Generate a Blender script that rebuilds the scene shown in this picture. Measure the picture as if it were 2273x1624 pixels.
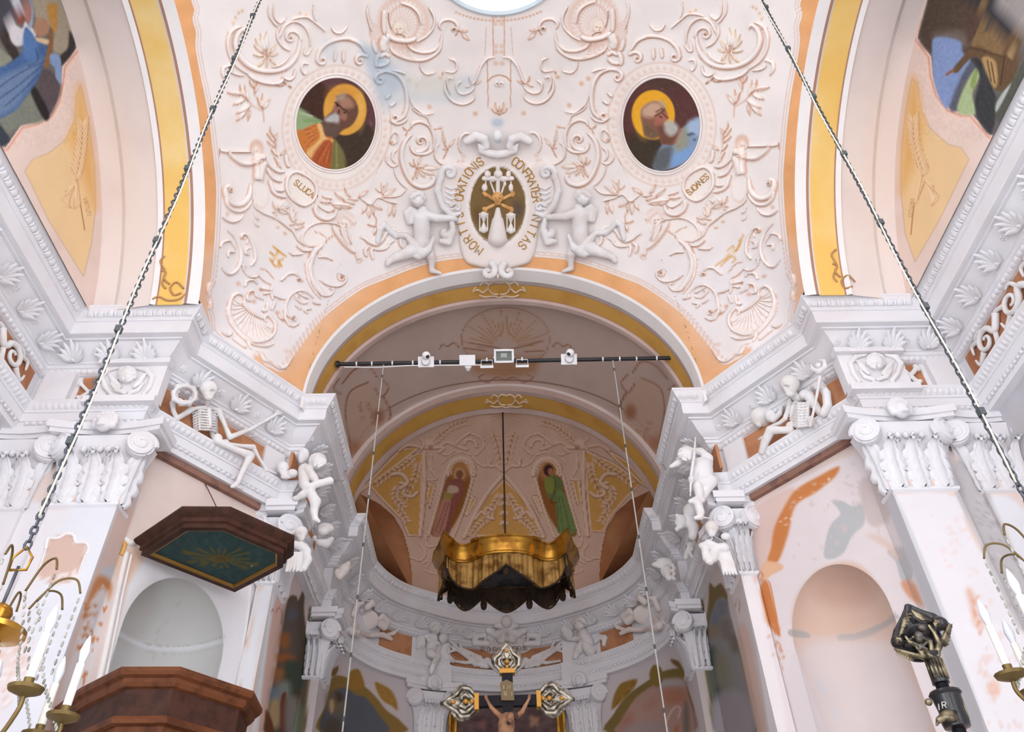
import bpy, bmesh, math, random
import numpy as np
from mathutils import Vector, Matrix
from mathutils.bvhtree import BVHTree

for _o in list(bpy.data.objects):
    bpy.data.objects.remove(_o)
scene = bpy.context.scene
COL = scene.collection
random.seed(7)
RNG = np.random.default_rng(7)

# ------------------------------------------------------------------ camera
IW, IH, FPX = 2273.0, 1624.0, 1789.03
CAM = np.array([-0.0866, 0.0, 1.6])
def _cam_axes(pitch, yaw, roll):
    cp, sp, cr, sr, cy, sy = math.cos(pitch), math.sin(pitch), math.cos(roll), math.sin(roll), math.cos(yaw), math.sin(yaw)
    f = np.array([0, cp, sp]); u = np.array([0, -sp, cp]); r = np.array([1.0, 0, 0])
    r2 = cr*r + sr*u; u2 = -sr*r + cr*u
    Y = np.array([[cy, sy, 0], [-sy, cy, 0], [0, 0, 1]])
    return np.stack([r2, u2, f]) @ Y.T
AX = _cam_axes(0.73541587, 0.0244297758, -0.0322481044)
cd = bpy.data.cameras.new('camera'); cam = bpy.data.objects.new('camera', cd); COL.objects.link(cam)
cd.sensor_fit = 'HORIZONTAL'; cd.sensor_width = 36.0; cd.lens = FPX/IW*36.0
cd.clip_start = 0.05; cd.clip_end = 200
cam.matrix_world = Matrix(((AX[0][0], AX[1][0], -AX[2][0], CAM[0]), (AX[0][1], AX[1][1], -AX[2][1], CAM[1]),
                           (AX[0][2], AX[1][2], -AX[2][2], CAM[2]), (0, 0, 0, 1)))
scene.camera = cam

# ------------------------------------------------------------------ light
scene.view_settings.view_transform = 'Standard'
scene.view_settings.look = 'None'
scene.view_settings.gamma = 1.0
scene.view_settings.use_curve_mapping = False
scene.view_settings.exposure = 1.62
wd = bpy.data.worlds.new('sky'); scene.world = wd; wd.use_nodes = True
bg = wd.node_tree.nodes['Background']; bg.inputs[0].default_value = (0.90, 0.95, 1.0, 1); bg.inputs[1].default_value = 1.6
def area(name, loc, rot, sx, sy, power, col=(1, 1, 1)):
    l = bpy.data.lights.new(name, 'AREA'); l.shape = 'RECTANGLE'; l.size = sx; l.size_y = sy; l.energy = power; l.color = col
    o = bpy.data.objects.new(name, l); COL.objects.link(o); o.location = loc; o.rotation_euler = rot
    return o

# ------------------------------------------------------------------ pixel <-> world
def ray(px, py):
    d = (px-IW/2)*AX[0] - (py-IH/2)*AX[1] + FPX*AX[2]
    return d/np.linalg.norm(d)
def proj(P):
    """world points (n,3) -> pixels (n,2) of the 2273x1624 frame"""
    q = (np.asarray(P, float)-CAM) @ AX.T
    z = np.maximum(q[..., 2], 1e-4)
    return np.stack([q[..., 0]/z*FPX+IW/2, IH/2-q[..., 1]/z*FPX], -1)
def on_y(px, py, y): d = ray(px, py); return CAM+d*((y-CAM[1])/d[1])
def on_x(px, py, x): d = ray(px, py); return CAM+d*((x-CAM[0])/d[0])
def on_z(px, py, z): d = ray(px, py); return CAM+d*((z-CAM[2])/d[2])
def on_plane(px, py, p0, n):
    d = ray(px, py); n = np.asarray(n, float); return CAM+d*(np.dot(np.asarray(p0)-CAM, n)/np.dot(d, n))

# ------------------------------------------------------------------ materials
def lin(c):
    c = np.asarray(c, float)/255.0
    return np.where(c <= 0.04045, c/12.92, ((c+0.055)/1.055)**2.4)
MATS = {}
def mat(name, rgb, rough=0.85, metal=0.0, var=0.06, scale=3.0, rgb2=None, bump=0.0, bscale=40.0, spec=0.3, mixlo=0.45, mixhi=0.62):
    """plaster / wood / metal: base colour with two noises, the second colour in patches"""
    if name in MATS: return MATS[name]
    m = bpy.data.materials.new(name); m.use_nodes = True; nt = m.node_tree; b = nt.nodes['Principled BSDF']
    b.inputs['Roughness'].default_value = rough; b.inputs['Metallic'].default_value = metal
    b.inputs['Specular IOR Level'].default_value = spec
    tc = nt.nodes.new('ShaderNodeTexCoord'); ns = nt.nodes.new('ShaderNodeTexNoise')
    ns.inputs['Scale'].default_value = scale; ns.inputs['Detail'].default_value = 6
    geo = nt.nodes.new('ShaderNodeNewGeometry')
    nt.links.new(geo.outputs['Position'], ns.inputs['Vector'])
    c1 = lin(rgb); c2 = lin(rgb2) if rgb2 is not None else c1*(1-var)
    mr = nt.nodes.new('ShaderNodeMapRange'); mr.inputs[1].default_value = mixlo; mr.inputs[2].default_value = mixhi
    nt.links.new(ns.outputs['Fac'], mr.inputs[0])
    mx = nt.nodes.new('ShaderNodeMix'); mx.data_type = 'RGBA'
    mx.inputs['A'].default_value = (*c1, 1); mx.inputs['B'].default_value = (*c2, 1)
    nt.links.new(mr.outputs[0], mx.inputs['Factor']); nt.links.new(mx.outputs['Result'], b.inputs['Base Color'])
    if bump:
        n2 = nt.nodes.new('ShaderNodeTexNoise'); n2.inputs['Scale'].default_value = bscale; n2.inputs['Detail'].default_value = 4
        nt.links.new(geo.outputs['Position'], n2.inputs['Vector'])
        bp = nt.nodes.new('ShaderNodeBump'); bp.inputs['Strength'].default_value = bump; bp.inputs['Distance'].default_value = 0.02
        nt.links.new(n2.outputs['Fac'], bp.inputs['Height']); nt.links.new(bp.outputs['Normal'], b.inputs['Normal'])
    MATS[name] = m
    return m
def paint_mat(name='painted_plaster', rough=0.9):
    if name in MATS: return MATS[name]
    m = bpy.data.materials.new(name); m.use_nodes = True; nt = m.node_tree; b = nt.nodes['Principled BSDF']
    b.inputs['Roughness'].default_value = rough; b.inputs['Specular IOR Level'].default_value = 0.2
    at = nt.nodes.new('ShaderNodeAttribute'); at.attribute_name = 'Col'
    geo = nt.nodes.new('ShaderNodeNewGeometry'); ns = nt.nodes.new('ShaderNodeTexNoise')
    ns.inputs['Scale'].default_value = 2.5; ns.inputs['Detail'].default_value = 8
    nt.links.new(geo.outputs['Position'], ns.inputs['Vector'])
    mr = nt.nodes.new('ShaderNodeMapRange'); mr.inputs[1].default_value = 0.3; mr.inputs[2].default_value = 0.7
    mr.inputs[3].default_value = 0.97; mr.inputs[4].default_value = 1.02
    nt.links.new(ns.outputs['Fac'], mr.inputs[0])
    vm = nt.nodes.new('ShaderNodeVectorMath'); vm.operation = 'SCALE'
    nt.links.new(at.outputs['Color'], vm.inputs[0]); nt.links.new(mr.outputs[0], vm.inputs['Scale'])
    nt.links.new(vm.outputs[0], b.inputs['Base Color'])
    MATS[name] = m
    return m
PAINT = paint_mat()
WHITE = mat('white_stucco', (236, 235, 240), var=0.07, scale=1.2, rgb2=(230, 226, 229), bump=0.05, bscale=60)
CREAM = mat('cream_stucco', (238, 228, 224), var=0.05)
ORANGE = mat('orange_panel', (200, 142, 104), scale=5, rgb2=(182, 124, 90))

# ------------------------------------------------------------------ mesh helpers
def link(name, me, parent=None, material=None):
    o = bpy.data.objects.new(name, me); COL.objects.link(o)
    if parent is not None: o.parent = parent
    if material is not None and not me.materials: me.materials.append(material)
    return o
def mesh(name, V, F, smooth=True):
    me = bpy.data.meshes.new(name)
    V = np.asarray(V, np.float32).reshape(-1, 3)
    if isinstance(F, np.ndarray) and F.ndim == 2:
        n, k = F.shape
        me.vertices.add(len(V)); me.vertices.foreach_set('co', V.ravel())
        me.loops.add(n*k); me.loops.foreach_set('vertex_index', F.astype(np.int32).ravel())
        me.polygons.add(n); me.polygons.foreach_set('loop_start', np.arange(0, n*k, k, dtype=np.int32))
        me.update(calc_edges=True); me.validate()
    else:
        me.from_pydata([tuple(map(float, v)) for v in V], [], [tuple(int(i) for i in f) for f in F]); me.update()
    if smooth: me.polygons.foreach_set('use_smooth', np.ones(len(me.polygons), bool))
    return me
def grid_faces(n, m, wrap=False):
    i = np.arange(n-1)[:, None]; j = np.arange(m if wrap else m-1)[None, :]
    a = i*m+j; b = i*m+(j+1) % m
    return np.stack([a, b, b+m, a+m], -1).reshape(-1, 4)
def setcol(me, C):
    """per-vertex linear colour attribute"""
    at = me.color_attributes.new('Col', 'FLOAT_COLOR', 'POINT')
    C = np.asarray(C, np.float32); A = np.ones((len(C), 4), np.float32); A[:, :3] = C
    at.data.foreach_set('color', A.ravel())
class MB:
    """collects shapes for one mesh"""
    def __init__(s): s.V = []; s.F = []; s.n = 0
    def add(s, V, F):
        V = np.asarray(V, float).reshape(-1, 3)
        s.F += [tuple(int(i)+s.n for i in f) for f in F]; s.V.append(V); s.n += len(V); return s
    def box(s, c, d, R=None):
        c = np.asarray(c, float); h = np.asarray(d, float)/2
        V = np.array([[x, y, z] for x in (-1, 1) for y in (-1, 1) for z in (-1, 1)])*h
        if R is not None: V = V @ np.asarray(R).T
        return s.add(V+c, [(0, 1, 3, 2), (4, 6, 7, 5), (0, 4, 5, 1), (2, 3, 7, 6), (0, 2, 6, 4), (1, 5, 7, 3)])
    def tube(s, pts, r, n=8, cap=True, closed=False):
        V, F = tube_geo(pts, r, n, cap, closed); return s.add(V, F)
    def lathe(s, prof, c=(0, 0, 0), n=16, R=None):
        V = []; F = []
        k = len(prof)
        for (r, z) in prof:
            for i in range(n):
                a = 2*math.pi*i/n; V.append((r*math.cos(a), r*math.sin(a), z))
        for i in range(k-1):
            for j in range(n):
                F.append((i*n+j, i*n+(j+1) % n, (i+1)*n+(j+1) % n, (i+1)*n+j))
        F.append(tuple(range(n-1, -1, -1))); F.append(tuple((k-1)*n+j for j in range(n)))
        V = np.array(V)
        if R is not None: V = V @ np.asarray(R).T
        return s.add(V+np.asarray(c, float), F)
    def ball(s, c, r, n=10, m=7, R=None):
        r = np.ones(3)*r
        V = [(0, 0, 1)]+[(math.sin(math.pi*i/m)*math.cos(2*math.pi*j/n), math.sin(math.pi*i/m)*math.sin(2*math.pi*j/n), math.cos(math.pi*i/m)) for i in range(1, m) for j in range(n)]+[(0, 0, -1)]
        F = [(0, 1+j, 1+(j+1) % n) for j in range(n)]
        for i in range(m-2):
            for j in range(n): F.append((1+i*n+j, 1+(i+1)*n+j, 1+(i+1)*n+(j+1) % n, 1+i*n+(j+1) % n))
        e = len(V)-1
        F += [(e, 1+(m-2)*n+(j+1) % n, 1+(m-2)*n+j) for j in range(n)]
        V = np.array(V)*r
        if R is not None: V = V @ np.asarray(R).T
        return s.add(V+np.asarray(c, float), F)
    def prism(s, poly, z0, z1, M=None):
        n = len(poly); V = [(x, y, z0) for x, y in poly]+[(x, y, z1) for x, y in poly]
        V = np.array(V, float)
        if M is not None: V = xf(M, V)
        return s.add(V, [tuple(range(n-1, -1, -1)), tuple(range(n, 2*n))]+[(i, (i+1) % n, n+(i+1) % n, n+i) for i in range(n)])
    def build(s, name, material, parent=None, smooth=False, sharp=None):
        V = np.concatenate(s.V) if s.V else np.zeros((0, 3))
        me = mesh(name, V, s.F, smooth)
        if sharp: me.set_sharp_from_angle(angle=sharp)
        return link(name, me, parent, material)
def xf(M, V):
    M = np.asarray(M, float); V = np.asarray(V, float); return V @ M[:3, :3].T + M[:3, 3]
def tube_geo(pts, r, n=8, cap=True, closed=False):
    P = np.asarray(pts, float); k = len(P); r = np.broadcast_to(np.asarray(r, float), (k,))
    T = np.roll(P, -1, 0)-np.roll(P, 1, 0)
    if not closed: T[0] = P[1]-P[0]; T[-1] = P[-1]-P[-2]
    T /= np.linalg.norm(T, axis=1)[:, None]+1e-12
    a = np.array([0, 0, 1.0]) if abs(T[0][2]) < 0.9 else np.array([1.0, 0, 0])
    N = np.cross(T[0], a); N /= np.linalg.norm(N)
    ang = np.arange(n)*2*math.pi/n; V = []
    for i in range(k):
        N = N-T[i]*np.dot(N, T[i]); N /= np.linalg.norm(N)+1e-12
        B = np.cross(T[i], N)
        V.append(P[i]+r[i]*(np.cos(ang)[:, None]*N+np.sin(ang)[:, None]*B))
    V = np.concatenate(V); F = []
    for i in range(k if closed else k-1):
        i2 = (i+1) % k
        for j in range(n): F.append((i*n+j, i*n+(j+1) % n, i2*n+(j+1) % n, i2*n+j))
    if cap and not closed: F.append(tuple(range(n-1, -1, -1))); F.append(tuple((k-1)*n+j for j in range(n)))
    return V, F
def frame(o, x, y, z=None):
    """4x4 from origin and axis directions (orthonormalised: x kept, z = x cross y)"""
    x = np.asarray(x, float); x = x/np.linalg.norm(x); y = np.asarray(y, float)
    zz = np.cross(x, y); zz /= np.linalg.norm(zz); y = np.cross(zz, x)
    M = np.eye(4); M[:3, 0] = x; M[:3, 1] = y; M[:3, 2] = zz; M[:3, 3] = o
    return M
def cr(pts, n=8, closed=False):
    """Catmull-Rom through the points"""
    P = np.asarray(pts, float); k = len(P)
    if k < 3 and not closed:
        t = np.linspace(0, 1, n+1)[:, None]; return P[0]*(1-t)+P[-1]*t
    out = []
    for i in range(k if closed else k-1):
        if closed: p0, p1, p2, p3 = P[(i-1) % k], P[i], P[(i+1) % k], P[(i+2) % k]
        else: p0, p1, p2, p3 = P[max(i-1, 0)], P[i], P[i+1], P[min(i+2, k-1)]
        t = np.linspace(0, 1, n, endpoint=False)[:, None]
        out.append(0.5*((2*p1)+(p2-p0)*t+(2*p0-5*p1+4*p2-p3)*t*t+(3*p1-p0-3*p2+p3)*t**3))
    if not closed: out.append(P[-1:])
    return np.concatenate(out)
def spiral(cx, cy, r0, r1, a0, a1, n=26):
    """screen-plane spiral: radius r0 at angle a0 (degrees, y down) to r1 at a1"""
    t = np.linspace(0, 1, n); a = np.radians(a0+(a1-a0)*t); r = r0*(r1/r0)**t if r1 > 0 else r0*(1-t)
    return np.stack([cx+r*np.cos(a), cy+r*np.sin(a)], -1)
def tag(o, label=None, cat=None, group=None, kind=None):
    if label: o['label'] = label
    if cat: o['category'] = cat
    if group: o['group'] = group
    if kind: o['kind'] = kind
    return o
def struct(o): o['kind'] = 'structure'; return o
def empty(name, loc=(0, 0, 0)):
    o = bpy.data.objects.new(name, None); COL.objects.link(o); o.location = tuple(loc); return o
_PI = {}
def adopt(child, parent):
    """parent keeping the world position (vertices are in world coordinates)"""
    child.parent = parent
    if parent.matrix_world != Matrix() or parent.location.length > 0:
        child.matrix_parent_inverse = Matrix.Translation(-parent.location)
    return child
def bvh(o):
    me = o.data; return BVHTree.FromPolygons([v.co[:] for v in me.vertices], [p.vertices[:] for p in me.polygons])

# ------------------------------------------------------------------ painting in the photograph's frame
class Canvas:
    """an RGB picture of what is painted on the plaster, in pixels of the 2273x1624 frame (0..255)"""
    def __init__(s, x0, y0, x1, y1, rgb, track=False):
        s.x0, s.y0 = int(x0), int(y0); s.w, s.h = int(x1-x0), int(y1-y0)
        s.a = np.empty((s.h, s.w, 3), np.float32); s.a[:] = rgb
        s.m = np.zeros((s.h, s.w), np.float32) if track else None
    def box(s, P, pad):
        lo = np.floor(np.min(P, 0)-pad).astype(int)-[s.x0, s.y0]; hi = np.ceil(np.max(P, 0)+pad).astype(int)-[s.x0, s.y0]
        lo = np.maximum(lo, 0); hi = np.minimum(hi, [s.w, s.h])
        if (hi <= lo).any(): return None
        X, Y = np.meshgrid(np.arange(lo[0], hi[0])+s.x0, np.arange(lo[1], hi[1])+s.y0)
        return slice(lo[1], hi[1]), slice(lo[0], hi[0]), X.astype(np.float32), Y.astype(np.float32)
    def blend(s, sl, rgb, al):
        v = s.a[sl[0], sl[1]]; v += (np.asarray(rgb, np.float32)-v)*al[..., None]
        if s.m is not None: q = s.m[sl[0], sl[1]]; q += (1-q)*al
    def near(s, P, W, X, Y):
        """distance to the polyline over the width, and the offset direction"""
        best = np.full(X.shape, 1e9, np.float32); nx = np.zeros_like(X); ny = np.zeros_like(X)
        for i in range(len(P)-1):
            ax, ay = P[i]; bx, by = P[i+1]; dx, dy = bx-ax, by-ay; L = dx*dx+dy*dy+1e-9
            t = np.clip(((X-ax)*dx+(Y-ay)*dy)/L, 0, 1); qx = X-(ax+t*dx); qy = Y-(ay+t*dy)
            w = np.maximum(W[i]+(W[i+1]-W[i])*t, 0.4); d = np.sqrt(qx*qx+qy*qy)/w
            k = d < best; best = np.where(k, d, best); nx = np.where(k, qx/w, nx); ny = np.where(k, qy/w, ny)
        return best, nx, ny
    def stroke(s, P, w, rgb, al=1.0, soft=0.35):
        P = np.asarray(P, float); W = np.broadcast_to(np.asarray(w, float)/2, (len(P),))
        b = s.box(P, W.max()*(1+soft)+2)
        if b is None: return
        d, _, _ = s.near(P, W, b[2], b[3])
        s.blend(b, rgb, al*np.clip((1+soft-d)/(2*soft), 0, 1))
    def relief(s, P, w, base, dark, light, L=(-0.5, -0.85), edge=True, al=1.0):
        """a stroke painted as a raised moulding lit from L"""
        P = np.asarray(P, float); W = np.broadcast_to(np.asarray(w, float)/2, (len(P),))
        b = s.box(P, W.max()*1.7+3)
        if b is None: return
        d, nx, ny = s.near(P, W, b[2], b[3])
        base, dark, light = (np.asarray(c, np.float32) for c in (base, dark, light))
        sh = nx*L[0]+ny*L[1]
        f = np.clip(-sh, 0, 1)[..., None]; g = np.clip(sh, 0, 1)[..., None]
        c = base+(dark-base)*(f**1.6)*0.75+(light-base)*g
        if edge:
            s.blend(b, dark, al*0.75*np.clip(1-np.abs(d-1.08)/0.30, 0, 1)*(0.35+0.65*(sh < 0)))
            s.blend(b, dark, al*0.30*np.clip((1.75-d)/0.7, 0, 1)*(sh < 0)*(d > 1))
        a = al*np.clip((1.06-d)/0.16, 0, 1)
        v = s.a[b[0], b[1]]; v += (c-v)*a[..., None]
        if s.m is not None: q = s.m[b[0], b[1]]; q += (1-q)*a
    def poly(s, P, rgb, al=1.0, soft=1.5):
        P = np.asarray(P, float); b = s.box(P, soft+1)
        if b is None: return
        X, Y = b[2], b[3]; ins = np.zeros(X.shape, bool)
        n = len(P); dm = np.full(X.shape, 1e9, np.float32)
        for i in range(n):
            ax, ay = P[i]; bx, by = P[(i+1) % n]; dx, dy = bx-ax, by-ay
            if dy != 0:
                c = ((ay > Y) != (by > Y)) & (X < dx*(Y-ay)/dy+ax); ins ^= c
            L = dx*dx+dy*dy+1e-9; t = np.clip(((X-ax)*dx+(Y-ay)*dy)/L, 0, 1)
            dm = np.minimum(dm, np.hypot(X-ax-t*dx, Y-ay-t*dy))
        sd = np.where(ins, dm, -dm)
        s.blend(b, rgb, al*np.clip(0.5+sd/(2*soft), 0, 1))
    def ell(s, cx, cy, rx, ry, rgb, al=1.0, soft=0.06, rot=0.0):
        m = max(rx, ry)*(1+soft)+2; b = s.box(np.array([[cx-m, cy-m], [cx+m, cy+m]]), 0)
        if b is None: return
        c_, s_ = math.cos(math.radians(rot)), math.sin(math.radians(rot))
        X, Y = b[2]-cx, b[3]-cy; u = (X*c_+Y*s_)/rx; v = (-X*s_+Y*c_)/ry; d = np.sqrt(u*u+v*v)
        s.blend(b, rgb, al*np.clip((1+soft-d)/(2*soft), 0, 1))
    def grain(s, P, amp, cell=6, oct=3, seed=1):
        """mottle inside a polygon's box"""
        b = s.box(np.asarray(P, float), 0)
        if b is None: return
        v = s.a[b[0], b[1]]; n = fnoise(v.shape[0], v.shape[1], cell, oct, seed); v += (n*amp)[..., None]
    def sample(s, px, mask=False):
        x = np.clip(px[:, 0]-s.x0, 0, s.w-1.001); y = np.clip(px[:, 1]-s.y0, 0, s.h-1.001)
        i = x.astype(int); j = y.astype(int); fx = (x-i)[:, None]; fy = (y-j)[:, None]
        i1 = np.minimum(i+1, s.w-1); j1 = np.minimum(j+1, s.h-1); a = s.a if not mask else s.m[..., None]
        return (a[j, i]*(1-fx)+a[j, i1]*fx)*(1-fy)+(a[j1, i]*(1-fx)+a[j1, i1]*fx)*fy
def fnoise(h, w, cell, octv, seed):
    r = np.random.default_rng(seed); out = np.zeros((h, w), np.float32); amp = 1.0
    for o in range(octv):
        c = max(1.5, cell/2**o); gh, gw = int(h/c)+3, int(w/c)+3; g = r.uniform(-1, 1, (gh, gw)).astype(np.float32)
        y = np.arange(h)/c; x = np.arange(w)/c; j = y.astype(int); i = x.astype(int); fy = (y-j)[:, None]; fx = (x-i)[None]
        fy = fy*fy*(3-2*fy); fx = fx*fx*(3-2*fx)
        J, I = np.ix_(j, i)
        out += amp*((g[J, I]*(1-fx)+g[J, I+1]*fx)*(1-fy)+(g[J+1, I]*(1-fx)+g[J+1, I+1]*fx)*fy); amp *= 0.55
    return out

# ------------------------------------------------------------------ smooth bodies: union of round cones, meshed by surface nets
NEG = 'neg'
def body_mesh(name, prims, cell=0.02, k=0.03, smooth=True):
    """prims: (a, b, ra, rb) round cones or (c, R3x3-or-None, radii3) ellipsoids, in metres"""
    lo = np.full(3, 1e9); hi = -lo
    prims = sorted([(q, False) for q in prims if q[-1] is not NEG]+[(q[:-1], True) for q in prims if q[-1] is NEG], key=lambda q: q[1])
    for p, _neg in prims:
        if len(p) == 4:
            a, b, ra, rb = p; a = np.asarray(a, float); b = np.asarray(b, float)
            lo = np.minimum(lo, np.minimum(a-ra, b-rb)); hi = np.maximum(hi, np.maximum(a+ra, b+rb))
        else:
            c = np.asarray(p[0], float); m = max(p[2]); lo = np.minimum(lo, c-m); hi = np.maximum(hi, c+m)
    lo -= cell*2.5; hi += cell*2.5
    n = np.ceil((hi-lo)/cell).astype(int)+1
    D = np.full(tuple(n), 1e3, np.float32)
    ax = [lo[i]+np.arange(n[i])*cell for i in range(3)]
    for p, neg in prims:
        if len(p) == 4:
            a, b, ra, rb = p; a = np.asarray(a, float); b = np.asarray(b, float); m = max(ra, rb)
            l2 = np.minimum(a, b)-m-4*k-cell*2; h2 = np.maximum(a, b)+m+4*k+cell*2
        else:
            c = np.asarray(p[0], float); m = max(p[2]); l2 = c-m-4*k-cell*2; h2 = c+m+4*k+cell*2
        i0 = np.maximum(((l2-lo)/cell).astype(int), 0); i1 = np.minimum(((h2-lo)/cell).astype(int)+2, n)
        X, Y, Z = np.meshgrid(*[ax[i][i0[i]:i1[i]] for i in range(3)], indexing='ij')
        if len(p) == 4:
            d = b-a; L = d @ d+1e-12
            t = np.clip(((X-a[0])*d[0]+(Y-a[1])*d[1]+(Z-a[2])*d[2])/L, 0, 1)
            s = np.sqrt((X-a[0]-t*d[0])**2+(Y-a[1]-t*d[1])**2+(Z-a[2]-t*d[2])**2)-(ra+(rb-ra)*t)
        else:
            q = np.stack([X-c[0], Y-c[1], Z-c[2]], -1)
            if p[1] is not None: q = q @ np.asarray(p[1])
            r = np.asarray(p[2], float); k0 = np.linalg.norm(q/r, axis=-1); k1 = np.linalg.norm(q/(r*r), axis=-1)+1e-9
            s = k0*(k0-1)/k1
        sl = tuple(slice(i0[i], i1[i]) for i in range(3)); d0 = D[sl]
        if neg: D[sl] = np.maximum(d0, -s); continue
        h_ = np.clip(0.5+0.5*(d0-s)/k, 0, 1); D[sl] = d0+(s-d0)*h_-k*h_*(1-h_)
    return nets(name, D, lo, cell, smooth)
def nets(name, D, lo, cell, smooth=True):
    S = D < 0; n = D.shape
    cnt = np.zeros((n[0]-1, n[1]-1, n[2]-1), np.float32); acc = np.zeros(cnt.shape+(3,), np.float32)
    def sub(A, c): return A[c[0]:n[0]-1+c[0], c[1]:n[1]-1+c[1], c[2]:n[2]-1+c[2]]
    C = [(i, j, k) for i in (0, 1) for j in (0, 1) for k in (0, 1)]
    for a in C:
        for ax in range(3):
            if a[ax]: continue
            b = list(a); b[ax] = 1; da, db = sub(D, a), sub(D, b); m = (da < 0) != (db < 0)
            t = np.where(m, da/(da-db+1e-20), 0)
            for q in range(3):
                acc[..., q] += np.where(m, a[q]+(t if q == ax else 0), 0)
            cnt += m
    act = cnt > 0; idx = np.full(cnt.shape, -1, np.int64); idx[act] = np.arange(act.sum())
    g = np.argwhere(act); V = lo+(g+acc[act]/cnt[act][:, None])*cell
    F = []
    for ax in range(3):
        o1, o2 = [(1, 2), (2, 0), (0, 1)][ax]
        A = S; sl0 = [slice(1, n[i]-1) for i in range(3)]; sl0[ax] = slice(0, n[ax]-1); sl1 = list(sl0); sl1[ax] = slice(1, n[ax])
        a, b = A[tuple(sl0)], A[tuple(sl1)]; e = np.argwhere(a != b); off = np.ones(3, int); off[ax] = 0; e = e+off
        flip = A[tuple(e.T)]
        def cellid(d1, d2):
            q = e.copy(); q[:, o1] -= d1; q[:, o2] -= d2; return idx[tuple(q.T)]
        f = np.stack([cellid(1, 1), cellid(0, 1), cellid(0, 0), cellid(1, 0)], -1)
        f[~flip] = f[~flip][:, ::-1]; F.append(f)
    F = np.concatenate(F); F = F[(F >= 0).all(1)]
    return mesh(name, V, F, smooth)

# ================================================================== THE PLACE
# plan of the cornice edge (metres, camera at the origin of the plan), left half; the right half is its mirror image
ZC = 8.60
YD = 3.72                                   # the dome's centre
ARC_Z, ARC_R, ARC_X = 7.68, 2.92, 3.57      # side arches: circle centre height, radius, plane
FA, FB, FY = 2.67, 2.46, 8.25               # front arch: half ellipse in the plane y = FY
EDGE = [(-4.90, -0.7), (-4.90, 6.55), (-3.55, 6.55), (-3.55, 7.02), (-2.65, 8.22), (-2.25, 8.22), (-2.25, 9.9), (-2.38, 9.9), (-2.38, 11.2), (-2.24, 11.2), (-2.24, 12.75)]
APSE = cr([(-2.24, 12.75), (-2.08, 13.2), (-1.75, 13.68), (-0.97, 14.25), (-0.47, 14.48), (0, 14.56), (0.47, 14.48), (0.97, 14.25), (1.75, 13.68), (2.08, 13.2), (2.24, 12.75)], 6)
LEFT = np.array(EDGE)
RIGHT = LEFT[::-1]*[-1, 1]
FULL = np.concatenate([LEFT, APSE[1:-1], RIGHT])
def offset(P, d):
    """polyline moved d to its left (into the wall), mitred"""
    P = np.asarray(P, float); T = np.diff(P, axis=0); T /= np.linalg.norm(T, axis=1)[:, None]
    N = np.stack([-T[:, 1], T[:, 0]], -1); out = np.empty_like(P)
    out[0] = P[0]+N[0]*d; out[-1] = P[-1]+N[-1]*d
    for i in range(1, len(P)-1):
        b = N[i-1]+N[i]; out[i] = P[i]+b*d*2/(b @ b)*1.0
    return out

# ---------------------------------------------------------------- painting canvases (strokes are added further down)
DOME_BASE = (247, 240, 238)
cv_dome = Canvas(1060, -140, 1900, 900, DOME_BASE)       # the right half; the left is painted as its mirror image
cv_over = Canvas(420, -140, 1860, 900, DOME_BASE, True)   # what only one side has

# ---------------------------------------------------------------- the dome over the crossing
C0 = np.array([0, YD, 7.6])
def arch_front(n, s=1):
    t = np.linspace(math.pi, 0, n); y = FY if s > 0 else 2*YD-FY
    return np.stack([FA*np.cos(t), np.full(n, y), 8.62+FB*np.sin(t)], -1)
def arch_side(n, s):
    a0 = math.asin((ZC-ARC_Z)/ARC_R); t = np.linspace(a0, math.pi-a0, n)
    return np.stack([np.full(n, s*ARC_X), YD+ARC_R*np.cos(t), ARC_Z+ARC_R*np.sin(t)], -1)
def loop_front(n):
    """front half of the dome's springing line, from the top of the left side arch round to the top of the right one"""
    L = arch_side(60, -1); L = L[:30][::-1]; R = arch_side(60, 1)[:30]
    ch = np.array([(-3.55, 7.02, ZC), (-2.67, 8.25, ZC)]); F = arch_front(90)
    P = np.concatenate([L, ch, F[1:-1], ch[::-1]*[-1, 1, 1], R])
    s = np.r_[0, np.cumsum(np.linalg.norm(np.diff(P, axis=0), axis=1))]; q = np.linspace(0, s[-1], n)
    q = np.unique(np.concatenate([q, s[[30, 31, -31, -32]], s[[29, 30]]]))
    return np.stack([np.interp(q, s, P[:, i]) for i in range(3)], -1)
def _rbf():
    P = [arch_front(13), arch_side(13, -1), arch_side(13, 1)]
    for s in (-1, 1):
        P.append(np.array([(s*3.55, 7.02, ZC), (s*3.1, 7.62, ZC)]))
    P = np.concatenate(P); B = P.copy(); B[:, 1] = 2*YD-B[:, 1]; P = np.concatenate([P, B])
    a = np.arange(16)*math.pi/8; P = np.concatenate([P, np.stack([0.98*np.cos(a), YD+0.98*np.sin(a), np.full(16, 12.02)], -1)])
    P = np.unique(P.round(4), axis=0)
    d = P-C0; r = np.linalg.norm(d, axis=1); u = d/r[:, None]
    K = np.linalg.norm(u[:, None]-u[None], axis=-1)**3
    n = len(P); A = np.zeros((n+4, n+4)); A[:n, :n] = K+np.eye(n)*1e-4; A[:n, n] = 1; A[:n, n+1:] = u; A[n, :n] = 1; A[n+1:, :n] = u.T
    w = np.linalg.solve(A, np.r_[r, np.zeros(4)])
    return u, w
_U, _W = _rbf()
def dome_r(u):
    out = np.empty(len(u)); n = len(_U)
    for i in range(0, len(u), 20000):
        q = u[i:i+20000]; K = np.linalg.norm(q[:, None]-_U[None], axis=-1)**3
        out[i:i+20000] = K @ _W[:n]+_W[n]+q @ _W[n+1:]
    return out
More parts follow.
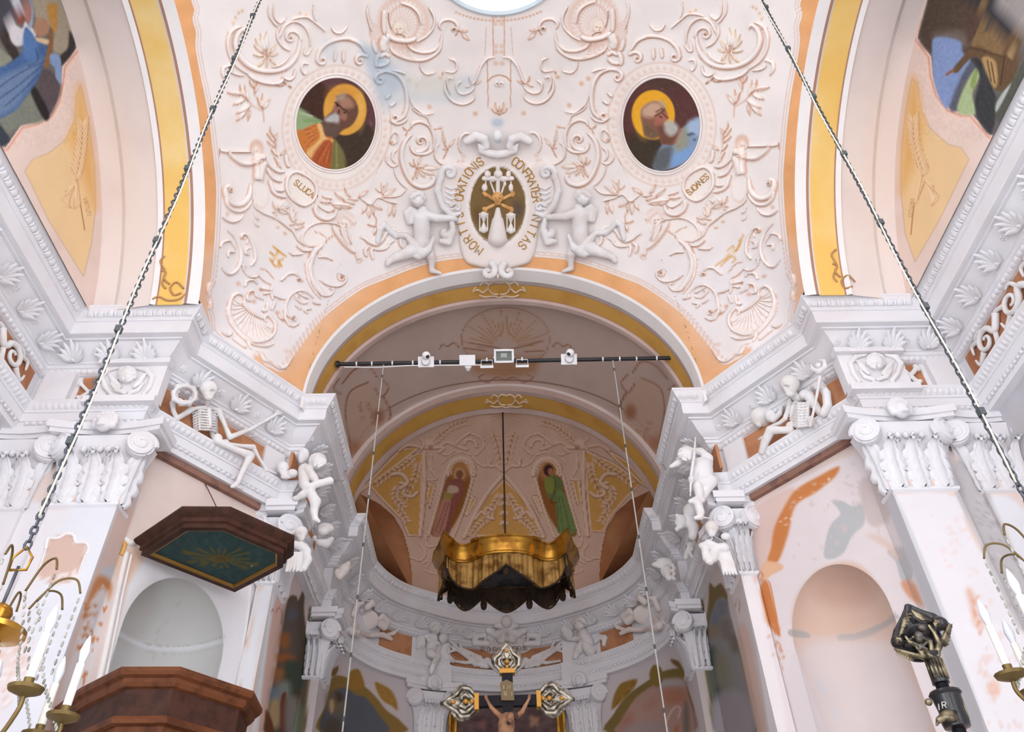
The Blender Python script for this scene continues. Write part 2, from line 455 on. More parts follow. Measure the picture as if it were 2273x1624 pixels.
def dome_patch(loop, ns, s_pow=1.0):
    d1 = loop-C0; d1r = np.linalg.norm(d1, axis=1); d1 = d1/d1r[:, None]
    az = np.arctan2(loop[:, 1]-YD, loop[:, 0]); oc = np.stack([0.98*np.cos(az), YD+0.98*np.sin(az), np.full(len(az), 12.02)], -1)-C0
    oc /= np.linalg.norm(oc, axis=1)[:, None]
    s = np.linspace(0, 1, ns)[:, None, None]
    D = oc[None]*(1-s)+d1[None]*s; D /= np.linalg.norm(D, axis=-1, keepdims=True)
    r = dome_r(D.reshape(-1, 3)).reshape(ns, -1)
    r[-1] = d1r                                                     # exactly on the arches
    return (C0+D*r[..., None])
_lp = loop_front(620)
DP = dome_patch(_lp, 330)
DOME_V = DP.reshape(-1, 3); DOME_F = grid_faces(DP.shape[0], DP.shape[1])
dome = link('ceiling', mesh('ceiling', DOME_V, DOME_F), None, PAINT); struct(dome)
_cb = dome_patch(_lp[::6]*[1, -1, 1]+[0, 2*YD, 0], 24)
cb = link('ceiling_back', mesh('ceiling_back', _cb.reshape(-1, 3), grid_faces(*_cb.shape[:2])), None, CREAM); struct(cb)
# coarse copy for ray hits
_dc = DP[::5, ::4]; DOME_BVH = BVHTree.FromPolygons([tuple(v) for v in _dc.reshape(-1, 3)], [tuple(map(int, f)) for f in grid_faces(*_dc.shape[:2])])

# ---------------------------------------------------------------- swept bands (arches, vaults)
def band(name, A, B, n=2, material=None, parent=None, mid=None):
    """ruled surface between two curves"""
    A, B = np.asarray(A, float), np.asarray(B, float)
    V = np.stack([A+(B-A)*t for t in np.linspace(0, 1, n)]); me = mesh(name, V.reshape(-1, 3), grid_faces(n, len(A)))
    return link(name, me, parent, material)
YELLOW = mat('ochre_paint', (244, 200, 112), scale=0.9, rgb2=(246, 216, 150))
YELLOW_D = mat('ochre_paint_deep', (216, 168, 88), scale=2.2, rgb2=(206, 156, 78))
PINKV = mat('pale_pink_plaster', (240, 228, 224), scale=1.2, rgb2=(234, 220, 217))
GREYV = mat('grey_mauve_plaster', (202, 180, 172), scale=1.0, rgb2=(190, 166, 158))
LINE = mat('brown_line', (184, 140, 122))
WHITEB = mat('bright_white', (244, 240, 240), var=0.03)
def side_curve(s, x, r, n=72):
    """the arch's section down to the cornice, front and back"""
    z0 = (ZC-0.06-ARC_Z)/r; a0 = math.asin(z0); t = np.linspace(a0, math.pi-a0, n)
    return np.stack([np.full(n, s*x), YD+r*np.cos(t), ARC_Z+r*np.sin(t)], -1)
for s, nm in ((-1, 'left'), (1, 'right')):
    root = struct(empty('arch_'+nm))
    # section of the side arch in steps: x, radius, material
    sec = [(3.57, 2.92, None), (3.70, 2.90, WHITEB), (3.735, 2.905, LINE), (3.76, 2.92, WHITEB), (4.05, 2.92, YELLOW), (4.07, 2.92, LINE), (4.13, 2.90, WHITEB), (4.14, 2.92, LINE),
           (4.55, 2.985, PINKV), (4.62, 3.05, WHITEB), (4.86, 3.05, PINKV)]
    for i in range(1, len(sec)):
        nm2 = {'bright_white': 'fillet', 'brown_line': 'groove', 'ochre_paint': 'ochre_band', 'pale_pink_plaster': 'plaster_band'}[sec[i][2].name]
        band(nm2, side_curve(s, *sec[i-1][:2]), side_curve(s, *sec[i][:2]), 2, sec[i][2], root)

# ---------------------------------------------------------------- front arch, chancel barrel vault, second arch
def ell_curve(a, b, y, n=90, zc=8.62, drop=0.25):
    t = np.linspace(math.pi, 0, n); P = np.stack([a*np.cos(t), np.full(n, y), zc+b*np.sin(t)], -1)
    lo = P[:1]-[0, 0, drop]; hi = P[-1:]-[0, 0, drop]
    return np.concatenate([lo, P, hi])
fa = struct(empty('arch_chancel'))
for (a0, b0, y0), (a1, b1, y1), m, nm in [
        ((2.69, 2.48, 8.21), (2.66, 2.45, 8.24), WHITEB, 'fillet'), ((2.66, 2.45, 8.24), (2.64, 2.44, 8.46), WHITEB, 'archivolt'), ((2.64, 2.44, 8.46), (2.66, 2.46, 8.55), mat('grey_fillet', (206, 196, 192)), 'fillet'),
        ((2.66, 2.46, 8.55), (2.66, 2.46, 8.565), LINE, 'groove'), ((2.66, 2.46, 8.565), (2.66, 2.46, 8.83), YELLOW_D, 'ochre_band'), ((2.66, 2.46, 8.83), (2.66, 2.46, 8.845), LINE, 'groove'),
        ((2.66, 2.46, 8.845), (2.62, 2.42, 8.87), GREYV, 'fillet'), ((2.62, 2.42, 8.87), (2.62, 2.42, 8.95), GREYV, 'fillet'), ((2.62, 2.42, 8.95), (2.80, 2.66, 8.96), GREYV, 'fillet')]:
    band(nm, ell_curve(a0, b0, y0), ell_curve(a1, b1, y1), 2, m, fa)
cv_barrel = Canvas(660, 640, 1600, 1180, (206, 184, 175))
def painted(name, V3, cv, parent=None):
    V = V3.reshape(-1, 3); me = mesh(name, V, grid_faces(*V3.shape[:2])); o = link(name, me, parent, PAINT)
    PAINTED.append((o, V, cv)); return o
PAINTED = []
_y = np.linspace(8.96, 11.2, 150); barrel = np.stack([ell_curve(2.80, 2.68, y, 260) for y in _y])
ch_v = struct(painted('ceiling_chancel', barrel, cv_barrel))
sa = struct(empty('arch_apse'))
for (a0, b0, y0), (a1, b1, y1), m, nm in [
        ((2.80, 2.68, 11.2), (2.70, 2.60, 11.17), PINKV, 'archivolt'), ((2.70, 2.60, 11.17), (2.69, 2.59, 11.3), mat('pink_archivolt', (226, 200, 188)), 'archivolt'), ((2.69, 2.59, 11.3), (2.69, 2.59, 11.40), GREYV, 'fillet'), ((2.69, 2.59, 11.40), (2.69, 2.59, 11.41), LINE, 'groove'),
        ((2.69, 2.59, 11.41), (2.69, 2.59, 11.78), YELLOW_D, 'ochre_band'), ((2.69, 2.59, 11.78), (2.69, 2.59, 11.795), LINE, 'groove'), ((2.69, 2.59, 11.795), (2.66, 2.56, 11.9), GREYV, 'fillet')]:
    band(nm, ell_curve(a0, b0, y0), ell_curve(a1, b1, y1), 2, m, sa)

# ---------------------------------------------------------------- apse half dome, with two window lunettes cut through
cv_apse = Canvas(780, 880, 1470, 1420, (220, 188, 168))
AV_D = 3.1
_u = np.linspace(0, 1, 210); _t = np.linspace(math.pi+0.07, -0.07, 330)
av = np.empty((len(_u), len(_t), 3))
for i, u in enumerate(_u):
    # rows from the arch (u=0) towards the back springing (u=1); columns from the left springing over the crown to the right
    ph = u*math.pi/2*0.98
    av[i, :, 0] = 2.69*np.cos(_t); av[i, :, 1] = 11.84+AV_D*np.sin(ph)*np.clip(np.sin(_t), 0, 1)**0.75; av[i, :, 2] = 8.62+2.59*np.cos(ph)**0.9*np.where(_t*0+np.sin(_t) > 0, np.sin(_t), np.sin(_t)*3)
LUN_L = [(770, 1080), (800, 1098), (840, 1118), (872, 1145), (893, 1180), (905, 1220), (912, 1262), (914, 1330), (760, 1330)]
LUN_R = [(1475, 1070), (1440, 1092), (1400, 1110), (1368, 1138), (1348, 1172), (1338, 1212), (1333, 1250), (1330, 1330), (1490, 1330)]
def inside(px, P):
    P = np.asarray(P, float); ins = np.zeros(len(px), bool)
    for i in range(len(P)):
        (ax, ay), (bx, by) = P[i], P[(i+1) % len(P)]
        if ay != by: ins ^= ((ay > px[:, 1]) != (by > px[:, 1])) & (px[:, 0] < (bx-ax)*(px[:, 1]-ay)/(by-ay)+ax)
    return ins
AV = av.reshape(-1, 3); AF = grid_faces(*av.shape[:2]); _px = proj(AV)
_in = inside(_px, LUN_L) | inside(_px, LUN_R)
AFk = AF[~_in[AF].any(1)]
apse_v = struct(link('ceiling_apse', mesh('ceiling_apse', AV, AFk), None, PAINT)); PAINTED.append((apse_v, AV, cv_apse))
_ac = av[::3, ::3]; APSE_BVH = BVHTree.FromPolygons([tuple(v) for v in _ac.reshape(-1, 3)], [tuple(map(int, f)) for f in grid_faces(*_ac.shape[:2])])
_bc = barrel[::3, ::3]; BARREL_BVH = BVHTree.FromPolygons([tuple(v) for v in _bc.reshape(-1, 3)], [tuple(map(int, f)) for f in grid_faces(*_bc.shape[:2])])
def hit(px, py, tree=None, off=0.0):
    d = ray(px, py); r = (tree or DOME_BVH).ray_cast(Vector(CAM), Vector(d))
    if r[0] is None:
        if tree is None or tree is DOME_BVH: return on_y(px, py, FY-0.02)+np.array([0, -0.7, -0.7])*off, np.array([0, -0.7, -0.7])
        return None, None
    n = np.array(r[1]); n = -n if n @ d > 0 else n
    return np.array(r[0])+n*off, n
REVEAL = mat('orange_reveal', (226, 162, 118), scale=1.5, rgb2=(212, 146, 102))
DARK = mat('dark_glass', (52, 44, 52), rough=0.3)
for s, lun in ((-1, LUN_L), (1, LUN_R)):
    e = cr(lun[:8], 6)+[-s*4, -4]; P = [hit(x, y, APSE_BVH)[0] for x, y in e]; P = np.array([p for p in P if p is not None]); P = np.concatenate([P, P[:1]])
    out = P+np.array([s*1.1, 0.75, -0.05])
    w = struct(band('window_%d' % (1 if s < 0 else 2), P, out, 2, REVEAL))
    q = out[:-1]; c = q.mean(0); m = MB(); m.add(np.concatenate([q, c[None]]), [(i, (i+1) % len(q), len(q)) for i in range(len(q))]); m.build('reveal_back', REVEAL, w)
    d = out[0]-P[0]; d = d/np.linalg.norm(d); e0 = c+(q[3]-c)*0.25-d*0.02; u = np.array([-d[1], d[0], 0])
    m = MB()
    for hw, hh, k in ((0.42, 0.62, 0.0), (0.36, 0.56, 0.01)):
        m = MB(); b0 = c-d*(0.03+k)+np.array([s*0.15, -0.2, 0.0]); m.add([b0-u*hw+[0, 0, -hh], b0+u*hw+[0, 0, -hh], b0+u*hw+[0, 0, hh], b0-u*hw+[0, 0, hh]], [(0, 1, 2, 3)]); m.build('frame' if k == 0 else 'pane', PINKV if k == 0 else DARK, w)

# ---------------------------------------------------------------- entablature: profile swept round the whole plan
PROF = [(0.30, 8.60), (0.0, 8.60), (0.0, 8.575), (0.015, 8.565), (0.03, 8.54), (0.05, 8.50), (0.085, 8.465), (0.10, 8.455), (0.10, 8.43), (0.115, 8.43), (0.115, 8.27), (0.125, 8.255), (0.155, 8.25), (0.20, 8.25),
        (0.20, 8.23), (0.235, 8.225), (0.27, 8.19), (0.31, 8.13), (0.36, 8.08), (0.40, 8.06), (0.40, 8.03), (0.42, 8.03), (0.42, 7.985), (0.44, 7.98), (0.46, 7.95), (0.485, 7.925), (0.50, 7.92), (0.52, 7.92),
        (0.52, 7.50), (0.385, 7.485), (0.385, 7.46), (0.40, 7.44), (0.43, 7.39), (0.445, 7.375), (0.445, 7.35), (0.46, 7.35), (0.46, 7.24), (0.475, 7.235), (0.49, 7.20), (0.49, 7.13), (0.75, 7.13)]
_N = len(LEFT); _M = len(APSE)
def sweep_all(prof):
    rings = []; cache = {}
    for d, z in prof:
        q = cache.setdefault(d, offset(FULL, d)); rings.append(np.c_[q, np.full(len(q), z)])
    return np.stack(rings)
_SW = sweep_all(PROF)
def sweep_part(name, i0, i1):
    V = _SW[:, i0:i1]; me = mesh(name, V.reshape(-1, 3), grid_faces(V.shape[0], V.shape[1])[:, ::-1]); me.set_sharp_from_angle(angle=0.5)
    return struct(link(name, me, None, WHITE))
trimL = sweep_part('trim_1', 0, _N); trimA = sweep_part('trim_2', _N-1, _N+_M-1); trimR = sweep_part('trim_3', _N+_M-2, len(FULL))

# ---------------------------------------------------------------- the nave behind: its ceiling, and the lantern ring of the oculus
m = MB(); m.add([(-5.6, -7, 11.4), (5.6, -7, 11.4), (5.6, -0.6, 11.4), (-5.6, -0.6, 11.4)], [(0, 1, 2, 3)]); m.add([(-5.6, -0.8, 8.5), (-2.6, -0.8, 8.5), (-2.6, -0.8, 11.4), (-5.6, -0.8, 11.4)], [(0, 1, 2, 3)]); m.add([(5.6, -0.8, 8.5), (2.6, -0.8, 8.5), (2.6, -0.8, 11.4), (5.6, -0.8, 11.4)], [(0, 1, 2, 3)])
struct(m.build('ceiling_nave', CREAM))  # unseen, added to shut out sky light from above
m = MB()
for a, b, c, d in ((-5.6, -1.8, 0, 11.4), (1.8, 5.6, 0, 11.4), (-1.8, 1.8, 0, 3.6), (-1.8, 1.8, 9.0, 11.4)): m.add([(a, -7, c), (b, -7, c), (b, -7, d), (a, -7, d)], [(0, 1, 2, 3)])    # unseen back wall; opening added to send frontal light into the chancel
struct(m.build('wall_front', CREAM))
m = MB(); m.lathe([(0.97, 11.98), (1.0, 12.0), (1.0, 12.5), (0.97, 12.5), (0.965, 12.06), (0.93, 12.04), (0.93, 12.0), (0.97, 11.98)], (0, YD, 0), 64)
m.F = m.F[:-2]; struct(m.build('trim_4', mat('lantern_ring', (206, 218, 228), rough=0.3, metal=0.3), None, True, 0.6))

# ---------------------------------------------------------------- masonry round it all: unseen outer walls and roof, added against light leaks, open over the lantern
m = MB(); x0, x1, y0, y1, z1 = -6.4, 6.4, -0.62, 17.0, 12.8
q4 = lambda a, b, c, d: m.add([a, b, c, d], [(0, 1, 2, 3)])
q4((x0, y0, 0), (x0, y1, 0), (x0, y1, z1), (x0, y0, z1)); q4((x1, y0, 0), (x1, y1, 0), (x1, y1, z1), (x1, y0, z1)); q4((x0, y1, 0), (x1, y1, 0), (x1, y1, z1), (x0, y1, z1))
for a, b, c, d in ((x0, -1.1, y0, y1), (1.1, x1, y0, y1), (-1.1, 1.1, y0, YD-1.1), (-1.1, 1.1, YD+1.1, y1)): q4((a, c, z1), (b, c, z1), (b, d, z1), (a, d, z1))
for s in (-1, 1): q4((s*5.45, y0, 0), (s*6.4, y0, 0), (s*6.4, y0, z1), (s*5.45, y0, z1))
q4((x0, y0, 11.38), (x1, y0, 11.38), (x1, y0, z1), (x0, y0, z1))
struct(m.build('wall_light_shell', mat('masonry', (150, 140, 132))))

# ---------------------------------------------------------------- walls below the entablature
cv_low = Canvas(0, 880, 2273, 1640, (230, 212, 205))
FLOORM = mat('floor_stone', (226, 222, 216), scale=2, rgb2=(212, 208, 204))
m = MB(); m.box((0, 4.5, -0.05), (14, 26, 0.1)); struct(m.build('floor', FLOORM))
PINKW = mat('pink_wall', (232, 208, 198), scale=0.8, rgb2=(236, 222, 216))
def wall_seg(name, A, B, z0=2.6, z1=7.25, du=0.022, dz=0.024, parent=None, cv=None):
    A, B = np.asarray(A, float), np.asarray(B, float); L = np.linalg.norm(B-A)
    n = max(2, int(L/du)+1); k = max(2, int((z1-z0)/dz)+1)
    u = np.linspace(0, 1, n)[None, :, None]; z = np.linspace(z0, z1, k)[:, None]
    XY = A+(B-A)*u; V = np.concatenate([np.broadcast_to(XY, (k, n, 2)), np.broadcast_to(z[..., None], (k, n, 1))], -1)
    return painted(name, V, cv or cv_low, parent)
WP = offset(FULL, 0.60)[:_N]
NCH = dict(u=0.92, z=5.15, r=0.60, h=0.70)          # the niche in the diagonal wall
def diag_frame(s, p=0.60):
    n = np.array([s*0.8, 0.6, 0]); o = np.array([s*3.55, 7.02, 0])+n*p; t = np.array([-s*0.6, 0.8, 0])
    return o, t, n
def walls(s, nm):
    W = WP*[-s, 1] if s > 0 else WP
    sgn = np.array([1.0, 1.0])
    root = struct(empty('wall_'+nm))
    # long side wall (plain below, mostly out of view)
    mb = MB(); x = W[0][0]
    mb.add([(x, -0.7, 0), (x, 7.15, 0), (x, 7.15, 7.25), (x, -0.7, 7.25)], [(0, 1, 2, 3)])
    mb.add([(W[1][0], 7.15, 0), (W[2][0], 7.15, 0), (W[2][0], 7.15, 2.6), (W[1][0], 7.15, 2.6)], [(0, 1, 2, 3)])
    mb.build('side_wall', mat('blue_grey_wall', (206, 208, 216), scale=0.7, rgb2=(196, 190, 194)), root)
    wall_seg('front_wall', W[1], W[2], parent=root, du=0.04, dz=0.04)
    wall_seg('return_wall', W[2], W[3], parent=root, du=0.04, dz=0.04)
    # diagonal wall round the niche: strips from the niche arch to the panel's border
    o, t, n = diag_frame(s)
    L = np.linalg.norm(W[4]-W[3]); u0 = float((np.r_[W[3], 0]-o) @ t); u1 = u0+L; z0, z1 = 2.6, 7.25
    nu = 150
    th = np.linspace(math.pi, 0, nu)
    arch = np.stack([NCH['u']+NCH['r']*np.cos(th), NCH['z']+NCH['h']*np.sin(th)], -1)
    leg = np.linspace(z0, NCH['z'], 70, endpoint=False)
    inner = np.concatenate([np.stack([np.full(70, NCH['u']-NCH['r']), leg], -1), arch, np.stack([np.full(70, NCH['u']+NCH['r']), leg[::-1]], -1)])
    ca = np.concatenate([np.stack([np.full(nu//3, u0), np.linspace(NCH['z'], z1, nu//3)], -1), np.stack([np.linspace(u0, u1, nu-2*(nu//3)), np.full(nu-2*(nu//3), z1)], -1), np.stack([np.full(nu//3, u1), np.linspace(z1, NCH['z'], nu//3)], -1)])
    outer = np.concatenate([np.stack([np.full(70, u0), leg], -1), ca, np.stack([np.full(70, u1), leg[::-1]], -1)])
    k = 80; ss = np.linspace(0, 1, k)[:, None, None]; UZ = inner[None]*(1-ss)+outer[None]*ss
    V = o+UZ[..., :1]*t+UZ[..., 1:]*np.array([0, 0, 1.0])
    painted('niche_wall', V, cv_low, root)
    # the niche: half drum below, quarter sphere above
    a = np.linspace(math.pi, 0, 90); zz = np.linspace(z0, NCH['z'], 80)
    D = np.stack([np.stack([NCH['u']+NCH['r']*np.cos(a), np.full(90, z), NCH['r']*0.95*np.sin(a)], -1) for z in zz])
    e = np.linspace(0, math.pi/2, 50)
    Q = np.stack([np.stack([NCH['u']+NCH['r']*np.cos(a), NCH['z']+NCH['h']*np.sin(a)*math.sin(p), NCH['r']*0.95*np.sin(a)*math.cos(p)], -1) for p in e])
    A3 = np.concatenate([D, Q[1:]]); V = o+A3[..., :1]*t+A3[..., 1:2]*np.array([0, 0, 1.0])+A3[..., 2:]*n
    painted('niche', V, cv_low, root)
    mb = MB(); mb.add([np.r_[W[3], 0], np.r_[W[4], 0], np.r_[W[4], 2.6], np.r_[W[3], 2.6]], [(0, 1, 2, 3)]); mb.build('wall_base', PINKW, root)
    for i in range(4, 10):
        wall_seg('chancel_wall', W[i], W[i+1], parent=root, z0=3.4)
    return root, W
wallL, WPL = walls(-1, 'left'); wallR, WPR = walls(1, 'right')
_ap = offset(FULL, 0.60)[_N-1:_N+_M-1]
_zz = np.linspace(4.2, 7.25, 130)
_pts = np.stack([np.interp(np.linspace(0, 1, 330), np.linspace(0, 1, len(_ap)), _ap[:, i]) for i in range(2)], -1)
wallA = struct(painted('wall_back', np.concatenate([np.broadcast_to(_pts[None], (130, 330, 2)), np.broadcast_to(_zz[:, None, None], (130, 330, 1))], -1), cv_low))

# ---------------------------------------------------------------- lunette walls over the side cornices
cv_lL = Canvas(-40, -60, 500, 760, (236, 214, 204)); cv_lR = Canvas(1760, -60, 2320, 760, (236, 214, 204))
for s, nm, cv in ((-1, 'left', cv_lL), (1, 'right', cv_lR)):
    n = 300; c = side_curve(s, 4.86, 3.06, 2*n); c = np.concatenate([c[:n], c[n::12]]); n = len(c); zb = ZC-0.06; k = 210
    # only the front part is dense enough to carry the fresco
    V = np.stack([np.stack([np.full(n, s*4.86), c[:, 1], zb+(c[:, 2]-zb)*q], -1) for q in np.linspace(0, 1, k)])
    struct(painted('wall_lunette_'+nm, V, cv))

# ---------------------------------------------------------------- pilasters
PILM = PAINT
def pil_box(name, x0, x1, y0, y1, z0, z1, root, s):
    """a pilaster's three visible faces as fine grids that take the wall painting"""
    if s > 0: x0, x1 = -x1, -x0
    fs = [((x0, y1), (x0, y0)), ((x0, y0), (x1, y0)), ((x1, y0), (x1, y1))]
    pts = []
    for (A, B) in fs:
        L = math.hypot(B[0]-A[0], B[1]-A[1]); n = max(2, int(L/0.03)); pts += [np.array(A)+(np.array(B)-np.array(A))*t for t in np.linspace(0, 1, n)]
    pts = np.array(pts); z = np.linspace(z0, z1, int((z1-z0)/0.035))
    V = np.concatenate([np.broadcast_to(pts[None], (len(z), len(pts), 2)), np.broadcast_to(z[:, None, None], (len(z), len(pts), 1))], -1)
    o = painted(name, V, cv_low, root); o.data.set_sharp_from_angle(angle=0.5); return o
for s, r in ((-1, wallL), (1, wallR)):
    pil_box('pilaster', -4.67, -3.98, 7.05, 7.4, 0.0, 7.15, r, s)
    pil_box('pilaster', -5.5, -4.97, 7.10, 7.4, 0.0, 7.15, r, s)
    pil_box('pilaster', -2.95, -2.76, 8.74, 9.25, 0.0, 7.15, r, s)
    pil_box('pilaster', -2.98, -2.73, 11.66, 12.1, 0.0, 7.15, r, s)

# ================================================================== painted and modelled ornament of the dome
def crop(x0, y0, k):
    return lambda *P: np.array([(x0+x/k, y0+y/k) for x, y in P])
cA, cB, cC, cD = crop(1100, 0, 6.247), crop(1440, 0, 6.247), crop(1170, 230, 7.381), crop(1500, 230, 7.382)
cE, cF, cG = crop(1300, 400, 6.765), crop(1520, 420, 6.765), crop(1440, 560, 6.015)
TAN, LITE, BASE = (204, 142, 106), (255, 253, 252), (248, 241, 239)  # trompe l'oeil: TAN is the painted shade edge, LITE the painted highlight
DOME_PAINTED = []
# the orange field and the white panel laid over it (right half)
PANEL = np.concatenate([cr([(1100, 566), (1178, 569), (1272, 580), (1377, 615), (1432, 638), (1512, 695), (1556, 745), (1578, 772)], 6),
    cr(cG((850, 1310), (920, 1420), (980, 1490), (1060, 1490), (1150, 1440), (1230, 1400), (1310, 1250)), 5), [(1680, 800), (1760, 722)],
    cr([(1762, 690), (1767, 670), (1764, 660), (1768, 640), (1766, 620), (1757, 602), (1748, 532), (1742, 464), (1739, 400), (1742, 345), (1750, 256), (1758, 200), (1770, 136), (1776, 90), (1774, 60), (1781, 32), (1776, 10), (1784, -20), (1790, -140)], 5)])
cv_dome.a[:] = (241, 180, 126)
cv_dome.grain([(1060, -140), (1900, 900)], 5, 30, 4, 5)
cv_dome.poly([(1700, 560), (1850, 560), (1850, 720), (1700, 720)], (246, 200, 168), 0.6, 40)
cv_dome.poly([(1560, 770), (1700, 740), (1700, 900), (1540, 900)], (240, 190, 152), 0.5, 20)
_pp = np.concatenate([PANEL, [(1060, -140), (1060, 566)]])
cv_dome.poly(_pp, (176, 112, 70), 0.55, 2.5); cv_dome.poly(_pp, DOME_BASE, 1.0, 0.8)
cv_dome.grain([(1060, -140), (1900, 900)], 2.5, 60, 3, 9)
cv_dome.poly([(1400, 560), (1760, 560), (1760, 780), (1560, 760)], (240, 236, 242), 0.5, 60)     # cooler plaster low on the pendentive
def inset(P, d):
    P = np.asarray(P, float); T = np.gradient(P, axis=0); T /= np.linalg.norm(T, axis=1)[:, None]+1e-9
    return P+np.stack([T[:, 1], -T[:, 0]], -1)*d
cv_dome.stroke(inset(PANEL, 5), 2.4, (232, 200, 186), 0.8); cv_dome.stroke(inset(PANEL, 11), 1.6, (222, 186, 170), 0.8)
for q in inset(PANEL[::1], 8)[:44]: cv_dome.ell(q[0], q[1], 3.2, 2.0, (240, 214, 202), 0.8, 0.3)

ceil_scrolls = []
def ribbon(name, pts, w, h, tree=None, parent=None, mirror=True, store=None, surf=None):
    """a low rounded moulding lying on a vault along pixel points; width in pixels, height in metres"""
    P = np.asarray(pts, float); W = np.broadcast_to(np.asarray(w, float)/2, (len(P),))
    T = np.gradient(P, axis=0); T /= np.linalg.norm(T, axis=1)[:, None]+1e-9; N = np.stack([-T[:, 1], T[:, 0]], -1)
    rows = []
    for i in range(len(P)):
        row = []
        for q, hh in ((-1, -0.15), (-0.62, 0.75), (0, 1.0), (0.62, 0.75), (1, -0.15)):
            x, y = P[i]+N[i]*W[i]*q
            p, n = hit(x, y, tree)
            if p is None: return None
            row.append(p+n*h*hh*min(1, W[i]/max(W.max(), 1e-6)+0.25))
        rows.append(row)
    V = np.array(rows); F = grid_faces(len(P), 5)
    out = []
    for s in ((1, -1) if mirror else (1,)):
        Vs = V*[s, 1, 1]; me = mesh(name, Vs.reshape(-1, 3), F if s > 0 else F[:, ::-1])
        o = link(name, me, parent, PAINT); out.append(o); (DOME_PAINTED if store is None else store).append((o, Vs.reshape(-1, 3)))
    return out
def S(P, w, n=7, solid=True, closed=False, dark=TAN, light=LITE, base=BASE, taper=True, name='scroll', h=0.035, smooth=True):
    P = cr(P, n, closed) if smooth else np.asarray(P, float)
    if closed: P = np.concatenate([P, P[:1]])
    W = np.full(len(P), float(w))
    if taper and not closed: t = np.linspace(0, 1, len(P)); W *= 0.45+0.55*np.clip(np.minimum(t, 1-t)*6, 0, 1)
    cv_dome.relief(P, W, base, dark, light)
    if solid: ribbon(name, P[::2] if len(P) > 24 else P, W[::2] if len(P) > 24 else W, h, None, dome)
def LN(P, w=2.2, rgb=TAN, al=0.85, n=7): cv_dome.stroke(cr(P, n), w, rgb, al)
def SP(cx, cy, r0, r1, a0, a1, w, **k):
    t = np.linspace(0, 1, 30); P = spiral(cx, cy, r0, r1, a0, a1, 30)
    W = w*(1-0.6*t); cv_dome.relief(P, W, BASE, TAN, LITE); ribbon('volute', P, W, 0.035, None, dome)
    cv_dome.ell(cx, cy, 3.2, 3.2, (206, 150, 110), 0.8, 0.4)
def leaf_poly(x, y, ang, L, wd, n=7):
    a = math.radians(ang); t = np.linspace(0, 1, n); pr = np.sin(np.pi*t**0.8)*wd/2
    ax = np.stack([x+L*t*math.cos(a), y+L*t*math.sin(a)], -1); nn = np.array([-math.sin(a), math.cos(a)])
    return np.concatenate([ax+pr[:, None]*nn, (ax-pr[:, None]*nn)[::-1]]), ax
def LF(x, y, ang, L, wd=None, dark=TAN, solid=True, base=(250, 242, 238), al=1.0):
    wd = wd or L*0.36; P, axl = leaf_poly(x, y, ang, L, wd)
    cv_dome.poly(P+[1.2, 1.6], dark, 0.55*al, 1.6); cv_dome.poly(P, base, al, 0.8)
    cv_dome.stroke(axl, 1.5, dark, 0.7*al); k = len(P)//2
    cv_dome.stroke(P[:k], 1.3, dark, 0.55*al)
    if solid: ribbon('leaf', axl, np.sin(np.pi*np.linspace(0.08, 0.96, len(axl))**0.8)*wd*0.9, 0.025, None, dome)
def spray(x, y, tips, L=None, wd=None, **k):
    for (tx, ty) in tips:
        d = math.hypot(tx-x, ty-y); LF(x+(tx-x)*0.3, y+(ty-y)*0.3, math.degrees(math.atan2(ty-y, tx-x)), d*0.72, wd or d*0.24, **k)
        cv_dome.stroke([(x, y), (x+(tx-x)*0.4, y+(ty-y)*0.4)], 1.6, TAN, 0.8)
def pts1(f, *P): return f(*P)

# --- by the oculus
for i, a in enumerate(np.linspace(62, 118, 23)):
    if a > 92: continue
    x, y = 1107+190*math.cos(math.radians(a))*1.02, -128+170*math.sin(math.radians(a))
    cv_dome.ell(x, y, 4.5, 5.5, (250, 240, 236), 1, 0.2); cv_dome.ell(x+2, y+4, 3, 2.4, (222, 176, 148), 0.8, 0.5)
S(cA((830, 400), (860, 330), (800, 265), (700, 260), (620, 320), (600, 420)), 7); SP(*cA((665, 400))[0], 8, 1.5, 180, 560, 5)
spray(*cA((600, 420))[0], cA((450, 550), (470, 420), (640, 480)))
# shell with a figure
for r, al in ((58, 0.5), (46, 0.0)):
    cv_dome.ell(*cA((1350, 290))[0], r, r*1.05, (240, 214, 200) if al else (250, 240, 236), 0.9, 0.1, 10)
cv_dome.ell(*cA((1350, 290))[0], 33, 38, (226, 182, 160), 0.8, 0.1, 10); cv_dome.ell(*cA((1350, 290))[0], 30, 35, (250, 240, 235), 1, 0.08, 10)
for a in range(95, 330, 11):
    q = np.radians(a); c = cA((1400, 340))[0]
    LN([c+14*np.array([math.cos(q), math.sin(q)]), c+62*np.array([math.cos(q)*0.92, math.sin(q)])], 1.6, (228, 190, 172), 0.6, 3)
S(cA((1000, 90), (945, 180), (925, 290), (975, 410), (1080, 505), (1190, 560)), 6, dark=(168, 116, 84)); S(cA((1110, 330), (1140, 180), (1240, 70), (1390, 15)), 6)
S(cA((830, 470), (850, 580), (950, 680), (1100, 705), (1240, 660), (1310, 590)), 8); S(cA((830, 560), (870, 670), (970, 760), (1110, 810), (1300, 790), (1480, 715), (1545, 640)), 9)
for k in range(9): LN(cA((1280+k*28, 610), (1290+k*26, 700), (1240+k*30, 800-k*6)), 1.6, (226, 188, 170), 0.7)
S(cA((1610, 110), (1625, 250), (1620, 440)), 11, name='figure_arm'); S(cA((1600, 450), (1480, 520), (1300, 545), (1190, 510)), 12, name='figure_arm'); S(cA((1590, 480), (1640, 590), (1620, 670)), 20, name='figure_torso')
